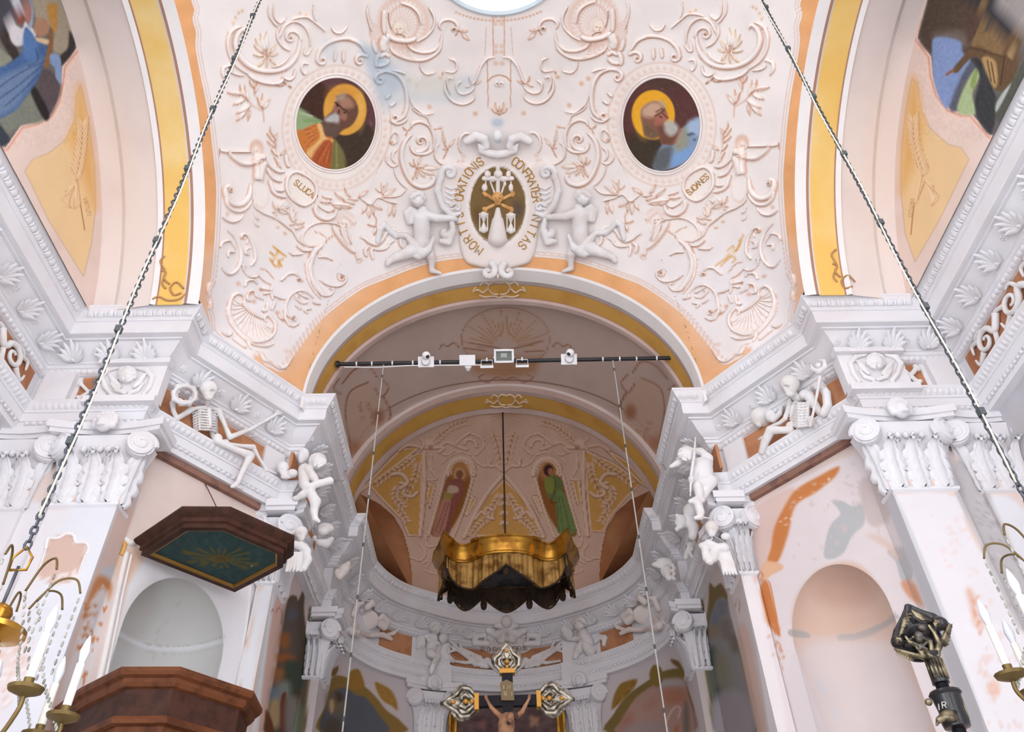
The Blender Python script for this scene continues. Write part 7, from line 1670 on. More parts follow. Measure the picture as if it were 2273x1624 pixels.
# right: bald saint in profile, blue robe
brush(cv, m2_((100, 400), (400, 100), (1000, 100), (1300, 700), (1000, 900), (700, 900), (100, 900)), (96, 62, 60), 1, 4); brush(cv, m2_((240, 980), (700, 1000), (600, 1480), (300, 1400)), (70, 60, 50), 1, 6); brush(cv, m2_((500, 160), (900, 160), (800, 300), (500, 300)), (84, 66, 56), 0.7, 8)
cv.ell(*m2_((552, 680))[0], 48, 55, (240, 176, 50), 1, 0.025); cv.ell(*m2_((420, 800))[0], 16, 30, (246, 190, 70), 0.6, 0.5)
brush(cv, m2_((400, 570), (560, 480), (690, 540), (760, 700), (720, 820), (900, 860), (860, 1000), (830, 1120), (680, 1120), (640, 1000), (540, 1020), (430, 980), (400, 850), (370, 700)), (140, 98, 80)); brush(cv, m2_((400, 580), (560, 490), (680, 560), (600, 700), (480, 720), (390, 680)), (206, 170, 146), 1, 6); brush(cv, m2_((600, 680), (720, 640), (770, 730), (690, 800), (600, 840), (560, 760)), (172, 110, 92), 1, 3)
for q in (((570, 700), (660, 650), (720, 590)), ((690, 660), (760, 730)), ((640, 700), (680, 720)), ((590, 640), (680, 590))): cv.stroke(m2_(*q), 2.6, (74, 44, 38), 0.8)
brush(cv, m2_((430, 800), (560, 880), (640, 990), (520, 1020), (430, 960)), (120, 96, 76), 1, 5); brush(cv, m2_((620, 850), (780, 860), (860, 980), (820, 1100), (690, 1110), (650, 980)), (120, 80, 66), 1, 5)
brush(cv, m2_((720, 790), (820, 760), (910, 850), (890, 940), (800, 990), (720, 920)), (188, 186, 180), 1, 5); brush(cv, m2_((630, 480), (700, 480), (740, 580), (690, 570)), (186, 170, 146), 0.8, 3)
brush(cv, m2_((680, 1120), (850, 1110), (950, 900), (1180, 730), (1300, 760), (1280, 1000), (1050, 1330), (850, 1440), (640, 1500), (560, 1450), (600, 1280)), (140, 164, 196), 1, 2); brush(cv, m2_((860, 1100), (960, 900), (1060, 880), (1020, 1200), (900, 1240)), (160, 156, 132), 0.9, 6); brush(cv, m2_((620, 1200), (820, 1140), (760, 1460), (560, 1460)), (96, 98, 100), 0.9, 6)
brush(cv, m2_((860, 1240), (1050, 1160), (1120, 1200), (960, 1380), (820, 1420)), (130, 170, 222), 0.9, 5); brush(cv, m2_((1060, 780), (1230, 740), (1220, 960), (1060, 940)), (176, 200, 228), 0.8, 6); cv.stroke(m2_((870, 1090), (950, 890)), 5, (176, 120, 96), 0.9)
for q in (((1080, 930), (1190, 1000)), ((1050, 960), (1160, 1040))): cv.stroke(m2_(*q), 3, (70, 80, 96), 0.8)
cv_med.grain([(640, 150), (1580, 400)], 4, 4, 3, 2); speckle(cv_med, [(1380, 170), (1560, 170), (1560, 385), (1380, 385)], (206, 190, 180), 40, (0.4, 1.2), 0.6, 3); speckle(cv_med, [(660, 170), (834, 170), (834, 375), (660, 375)], (206, 190, 180), 36, (0.4, 1.2), 0.6, 4)
for (cxm, rad, lab) in (((745, 274), (88.5, 102), 'round painting of a bearded saint in orange robe and green cloak with gold halo'), ((1469, 276), (86, 104), 'round painting of a bald saint in blue robe with gold halo')):
    th = np.radians(np.linspace(0, 360, 100, endpoint=False)); rt = math.radians(-5 if cxm[0] > 1000 else 5)
    O = np.stack([rad[0]*np.cos(th), rad[1]*np.sin(th)], -1) @ np.array([[math.cos(rt), math.sin(rt)], [-math.sin(rt), math.cos(rt)]])+cxm
    md = empty('medallion_painting', hit(*cxm)[0]); tag(md, lab, 'painting', 'oval medallions on the dome')
    o = plaque('field', O, 0.008, md, None, 0.99, PAINT, 44, 0.004, 0.0, False); V = np.empty(len(o.data.vertices)*3, np.float32); o.data.vertices.foreach_get('co', V); PAINTED.append((o, V.reshape(-1, 3).astype(float), cv_med))
    P3 = np.array([hit(*(np.array(cxm)+(q-cxm)*1.015))[0] for q in O]); mb = MB(); mb.tube(P3, 0.018, 8, closed=True); mb.tube(np.array([hit(*(np.array(cxm)+(q-cxm)*1.075))[0] for q in O]), 0.014, 8, closed=True); o = mb.build('frame', mat('medallion_frame', (248, 238, 234)), None, True); adopt(o, md)

# --- lunette walls: fresco, frame and gold panel
kL, kR = crop(0, 0, 4.777), crop(2020, 0, 4.775)
def frame_lines(cv, P, cols):
    for w, c in cols: cv.stroke(P, w, c, 1.0, 0.25)
for cv, k, s in ((cv_lL, kL, -1), (cv_lR, kR, 1)):
    X = (lambda x: x)
    if s < 0: FR = k((560, -300), (640, 0), (740, 330), (810, 510), (660, 700), (640, 880), (600, 1080), (520, 1220), (390, 1290), (220, 1330), (60, 1560), (-300, 1500), (-300, -300))
    else: FR = k((280, -300), (190, 0), (80, 400), (225, 600), (245, 800), (300, 1000), (420, 1150), (560, 1200), (650, 1200), (850, 1430), (1400, 1500), (1400, -300))
    cv.grain([(cv.x0, cv.y0), (cv.x0+cv.w, cv.y0+cv.h)], 3, 40, 3, 7)
    base_poly = FR
    cv.stroke(FR[:11], 26, (244, 214, 202)); cv.stroke(FR[:11], 15, (214, 148, 122)); cv.stroke(FR[:11], 9, (246, 216, 204)); cv.poly(FR, (112, 106, 104), 1, 1.2)
    # gold panel
    GPn = k((860, 905), (930, 1150), (1000, 1650), (1010, 2100), (960, 2600), (880, 2950), (760, 2800), (560, 2400), (330, 2050), (260, 1900), (380, 1790), (500, 1720), (640, 1600), (740, 1450), (790, 1200), (808, 970)) if s < 0 else None
    if s > 0: GPn = crop(1600, 0, 2.3195)((985, 405), (1010, 430), (1030, 560), (1075, 660), (1170, 745), (1235, 760), (1275, 820), (1130, 1120), (1000, 1345), (950, 1200), (930, 1000), (930, 800), (950, 600))
    else: GPn = crop(0, 0, 2.3197)((415, 440), (395, 490), (385, 620), (340, 720), (250, 790), (170, 820), (130, 880), (250, 1130), (430, 1420), (470, 1250), (490, 1080), (485, 850), (450, 600))
    cv.poly(GPn+[0, 0], (176, 132, 116), 1, 3); cv.poly(GPn, (240, 208, 160), 1, 1.2)
    top = GPn[:3].mean(0)
    cv.poly(cr(np.concatenate([GPn[:4] if s < 0 else GPn[:3], (GPn.mean(0)+[s*-6, -40])[None], GPn[-3:]]), 4, True), (230, 176, 104), 0.75, 14)
    # olive sprig in relief on the gold
    c0 = np.array([160, 400]) if s < 0 else np.array([2060, 420])
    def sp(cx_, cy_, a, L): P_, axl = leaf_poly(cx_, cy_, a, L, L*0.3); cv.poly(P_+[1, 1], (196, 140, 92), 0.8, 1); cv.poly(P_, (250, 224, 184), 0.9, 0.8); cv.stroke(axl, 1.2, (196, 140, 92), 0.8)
    ax_ = [(184, 280), (180, 340), (170, 400), (178, 450), (188, 510)] if s < 0 else [(2026, 270), (2030, 330), (2048, 390), (2030, 450), (2022, 520)]
    cv.stroke(cr(ax_, 6), 3, (190, 134, 92), 0.9)
    for i, (x, y) in enumerate(cr(ax_[:3], 6)):
        for e in (-1, 1): sp(x, y, -90+e*32, 26)
    for i in range(9): b = np.array(ax_[2]); d = np.array([-1 if s < 0 else 1, 0]); sp(b[0]+d[0]*i*4.5, b[1]+10+i*4, 150-i*14 if s < 0 else 30+i*12, 30); sp(b[0]-d[0]*(2+i), b[1]+i*6, (100 if s < 0 else 80)+i*5, 24)
    stroke_text(cv, 'VIRTUTI', ax_[3][0]+(6 if s < 0 else -8), ax_[3][1]-10, 9, 76 if s < 0 else 100, (196, 150, 104), 1.3)
cv, k = cv_lL, kL    # left fresco: blue robed figure, child in white, ochre angel
def B(P, rgb, al=1.0, soft=2.5): cv.poly(cr(k(*P), 5, True), rgb, al, soft)
FLP = k((560, -300), (640, 0), (740, 330), (810, 510), (660, 700), (640, 880), (600, 1080), (520, 1220), (390, 1290), (220, 1330), (60, 1560), (-300, 1500), (-300, -300))
B(((-300, -300), (200, -300), (150, 200), (60, 300), (-300, 300)), (74, 74, 84)); B(((340, -100), (640, -50), (760, 400), (700, 560), (560, 540), (560, 300), (400, 250)), (168, 156, 138), 1, 5); B(((740, 330), (800, 500), (660, 690), (640, 600), (720, 500)), (58, 54, 54), 1, 3)
B(((-100, 350), (60, 320), (220, 620), (140, 640), (0, 420)), (62, 54, 50)); B(((-100, 450), (60, 560), (120, 640), (-100, 760)), (142, 144, 130)); B(((420, 700), (640, 860), (600, 1100), (480, 1250), (360, 920)), (92, 82, 86), 1, 4); B(((180, 950), (340, 930), (470, 1260), (220, 1330), (60, 1450), (-100, 1500), (-100, 1300)), (128, 132, 122), 1, 4); B(((340, 900), (400, 960), (520, 1200), (470, 1270), (330, 990)), (42, 38, 40), 1, 3); B(((-80, 1250), (60, 1400), (100, 1500), (-80, 1560)), (60, 68, 80))
B(((100, 230), (230, 300), (270, 230), (370, 330), (370, 400), (200, 490), (110, 420)), (214, 212, 218)); B(((140, 0), (230, 0), (260, 200), (150, 180)), (198, 204, 218)); B(((260, 0), (340, 0), (350, 250), (300, 280)), (150, 166, 190))
B(((270, 290), (320, 330), (390, 430), (500, 470), (470, 640), (400, 850), (260, 1050), (150, 1180), (-100, 1250), (-100, 800), (100, 670), (240, 540), (250, 400)), (74, 104, 152)); B(((-100, 900), (300, 680), (440, 640), (260, 1000), (120, 1170), (-100, 1220)), (126, 146, 176), 0.75, 8); B(((270, 320), (390, 440), (380, 620), (250, 600)), (92, 128, 184), 0.8, 5)
for q in (((470, 650), (200, 780), (-60, 960)), ((440, 700), (200, 900), (-60, 1080)), ((400, 800), (240, 960), (60, 1120)), ((380, 520), (400, 640), (300, 700))): cv.stroke(cr(k(*q), 6), 4, (52, 78, 124), 0.6)
for c, r_, col in (((440, 290), (17, 21), (176, 134, 110)), ((215, 200), (11, 12), (140, 84, 76)), ((120, 170), (9, 14), (152, 100, 92)), ((300, 130), (7, 26), (170, 120, 110))): cv.ell(*k(c)[0], *r_, col, 1, 0.15)
B(((500, 60), (600, 40), (610, 160), (600, 320), (560, 330), (520, 200)), (190, 142, 74)); B(((530, 320), (565, 340), (550, 560), (510, 710), (470, 700), (500, 540)), (140, 98, 62)); B(((380, 400), (510, 420), (500, 470), (400, 440)), (222, 196, 160)); B(((540, 570), (640, 610), (650, 880), (590, 820), (580, 720), (530, 660)), (132, 158, 198), 1, 2)
cv.grain(FLP, 6, 4, 3, 11)
cv, k = cv_lR, kR    # right fresco: brown robed friar, blue sky, dark trees
FRP = k((280, -300), (190, 0), (80, 400), (225, 600), (245, 800), (300, 1000), (420, 1150), (560, 1200), (650, 1200), (850, 1430), (1400, 1500), (1400, -300))
B(((200, -300), (700, -300), (740, 200), (620, 560), (300, 420), (240, 560), (100, 400), (190, 0)), (86, 72, 62), 1, 5); B(((260, 350), (560, 330), (600, 500), (460, 480), (280, 440)), (120, 108, 104), 0.9, 8); B(((560, -300), (1100, -300), (1160, 300), (980, 400), (820, 330), (700, 150)), (58, 58, 64), 1, 4); B(((940, -100), (1400, -100), (1400, 300), (1150, 260), (1020, 120)), (166, 160, 160), 1, 5)
B(((260, 400), (520, 430), (560, 560), (640, 640), (560, 820), (420, 1130), (330, 1080), (250, 850), (235, 600)), (136, 158, 206), 1, 3); B(((640, 660), (700, 720), (560, 900), (500, 1160), (420, 1140), (520, 860)), (92, 98, 116), 0.95, 4); B(((690, 730), (740, 800), (660, 1000), (700, 1180), (650, 1220), (500, 1180), (560, 960)), (176, 196, 150), 1, 3); B(((640, 900), (690, 740), (720, 760), (680, 940)), (140, 160, 96), 0.9, 2)
B(((640, 620), (760, 640), (880, 940), (920, 1090), (860, 1420), (720, 1260), (690, 1060), (740, 800)), (62, 64, 68), 1, 3); B(((900, 1080), (1100, 820), (1220, 620), (1400, 700), (1000, 1300)), (90, 92, 84), 1, 4); B(((920, 1080), (1060, 880), (1050, 940), (920, 1180)), (196, 204, 206), 0.9, 2)
B(((640, 500), (700, 370), (830, 330), (1000, 390), (1120, 330), (1180, 500), (1120, 780), (1000, 950), (890, 940), (820, 760), (760, 640), (680, 600), (600, 660), (500, 770), (450, 740), (560, 600)), (106, 84, 62), 1, 2); B(((690, 380), (820, 340), (1000, 420), (960, 590), (760, 500), (650, 490)), (136, 110, 78), 1, 4); B(((740, 40), (780, 20), (830, 160), (810, 300), (690, 390), (740, 220)), (132, 108, 74), 1, 2); B(((640, 200), (720, 120), (740, 230), (660, 390), (620, 440)), (92, 68, 62), 1, 3); B(((760, 620), (900, 640), (930, 860), (880, 920)), (182, 150, 104), 1, 3); B(((1060, 440), (1120, 420), (1110, 620), (1030, 580)), (176, 150, 110), 0.9, 3); cv.stroke(k((460, 740), (390, 790)), 6, (150, 100, 82))
for q in (((700, 620), (760, 700)), ((860, 660), (900, 880)), ((1000, 600), (960, 900)), ((820, 640), (860, 860)), ((640, 500), (980, 600))): cv.stroke(k(*q), 3, (66, 48, 38), 0.7)
cv.grain(FRP, 6, 4, 3, 12)

# --- chancel barrel: sun disc, two inscription cartouches
cv = cv_barrel; BR, BRL = (150, 104, 76), (214, 190, 176)
cv.grain([(660, 640), (1600, 1180)], 4, 70, 4, 3)
for cxs, sg in (((748, 930), -1),):
    pass
kb = crop(640, 560, 3.248)
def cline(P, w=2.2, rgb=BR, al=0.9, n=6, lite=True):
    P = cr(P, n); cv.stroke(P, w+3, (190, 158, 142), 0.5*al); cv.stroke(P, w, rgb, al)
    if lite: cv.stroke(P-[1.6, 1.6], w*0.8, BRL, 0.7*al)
sun = np.array([1122, 752]); t = np.linspace(0, 2*math.pi, 60); ring = np.stack([sun[0]+98*np.cos(t), sun[1]+70*np.sin(t)], -1); cline(ring, 2.2, (160, 116, 90), 0.8, 1); cv.poly(ring, (206, 178, 158), 0.4, 3)
for i in range(44):
    a = math.pi+i/43*math.pi; r0, r1 = 30, 62+18*(i % 3); cv.stroke([(sun[0]+r0*math.cos(a), sun[1]+18+r0*math.sin(a)*0.75), (sun[0]+r1*math.cos(a), sun[1]+18+r1*math.sin(a)*0.85)], 2.6 if i % 3 else 4, (212, 184, 158) if i % 2 else (182, 140, 108), 0.7)
cv.poly([(1040, 792), (1200, 792), (1190, 828), (1120, 846), (1050, 828)], (186, 140, 104), 0.8, 10)
for q in (((1040, 760), (1090, 768), (1122, 775), (1160, 768), (1205, 756)), ((1030, 772), (1080, 778)), ((1205, 778), (1165, 780))): cline(q, 3)
for e in (-1, 1): cline([(1122+e*104, 770), (1122+e*115, 760), (1122+e*128, 768), (1122+e*140, 764), (1122+e*146, 774)], 3)
for e in (-1, 1): cline([(1122, 842), (1122+e*20, 836), (1122+e*40, 848), (1122+e*60, 838), (1122+e*48, 830)], 3.2)
cline(np.stack([1122+330*np.cos(np.linspace(math.pi*0.93, math.pi*0.07, 40)), 1010-167*np.sin(np.linspace(math.pi*0.93, math.pi*0.07, 40))], -1), 1.8, (132, 92, 74), 0.9, 1, False)
for e in (-1, 1):
    c = np.array([806, 940]) if e < 0 else np.array([1434, 930])
    X = lambda *P: [(c[0]+e*-1*x, c[1]+y) for x, y in P]
    blob(cv, X((20, -90), (50, -40), (40, 40), (10, 110), (-20, 120), (-30, 40), (-40, -40), (-10, -80)), (206, 176, 156), 0.8, 4)
    cline(X((-46, -90), (-20, -120), (10, -128), (30, -104)), 4); cline(X((10, -92), (-30, -70), (-40, -20), (-30, 40), (-30, 100)), 4); cline(X((44, -60), (60, -20), (40, 40), (20, 90), (-10, 120)), 5, (146, 88, 56)); cline(X((40, -100), (56, -80), (40, -60), (26, -78)), 4); cline(X((50, 30), (56, 70), (30, 110), (10, 150), (-20, 180)), 3.5); cline(X((0, 130), (-10, 150), (-24, 170)), 3); cline(X((-54, -100), (-66, -80), (-50, -66)), 3.5)
    cv.ell(c[0]+e*-1*34, c[1]-16, 12, 16, (160, 104, 72), 0.7, 0.5); cv.ell(c[0]+e*20, c[1]+56, 22, 18, (176, 116, 84), 0.6, 0.6)
    for i, tx in enumerate(('TIMEBIT', 'MORTALIS')): stroke_text(cv, tx, c[0]+(-14 if e < 0 else -24)+i*20*(1 if e < 0 else 1), c[1]-46 if e < 0 else c[1]+62-i*8, 9, 76 if e < 0 else -70, (180, 138, 106), 1.3)
# --- apse vault: gold panels, ribs, two painted figures, stucco garlands
cv = cv_apse; ka = crop(760, 880, 3.247)
GO, PK, TN, DK = (216, 166, 96), (214, 178, 158), (226, 196, 174), (140, 90, 60)
cv.grain([(780, 880), (1470, 1420)], 4, 50, 4, 5)
def rl(P, w, n=6, al=1.0): cv.relief(cr(P, n), w, (230, 200, 178), (140, 88, 58), (246, 226, 208), al=al)
def pan(P, rgb=GO): cv.poly(cr(P, 1), rgb, 1, 1.5); Q = np.concatenate([P, P[:1]]); cv.stroke(Q, 4, (236, 208, 188), 0.9); cv.stroke(inset(Q, 3), 1.4, DK, 0.8)
pan(ka((200, 640), (400, 460), (575, 400), (570, 700), (555, 1000), (480, 1000), (430, 880), (300, 750))); pan(ka((1750, 390), (1950, 480), (2160, 620), (2050, 720), (1930, 860), (1880, 970), (1790, 970), (1765, 700)))
pan(ka((1165, 600), (1290, 720), (1400, 880), (1460, 1000), (900, 1000), (960, 860), (1050, 720)))
pan(ka((630, 630), (665, 630), (620, 810), (610, 720))); pan(ka((1655, 600), (1700, 600), (1720, 760), (1700, 780))); pan(ka((935, 720), (965, 740), (900, 850), (880, 870))); pan(ka((1375, 720), (1400, 720), (1440, 830), (1430, 840)))
# outer gold spandrels under the arch
pan(ka((120, 690), (400, 400), (420, 380), (560, 360), (300, 560))); pan(ka((1900, 380), (2050, 470), (2250, 700), (2150, 620)))
for e in (-1, 1):
    X = lambda *P: ka(*[(1165+e*(x-1165) if e > 0 else x, y) for x, y in P]) if True else None
    Y = (lambda *P: ka(*P)) if e < 0 else (lambda *P: ka(*[(2330-x, y) for x, y in P]))
    # painted niche with a figure
    blob(cv, Y((770, 540), (850, 470), (910, 540), (920, 640), (860, 820), (760, 980), (640, 990), (700, 760)), (150, 96, 50), 1, 2); cv.ell(*Y((845, 530))[0], 20, 24, (198, 142, 92), 0.8, 0.3)
    for r_, w_ in ((96, 9), (74, 3)): tt = np.linspace(-0.2, math.pi+0.2, 24); rl(Y(*[(855+r_*math.cos(a), 545-r_*math.sin(a)*1.05) for a in tt]), w_, 1)
    for a in np.linspace(0, math.pi, 13): q = Y((855+86*math.cos(a), 545-88*math.sin(a)))[0]; cv.ell(q[0], q[1], 3.4, 3.4, (236, 208, 186), 1, 0.3); cv.ell(q[0]+1, q[1]+1, 1.6, 1.6, DK, 0.7, 0.4)
    rl(Y((740, 560), (690, 760), (620, 1000)), 6); rl(Y((940, 590), (880, 800), (800, 1010)), 6); rl(Y((590, 400), (590, 700), (560, 1000)), 8); rl(Y((1165, 560), (1060, 680), (960, 840), (880, 1010)), 9)
    rl(Y((410, 390), (480, 350), (600, 370), (700, 360), (760, 330), (860, 370), (900, 380)), 6); rl(Y((640, 420), (640, 520), (680, 590), (620, 600)), 5); rl(Y((940, 430), (980, 480), (1040, 500), (1080, 450)), 5); rl(Y((880, 280), (940, 270), (1000, 300), (1020, 360), (960, 420)), 5); rl(Y((880, 340), (900, 310), (950, 320), (970, 360)), 6); rl(Y((820, 340), (860, 300), (920, 260)), 5); rl(Y((700, 400), (760, 420), (800, 390)), 5); rl(Y((720, 480), (760, 440), (850, 400), (930, 420)), 4)
    # garlands
    def gl(P, L=40, n_=10):
        Q = cr(P, n_); cv.stroke(Q, 2.2, DK, 0.7)
        for i in range(0, len(Q)-1, 3):
            d = Q[i+1]-Q[i]; a = math.degrees(math.atan2(d[1], d[0]))
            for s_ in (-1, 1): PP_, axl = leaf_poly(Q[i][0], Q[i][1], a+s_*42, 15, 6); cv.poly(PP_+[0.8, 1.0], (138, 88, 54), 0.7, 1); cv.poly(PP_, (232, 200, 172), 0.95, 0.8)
    gl(Y((650, 330), (720, 270), (800, 210), (890, 180))); gl(Y((520, 430), (440, 500), (330, 560), (240, 630))); gl(Y((545, 470), (530, 560), (470, 700), (420, 800), (460, 890))); gl(Y((400, 640), (380, 720), (440, 800))); gl(Y((1140, 700), (1090, 780), (1060, 860))); gl(Y((1060, 860), (990, 920), (930, 990)))
    gl(Y((1155, 700), (1160, 820), (1160, 950)), n_=6); gl(Y((1090, 260), (1120, 360), (1140, 470)), n_=8)
    rl(Y((420, 620), (460, 640), (440, 700), (500, 720), (540, 690)), 7); rl(Y((360, 560), (430, 560), (470, 620), (420, 660)), 8); rl(Y((1080, 820), (1040, 800), (1030, 860), (1090, 880)), 6); rl(Y((960, 880), (1000, 830), (1030, 850)), 6); cv.ell(*Y((620, 340))[0], 12, 11, (232, 204, 184), 1, 0.15); cv.ell(*Y((640, 365))[0], 7, 5, DK, 0.5, 0.5); rl(Y((560, 300), (590, 340), (570, 380)), 5); rl(Y((660, 370), (730, 370), (700, 400)), 6)
    rl(Y((1165, 540), (1110, 500), (1060, 500), (1050, 450)), 6); rl(Y((560, 1060), (600, 1130), (560, 1180), (500, 1160), (440, 1180), (470, 1240)), 5); rl(Y((600, 1000), (620, 1080), (700, 1060), (740, 1040)), 5); rl(Y((580, 1200), (640, 1180), (600, 1250), (680, 1280)), 4)
cv.ell(*ka((1165, 130))[0], 12, 6, (232, 206, 184), 1, 0.3)
for a in np.linspace(0, 2*math.pi, 17)[:-1]: L = 28 if abs(math.cos(a)) > 0.6 else 22; cv.stroke([ka((1165, 130))[0], ka((1165, 130))[0]+[L*1.6*math.cos(a), L*0.9*math.sin(a)]], [5, 1], (206, 168, 140), 0.8)
# painted figures
def A(P, rgb, al=1, soft=1.5): cv.poly(cr(ka(*P), 5, True), rgb, al, soft)
cv.ell(*ka((845, 560))[0], 12, 14, (216, 178, 140), 0.8, 0.15); cv.ell(*ka((845, 560))[0], 8, 10, (140, 92, 66), 1, 0.15); A(((790, 600), (860, 590), (870, 680), (830, 780), (790, 880), (770, 990), (690, 1000), (640, 980), (700, 860), (730, 740), (740, 640)), (150, 92, 82)); A(((720, 740), (780, 740), (760, 880), (720, 1000), (650, 980)), (196, 140, 124), 0.9); A(((740, 680), (800, 690), (780, 740), (730, 740)), (168, 150, 84), 0.9); A(((770, 640), (830, 650), (830, 690), (760, 690)), (214, 186, 166), 0.9)
for q in (((770, 760), (700, 980)), ((790, 780), (740, 990)), ((750, 760), (670, 970))): cv.stroke(ka(*q), 2, (120, 66, 60), 0.7)
cv.ell(*ka((1485, 530))[0], 11, 13, (74, 44, 40), 1, 0.15); cv.ell(*ka((1500, 540))[0], 6, 8, (176, 120, 94), 1, 0.2); A(((1460, 600), (1530, 570), (1590, 620), (1580, 700), (1600, 800), (1640, 900), (1690, 970), (1560, 985), (1550, 900), (1530, 760), (1480, 720)), (110, 124, 78)); A(((1460, 600), (1520, 590), (1520, 690), (1470, 680)), (140, 148, 70), 0.9); A(((1540, 700), (1600, 700), (1680, 960), (1570, 980)), (122, 146, 92), 0.9)
for q in (((1560, 720), (1590, 970)), ((1580, 720), (1640, 960)), ((1545, 720), (1560, 960))): cv.stroke(ka(*q), 2, (78, 92, 56), 0.7)
cv.stroke(cr(ka((1530, 560), (1530, 680), (1500, 760), (1550, 760)), 5), 2.4, (104, 66, 44), 0.9)
cv.grain([(780, 880), (1470, 1420)], 3, 5, 2, 8)

# --- walls below: peeling plaster, frescoes, frames
cv = cv_low
cv.grain([(0, 880), (2273, 1640)], 4, 60, 4, 21)
PKW, WHW, GRW, OCH = (228, 204, 192), (236, 230, 232), (196, 196, 198), (206, 128, 72)
def W_(P, rgb, al=1, soft=3): cv.poly(cr(P, 4, True), rgb, al, soft)
# left front pilaster: whitewash, framed panel
W_([(0, 1100), (110, 1130), (262, 1135), (180, 1390), (85, 1640), (-20, 1640)], (232, 228, 232), 1, 2)
W_([(150, 1140), (262, 1138), (80, 1640), (10, 1640), (60, 1400)], (228, 230, 238), 0.8, 10)
W_([(262, 1140), (300, 1130), (115, 1640), (80, 1640)], (206, 206, 214), 0.9, 2)
pt_ = crop(0, 1180, 3.657)
W_(pt_((400, 60), (520, 20), (600, 40), (620, 90), (700, 100), (690, 160), (630, 340), (540, 420), (400, 410), (310, 340), (380, 150)), (216, 186, 172), 1, 2); cv.stroke(cr(pt_((370, 140), (395, 50), (470, 50), (540, 15), (600, 30), (620, 85), (700, 90), (720, 130), (700, 185)), 5), 5, (240, 228, 224), 1); cv.stroke(cr(pt_((375, 150), (400, 60), (470, 60), (545, 22), (598, 40), (612, 92), (690, 100)), 5), 1.6, (190, 156, 144), 0.9)
cv.stroke(pt_((385, 140), (310, 340)), 1.6, (150, 112, 100)); cv.stroke(pt_((680, 190), (630, 345)), 1.6, (150, 112, 100)); speckle(cv, pt_((300, 330), (640, 330), (600, 440), (330, 430)), (238, 228, 224), 30, (2, 5), 0.9, 5)
W_(pt_((0, 880), (220, 880), (180, 1250), (0, 1300)), (234, 206, 196), 0.55, 14); speckle(cv, pt_((0, 850), (330, 850), (200, 1300), (0, 1500)), (230, 190, 174), 60, (2, 6), 0.6, 6); speckle(cv, pt_((0, 850), (330, 850), (200, 1300), (0, 1500)), (244, 240, 242), 50, (2, 6), 0.7, 7)
# strip of wall left of the pulpit niche with ochre flaking
W_([(262, 1130), (300, 1130), (260, 1250), (215, 1290), (140, 1640), (90, 1640)], (226, 200, 190), 1, 3); W_([(215, 1280), (248, 1295), (235, 1340), (190, 1360)], OCH, 0.85, 5); W_([(200, 1340), (240, 1340), (160, 1640), (110, 1640)], (232, 222, 222), 1, 5)
speckle(cv, [(190, 1330), (240, 1330), (220, 1420), (165, 1460)], OCH, 46, (2, 6), 0.85, 8); speckle(cv, [(200, 1400), (225, 1400), (180, 1560), (125, 1600)], (200, 120, 70), 60, (1.5, 5), 0.8, 9); speckle(cv, [(150, 1560), (200, 1560), (190, 1640), (90, 1640)], (190, 100, 50), 36, (4, 9), 0.8, 10); speckle(cv, [(190, 1290), (240, 1290), (160, 1560), (140, 1560)], (244, 238, 236), 60, (1, 3), 0.9, 11)
# pulpit niche: white frame, grey inside
NF = cr([(238, 1480), (268, 1360), (300, 1268), (330, 1225), (400, 1240), (470, 1290), (540, 1310), (530, 1400), (505, 1624), (490, 1640), (200, 1640)], 3)
W_([(225, 1540), (262, 1400), (300, 1250), (330, 1200), (560, 1290), (548, 1420), (520, 1640), (190, 1640)], (232, 230, 234), 1, 2)
cv.stroke([(283, 1235), (262, 1310), (240, 1420), (215, 1560)], 7, (242, 240, 242)); cv.stroke([(556, 1300), (545, 1420), (520, 1600)], 2, (170, 124, 110)); cv.stroke([(563, 1300), (535, 1500)], 3, (240, 236, 236)); W_([(300, 1270), (330, 1210), (262, 1240), (268, 1300)], (226, 170, 130), 0.5, 8)
th = np.linspace(math.pi, 0, 30); o, t, n = diag_frame(-1)
def nich(s, off=0.0): o, t, n = diag_frame(s); return proj(np.array([o+t*(NCH['u']+(NCH['r']+off)*math.cos(a))+np.array([0, 0, NCH['z']+(NCH['h']+off)*math.sin(a)]) for a in th]))
AL = nich(-1); insideL = np.concatenate([AL, AL[-1:]+[[-90, 330]], AL[:1]+[[-90, 330]]])
cv.poly(insideL, (206, 206, 204), 1, 1.2); cv.poly(cr([(270, 1400), (300, 1320), (350, 1290), (330, 1400), (280, 1440)], 4, True), (198, 192, 186), 0.6, 14)
cv.stroke(cr([(262, 1405), (330, 1435), (420, 1438), (500, 1420)], 6), 10, (226, 228, 232), 0.8); cv.stroke(cr([(262, 1402), (330, 1430), (420, 1432), (500, 1412)], 6), 1.6, (176, 172, 170), 0.8); cv.stroke(cr([(262, 1418), (330, 1446), (420, 1450), (498, 1430)], 6), 1.4, (190, 188, 186), 0.8); cv.stroke(cr([(400, 1335), (375, 1375), (350, 1400), (345, 1440), (335, 1490)], 6), 1.4, (190, 184, 178), 0.6)
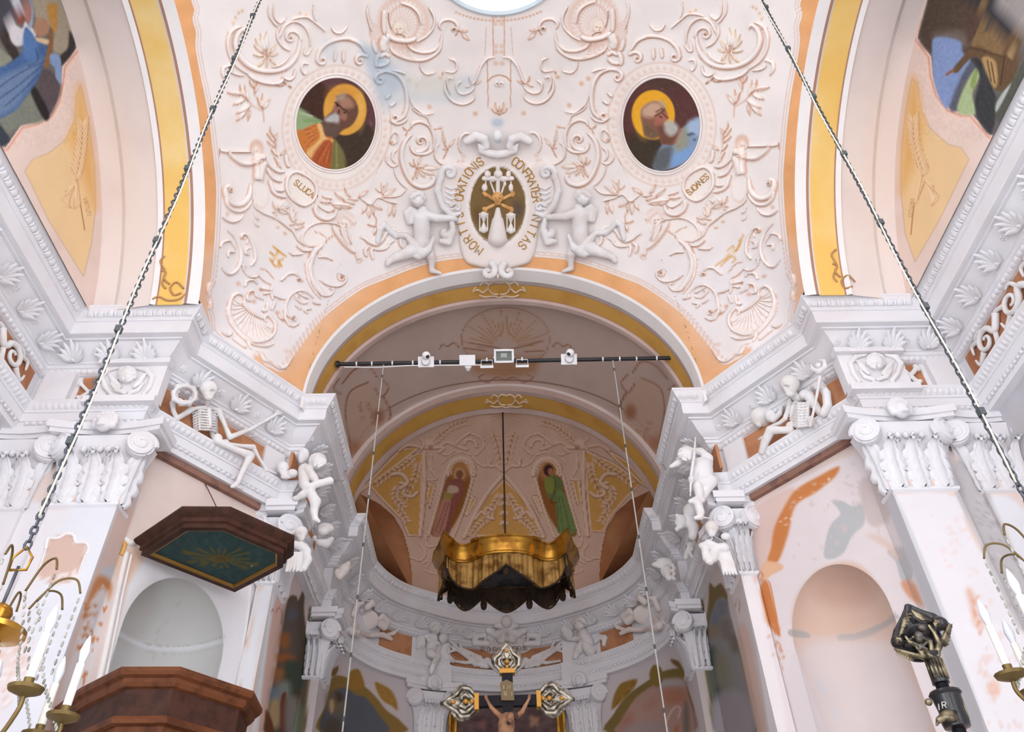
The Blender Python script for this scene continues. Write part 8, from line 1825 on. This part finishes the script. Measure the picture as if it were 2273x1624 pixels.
# broken stucco crest and mouldings round the pulpit niche, panel moulding on the front pilaster
OCR = mat('ochre_stucco', (232, 178, 104)); NM = mat('niche_moulding', (244, 240, 240))
oP, tP, nP = diag_frame(-1)
def wtube(nm_, P_, r_, m_, pl): MB().tube([on_plane(x, y, *pl) for x, y in cr(P_, 6)], r_, 8).build(nm_, m_, wallL, True)
dP = (oP, nP)
for nm_, P_, r_, m_ in (('niche_crest', ((275, 1195), (290, 1205), (310, 1200), (335, 1185), (370, 1172), (398, 1170)), 0.032, NM), ('niche_crest', ((312, 1196), (345, 1178), (380, 1168)), 0.03, OCR), ('niche_crest', ((398, 1166), (406, 1146), (436, 1138), (462, 1148), (480, 1168)), 0.034, NM), ('niche_crest', ((408, 1164), (420, 1150), (445, 1148), (464, 1162)), 0.026, OCR), ('niche_moulding', ((281, 1225), (262, 1310), (240, 1420), (205, 1580)), 0.030, NM), ('niche_moulding', ((292, 1230), (272, 1320), (250, 1430), (218, 1580)), 0.014, NM), ('niche_moulding', ((556, 1300), (545, 1400), (515, 1600)), 0.022, NM), ('niche_moulding', ((268, 1190), (276, 1210), (268, 1232)), 0.026, OCR)): wtube(nm_, P_, r_, m_, dP)
pP = ((0, 7.05, 0), (0, 1, 0))
wtube('panel_moulding', pt_((372, 140), (392, 55), (470, 50), (540, 15), (600, 28), (618, 85), (695, 90), (720, 130), (700, 185)), 0.016, NM, pP); wtube('panel_moulding', pt_((372, 140), (310, 330)), 0.008, NM, pP); wtube('panel_moulding', pt_((695, 180), (632, 345)), 0.008, NM, pP)
# strip, pier pilaster and panel
W_([(595, 1320), (640, 1300), (618, 1420), (590, 1640), (560, 1640)], (226, 224, 228), 1, 2); W_([(608, 1345), (632, 1340), (600, 1640), (572, 1640)], (216, 184, 172), 1, 2); cv.stroke(cr([(598, 1375), (604, 1352), (612, 1360), (618, 1348), (626, 1358), (624, 1385)], 5), 2.4, (176, 126, 108)); cv.stroke([(560, 1640), (606, 1320)], 3, (240, 240, 244))
W_([(536, 1540), (560, 1400), (580, 1310), (602, 1306), (575, 1420), (540, 1640), (515, 1640)], (232, 232, 238), 1, 2)
# fresco on the chancel wall, pulpit side
kf = crop(590, 1270, 4.585)
def F_(P, rgb, al=1, soft=2.5): cv.poly(cr(kf(*P), 4, True), rgb, al, soft)
F_(((260, 20), (400, 10), (470, 400), (480, 900), (430, 1620), (0, 1620), (100, 1000), (200, 400)), (214, 200, 196)); F_(((250, 240), (310, 240), (330, 280), (380, 180), (395, 240), (390, 420), (440, 780), (450, 1000), (420, 1300), (380, 1640), (0, 1640), (20, 1400), (100, 1000), (160, 640), (210, 330)), (92, 80, 68)); F_(((220, 330), (320, 330), (330, 560), (300, 900), (180, 960), (170, 600)), (104, 96, 92), 0.8, 8); F_(((250, 390), (320, 400), (300, 480), (230, 470)), (96, 104, 126), 0.7, 6); F_(((160, 620), (240, 640), (230, 760), (150, 760)), (172, 104, 56), 0.9, 8); F_(((130, 830), (250, 830), (300, 890), (200, 920), (120, 900)), (176, 102, 54), 0.9, 8); F_(((100, 980), (200, 980), (190, 1060), (90, 1130)), (180, 116, 70), 0.8, 8); F_(((200, 900), (340, 920), (400, 1100), (330, 1200), (240, 1260), (200, 1040)), (70, 84, 72), 0.95, 6); F_(((130, 1120), (240, 1120), (240, 1280), (100, 1280)), (150, 156, 146), 0.9, 8); F_(((60, 1180), (150, 1180), (140, 1320), (40, 1320)), (126, 142, 160), 0.8, 8); F_(((40, 1320), (150, 1310), (140, 1560), (20, 1560)), (196, 166, 122), 0.9, 8); F_(((160, 1260), (190, 1220), (210, 1270), (200, 1640), (160, 1640), (150, 1400)), (120, 62, 50)); F_(((210, 1290), (330, 1300), (320, 1640), (200, 1640)), (150, 146, 140), 0.9, 8); F_(((0, 1400), (60, 1500), (80, 1640), (0, 1640)), (110, 66, 40)); F_(((330, 1400), (390, 1380), (370, 1640), (300, 1640)), (92, 108, 86), 0.8, 6); F_(((430, 440), (460, 460), (480, 600), (470, 700), (440, 680)), (122, 108, 84)); F_(((440, 800), (460, 900), (430, 1300), (390, 1640), (360, 1640), (420, 1200)), (134, 112, 82), 0.9, 2)
# fresco on the chancel wall, niche side
kf = crop(1540, 1270, 4.5875)
F_(((20, 300), (150, 20), (330, 0), (700, 1640), (-40, 1640)), (212, 200, 196)); F_(((160, 110), (210, 150), (270, 110), (310, 160), (350, 260), (440, 640), (560, 1200), (640, 1640), (230, 1640), (150, 1200), (100, 900), (110, 600), (150, 300)), (124, 106, 72)); F_(((240, 280), (330, 280), (420, 620), (540, 1180), (620, 1640), (230, 1640), (180, 1240), (140, 900), (150, 560), (190, 400)), (146, 144, 144)); F_(((230, 300), (330, 290), (340, 420), (250, 440)), (120, 124, 134), 0.9, 8); F_(((190, 410), (240, 420), (250, 540), (170, 540)), (118, 126, 146), 0.9, 8); F_(((160, 540), (240, 560), (230, 660), (150, 640)), (150, 132, 106), 0.9, 8); F_(((260, 500), (360, 480), (390, 640), (300, 680)), (128, 116, 110), 0.8, 8); F_(((370, 660), (440, 640), (460, 800), (390, 800)), (116, 104, 96), 0.8, 8); F_(((150, 780), (220, 800), (230, 1100), (280, 1180), (200, 1300), (150, 1000)), (80, 90, 78), 0.85, 10); F_(((230, 840), (330, 840), (380, 1100), (300, 1200), (230, 1060)), (142, 136, 116), 0.8, 10); F_(((250, 1250), (520, 1240), (600, 1640), (240, 1640)), (168, 160, 166), 0.9, 10); F_(((70, 330), (100, 330), (105, 480), (80, 570), (60, 480)), (130, 108, 70))
W_([(1615, 1330), (1645, 1300), (1690, 1440), (1715, 1640), (1690, 1640), (1650, 1470)], (214, 204, 204), 1, 2); W_([(1640, 1420), (1660, 1400), (1705, 1640), (1685, 1640)], (214, 184, 170), 0.9, 4); cv.stroke(cr([(1632, 1345), (1636, 1330), (1642, 1338), (1640, 1360)], 4), 2, (180, 126, 100))
W_([(1648, 1285), (1672, 1280), (1700, 1400), (1740, 1640), (1712, 1640), (1680, 1440)], (236, 232, 236), 1, 2)
# apse wall: two arched frescoes with ochre frames, altarpiece between
cv.poly([(700, 1380), (1560, 1380), (1560, 1640), (680, 1640)], (208, 198, 200), 1, 4)
kf = crop(700, 1440, 8.826)
F_(((330, 560), (500, 520), (800, 640), (1000, 760), (1200, 950), (1400, 1200), (1680, 1420), (1700, 1640), (100, 1640), (200, 1100), (280, 750)), (146, 116, 64), 1, 1.5); F_(((350, 820), (600, 760), (800, 900), (960, 930), (1100, 1080), (1250, 1300), (1400, 1640), (160, 1640), (220, 1100)), (96, 100, 108), 1, 2.5); F_(((250, 900), (420, 820), (560, 1000), (600, 1200), (420, 1300), (240, 1200)), (120, 106, 84), 0.9, 8); F_(((400, 860), (500, 860), (540, 980), (440, 1020)), (70, 60, 56), 0.8, 5); F_(((280, 1010), (350, 1000), (370, 1130), (330, 1260), (280, 1200)), (204, 174, 128), 0.9, 3); F_(((240, 1380), (480, 1400), (560, 1640), (180, 1640)), (88, 78, 68), 0.9, 6); F_(((660, 470), (840, 390), (940, 600), (960, 740), (820, 800), (660, 760)), (164, 124, 60), 1, 2); F_(((1165, 650), (1300, 690), (1480, 800), (1590, 1000), (1610, 1200), (1500, 1120), (1330, 1020), (1220, 860)), (168, 128, 62), 1, 2); F_(((320, 420), (450, 330), (420, 480), (330, 540)), (126, 98, 56), 1, 2)
for i in range(16): a = RNG.uniform(0, 1); cv.stroke(kf((1190+400*a, 680+430*a+RNG.uniform(-60, 60)), (1230+400*a, 740+430*a)), 2, (140, 100, 42) if i % 2 else (190, 150, 84), 0.7)
kf = crop(1330, 1440, 8.825)
F_(((180, 1640), (280, 1280), (560, 900), (980, 600), (1220, 440), (1640, 380), (1660, 620), (1720, 700), (1800, 1640)), (128, 108, 62), 1, 1.5); F_(((400, 1640), (440, 1400), (700, 980), (980, 760), (1280, 600), (1640, 600), (1740, 900), (1860, 1640)), (176, 142, 132), 1, 2.5); F_(((1240, 620), (1600, 600), (1660, 700), (1260, 740)), (174, 176, 178), 0.9, 8); F_(((1250, 800), (1560, 760), (1700, 900), (1680, 1040), (1480, 1100), (1300, 1060)), (176, 118, 92), 0.8, 10); F_(((480, 1350), (640, 1260), (640, 1450), (440, 1560)), (170, 116, 100), 0.8, 10); F_(((900, 1100), (1080, 980), (1100, 1080), (940, 1180)), (174, 124, 108), 0.8, 10); F_(((660, 1480), (1200, 1450), (1240, 1640), (560, 1640)), (160, 148, 150), 0.8, 12); F_(((980, 500), (1070, 310), (1220, 380), (1240, 600), (1160, 740), (1060, 700)), (136, 112, 56), 1, 2); F_(((250, 1180), (280, 940), (400, 700), (560, 620), (740, 590), (700, 740), (560, 900), (400, 1060)), (150, 114, 54), 1, 2); F_(((1400, 200), (1540, 230), (1620, 340), (1620, 400), (1460, 300)), (122, 96, 50), 1, 2); F_(((1660, 1100), (1740, 1080), (1780, 1640), (1650, 1640)), (120, 108, 98), 0.9, 5); F_(((1480, 1550), (1560, 1500), (1540, 1640), (1460, 1640)), (180, 110, 72), 0.9, 4)
cv.stroke(cr(kf((1300, 1480), (1400, 1240), (1520, 1120), (1590, 1180), (1550, 1340)), 5), 4, (206, 176, 170), 0.9)
for i in range(14): a = RNG.uniform(0, 1); cv.stroke(kf((300+420*a, 1120-480*a+RNG.uniform(-60, 60)), (350+400*a, 1060-440*a)), 2, (118, 84, 36) if i % 2 else (172, 134, 70), 0.7)
# right niche wall: pink, ochre margin, grey mortar, flaking whitewash
kr = crop(1600, 1000, 2.603)
def R_(P, rgb, al=1, soft=3): cv.poly(cr(kr(*P), 4, True), rgb, al, soft)
R_(((135, 370), (800, 10), (980, 200), (1250, 900), (1530, 1640), (380, 1640), (220, 900), (150, 560)), (230, 220, 222), 1, 2); R_(((140, 380), (420, 210), (380, 420), (300, 600), (240, 700), (200, 760), (150, 560)), (222, 196, 188), 1, 4); R_(((680, 90), (560, 150), (440, 220), (380, 300), (310, 440), (290, 560), (270, 640), (330, 640), (390, 480), (430, 320), (550, 240), (660, 150)), OCH, 0.95, 3); R_(((230, 780), (270, 760), (300, 860), (345, 1070), (280, 1010), (250, 960)), OCH, 0.95, 2.5); R_(((640, 290), (700, 290), (760, 320), (820, 310), (830, 420), (760, 490), (700, 600), (600, 620), (610, 500), (640, 420), (690, 360)), (190, 192, 194), 1, 1.5); R_(((800, 190), (900, 160), (990, 300), (960, 410), (850, 420)), (206, 192, 190), 0.9, 5); R_(((960, 580), (1060, 560), (1110, 640), (1100, 750), (1040, 740), (1010, 640)), (194, 194, 196), 1, 1.5); R_(((1040, 760), (1110, 760), (1160, 860), (1170, 900), (1090, 850)), (214, 148, 112), 0.8, 4); R_(((840, 490), (920, 490), (1040, 600), (1000, 620), (950, 560)), (226, 200, 190), 0.8, 5)
R_(((230, 700), (260, 640), (340, 650), (360, 680), (290, 720), (270, 740), (240, 745)), (232, 186, 150), 0.95, 2); cv.stroke(cr(kr((230, 700), (245, 720), (230, 748), (270, 752), (290, 790), (325, 970)), 5), 3, (206, 140, 96), 0.9); R_(((150, 800), (210, 800), (330, 1330), (380, 1640), (300, 1640), (220, 1220)), (236, 230, 232), 1, 3)
AR = nich(1); insR = np.concatenate([AR, AR[-1:]+[[110, 300]], AR[:1]+[[110, 300]]]) if AR[0][0] > AR[-1][0] else np.concatenate([AR, AR[-1:]+[[60, 320]], AR[:1]+[[60, 320]]])
cv.poly(insR, (222, 200, 188), 1, 1.2); R_(((430, 860), (560, 690), (760, 640), (900, 760), (960, 900), (980, 960), (800, 1040), (600, 1060), (430, 1040)), (222, 194, 178), 1, 6); R_(((560, 740), (800, 700), (880, 860), (700, 900), (560, 860)), (206, 172, 154), 0.7, 16); R_(((400, 1030), (500, 1050), (510, 1080), (400, 1070)), (186, 180, 178), 1, 1.5); cv.stroke(cr(kr((690, 1080), (800, 1070), (920, 1020), (1010, 960)), 6), 15, (190, 182, 178), 1, 0.15); R_(((540, 1310), (590, 1330), (620, 1410), (560, 1380)), (196, 198, 202), 0.9, 2); R_(((640, 1480), (680, 1500), (690, 1560), (650, 1550)), (196, 198, 202), 0.9, 2); R_(((450, 1150), (960, 1110), (1100, 1300), (1200, 1640), (500, 1640)), (224, 216, 220), 0.7, 14)
speckle(cv, kr((400, 200), (800, 60), (1000, 400), (900, 480), (500, 660), (380, 600)), (214, 196, 194), 90, (1.5, 6), 0.5, 31); speckle(cv, kr((280, 440), (430, 260), (680, 100), (640, 180), (420, 420), (330, 640)), (240, 226, 214), 40, (1, 3), 0.8, 32); speckle(cv, kr((250, 1000), (340, 1000), (380, 1300), (330, 1300)), (214, 150, 118), 26, (1.5, 4), 0.7, 33)
# right front pilaster: white with rose stains, grey rough recess beside it
R_(((1010, 260), (1350, 260), (1440, 480), (1752, 1060), (1752, 1640), (1530, 1640), (1250, 880), (1080, 420)), (236, 232, 236), 1, 2); R_(((960, 290), (1010, 260), (1280, 900), (1540, 1640), (1460, 1640), (1150, 800), (1030, 500)), (206, 206, 212), 1, 3)
R_(((1420, 800), (1460, 820), (1500, 960), (1540, 1000), (1470, 1010), (1440, 900)), (226, 178, 156), 0.8, 6); speckle(cv, kr((1380, 780), (1480, 780), (1600, 1060), (1500, 1060)), (222, 160, 130), 46, (1.5, 5), 0.7, 34); speckle(cv, kr((1180, 380), (1400, 380), (1600, 1000), (1450, 1000)), (240, 214, 208), 70, (2, 7), 0.5, 35); R_(((1540, 1340), (1600, 1330), (1610, 1410), (1550, 1410)), (230, 186, 164), 0.8, 4); speckle(cv, kr((1450, 1000), (1752, 1100), (1752, 1640), (1560, 1640)), (232, 206, 198), 70, (2, 8), 0.6, 36)
R_(((1330, 100), (1420, 60), (1560, 260), (1660, 500), (1752, 700), (1752, 1050), (1620, 820), (1480, 500), (1360, 260)), (196, 192, 194), 1, 3); speckle(cv, kr((1420, 200), (1560, 300), (1740, 720), (1740, 1000), (1560, 700)), (170, 162, 160), 60, (2, 7), 0.6, 37); speckle(cv, kr((1420, 200), (1560, 300), (1740, 720), (1740, 1000), (1560, 700)), (214, 210, 212), 50, (2, 6), 0.6, 38)
R_(((1560, 260), (1752, 340), (1752, 700), (1660, 480)), (232, 232, 238), 1, 4)
# shield lettering on the apse frieze
for tx, x, y in (('ELONGAVI FUGIENS.', 1068, 1446), ('ET MANSI IN', 1092, 1458)):
    for Q in stroke_text(None, tx, x, y, 9.0, -2 if x < 1080 else -1, None, gap=0.68):
        V = []
        for q in Q:
            p_, n_ = hit(q[0], q[1], TRIM_BVH); d_ = ray(*q); V.append(p_-d_*0.10)
        mb = MB(); mb.tube(V, 0.006, 5); mb.build('letter', mat('brown_letter', (150, 116, 92)), shield, True)
# altarpiece: gilt frame and dark picture on the apse wall
alt = empty('altarpiece', (0, 14.9, 4.2)); tag(alt, 'dark altarpiece painting in a gilded frame behind the crucifix', 'painting')
def ya(px, py): return on_y(px, py, 14.80)
q0, q1 = ya(1012, 1590), ya(1238, 1590)
x0_, x1_ = q0[0], q1[0]; zt_ = ya(1124, 1560)[2]
n_ = 60; gx = np.linspace(x0_, x1_, n_); gz = np.linspace(zt_-1.2, zt_, n_); V = np.stack([np.broadcast_to(gx[None], (n_, n_)), np.full((n_, n_), 14.84), np.broadcast_to(gz[:, None], (n_, n_))], -1)
cv_alt = Canvas(990, 1540, 1260, 1640, (98, 78, 78)); cv_alt.grain([(990, 1540), (1260, 1640)], 12, 14, 4, 2); rough_patch(cv_alt, (1185, 1600), 12, (166, 124, 104), seed=2, soft=4); rough_patch(cv_alt, (1070, 1608), 10, (136, 90, 90), seed=3, soft=4); cv_alt.ell(1120, 1560, 30, 14, (120, 90, 50), 0.7, 0.6)
o = link('picture', mesh('picture', V.reshape(-1, 3), grid_faces(n_, n_)), None, PAINT); adopt(o, alt); PAINTED.append((o, V.reshape(-1, 3), cv_alt))
for x in (x0_-0.05, x1_+0.05): o = MB().box((x, 14.80, zt_-0.6), (0.14, 0.12, 1.4)).build('frame_post', GILT); adopt(o, alt); o = MB().tube([(x, 14.73, zt_-1.3), (x, 14.73, zt_+0.1)], 0.03, 8).build('frame_moulding', GILT, None, True); adopt(o, alt)
o = MB().box((0.02, 14.80, zt_+0.05), (x1_-x0_+0.3, 0.12, 0.12)).build('frame_top', GILT); adopt(o, alt)
# --- stucco ornaments painted on the arch soffits
def tree_of(A, B_): A, B_ = np.asarray(A), np.asarray(B_); V = np.concatenate([A, B_]); return BVHTree.FromPolygons([tuple(v) for v in V], [tuple(map(int, f)) for f in grid_faces(2, len(A))])
ORN = mat('ornament_tan', (232, 206, 178)); ORN2 = mat('ornament_brown', (196, 150, 104))
def orn(par, tree, strokes, r=0.014, m_=ORN):
    for P_ in strokes:
        V = [hit(x, y, tree)[0] for x, y in cr(P_, 6)]
        if any(v is None for v in V): continue
        MB().tube(V, r, 6).build('scroll', m_, par, True)
t1 = tree_of(ell_curve(2.655, 2.455, 8.2), ell_curve(2.655, 2.455, 8.97)); t2 = tree_of(ell_curve(2.685, 2.585, 11.15), ell_curve(2.685, 2.585, 11.92))
for tr_, par_, cx_, cy_, k_ in ((t1, fa, 1108, 641, 1.0), (t2, sa, 1124, 889, 0.8)):
    for e in (-1, 1):
        X = lambda *P: [(cx_+e*x*k_, cy_+y*k_) for x, y in P]
        orn(par_, tr_, [X((0, -14), (14, -16), (24, -4), (16, 10), (2, 12)), X((26, 0), (36, 8), (48, 2), (58, 6), (52, -4)), X((24, -10), (34, -16), (42, -8)), X((0, 20), (12, 16), (30, 18), (44, 14))], 0.016 if k_ == 1 else 0.018)
for s, par_ in ((-1, bpy.data.objects['arch_left']), (1, bpy.data.objects['arch_right'])):
    tr_ = tree_of(side_curve(s, 3.60, 2.91), side_curve(s, 4.2, 2.91)); c = (372, 630) if s < 0 else (1862, 615)
    X = lambda *P: [(c[0]-s*-1*x if s < 0 else c[0]-x, c[1]+y) for x, y in P]
    orn(par_, tr_, [X((-40, 22), (-24, 34), (0, 36), (20, 28), (34, 34)), X((-36, 10), (-20, -4), (-6, 8), (-14, 24), (-30, 20)), X((-4, 0), (8, -12), (4, -26), (14, -30)), X((6, -30), (16, -50), (6, -62)), X((4, 10), (12, 0), (10, -10))], 0.012, ORN2)

# ---------------------------------------------------------------- paint the surfaces
def dome_rgb(V):
    """painted colour at points of the dome"""
    V = np.asarray(V, float); M = V.copy(); M[:, 0] = np.abs(M[:, 0])
    c = cv_dome.sample(proj(M)); px = proj(V); a = cv_over.sample(px, True)
    return lin(np.clip(c+(cv_over.sample(px)-c)*a, 0, 255))
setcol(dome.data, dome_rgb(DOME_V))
for o, V in DOME_PAINTED: setcol(o.data, dome_rgb(V))
for o, V, cv in PAINTED:
    setcol(o.data, lin(np.clip(cv.sample(proj(V)), 0, 255)))
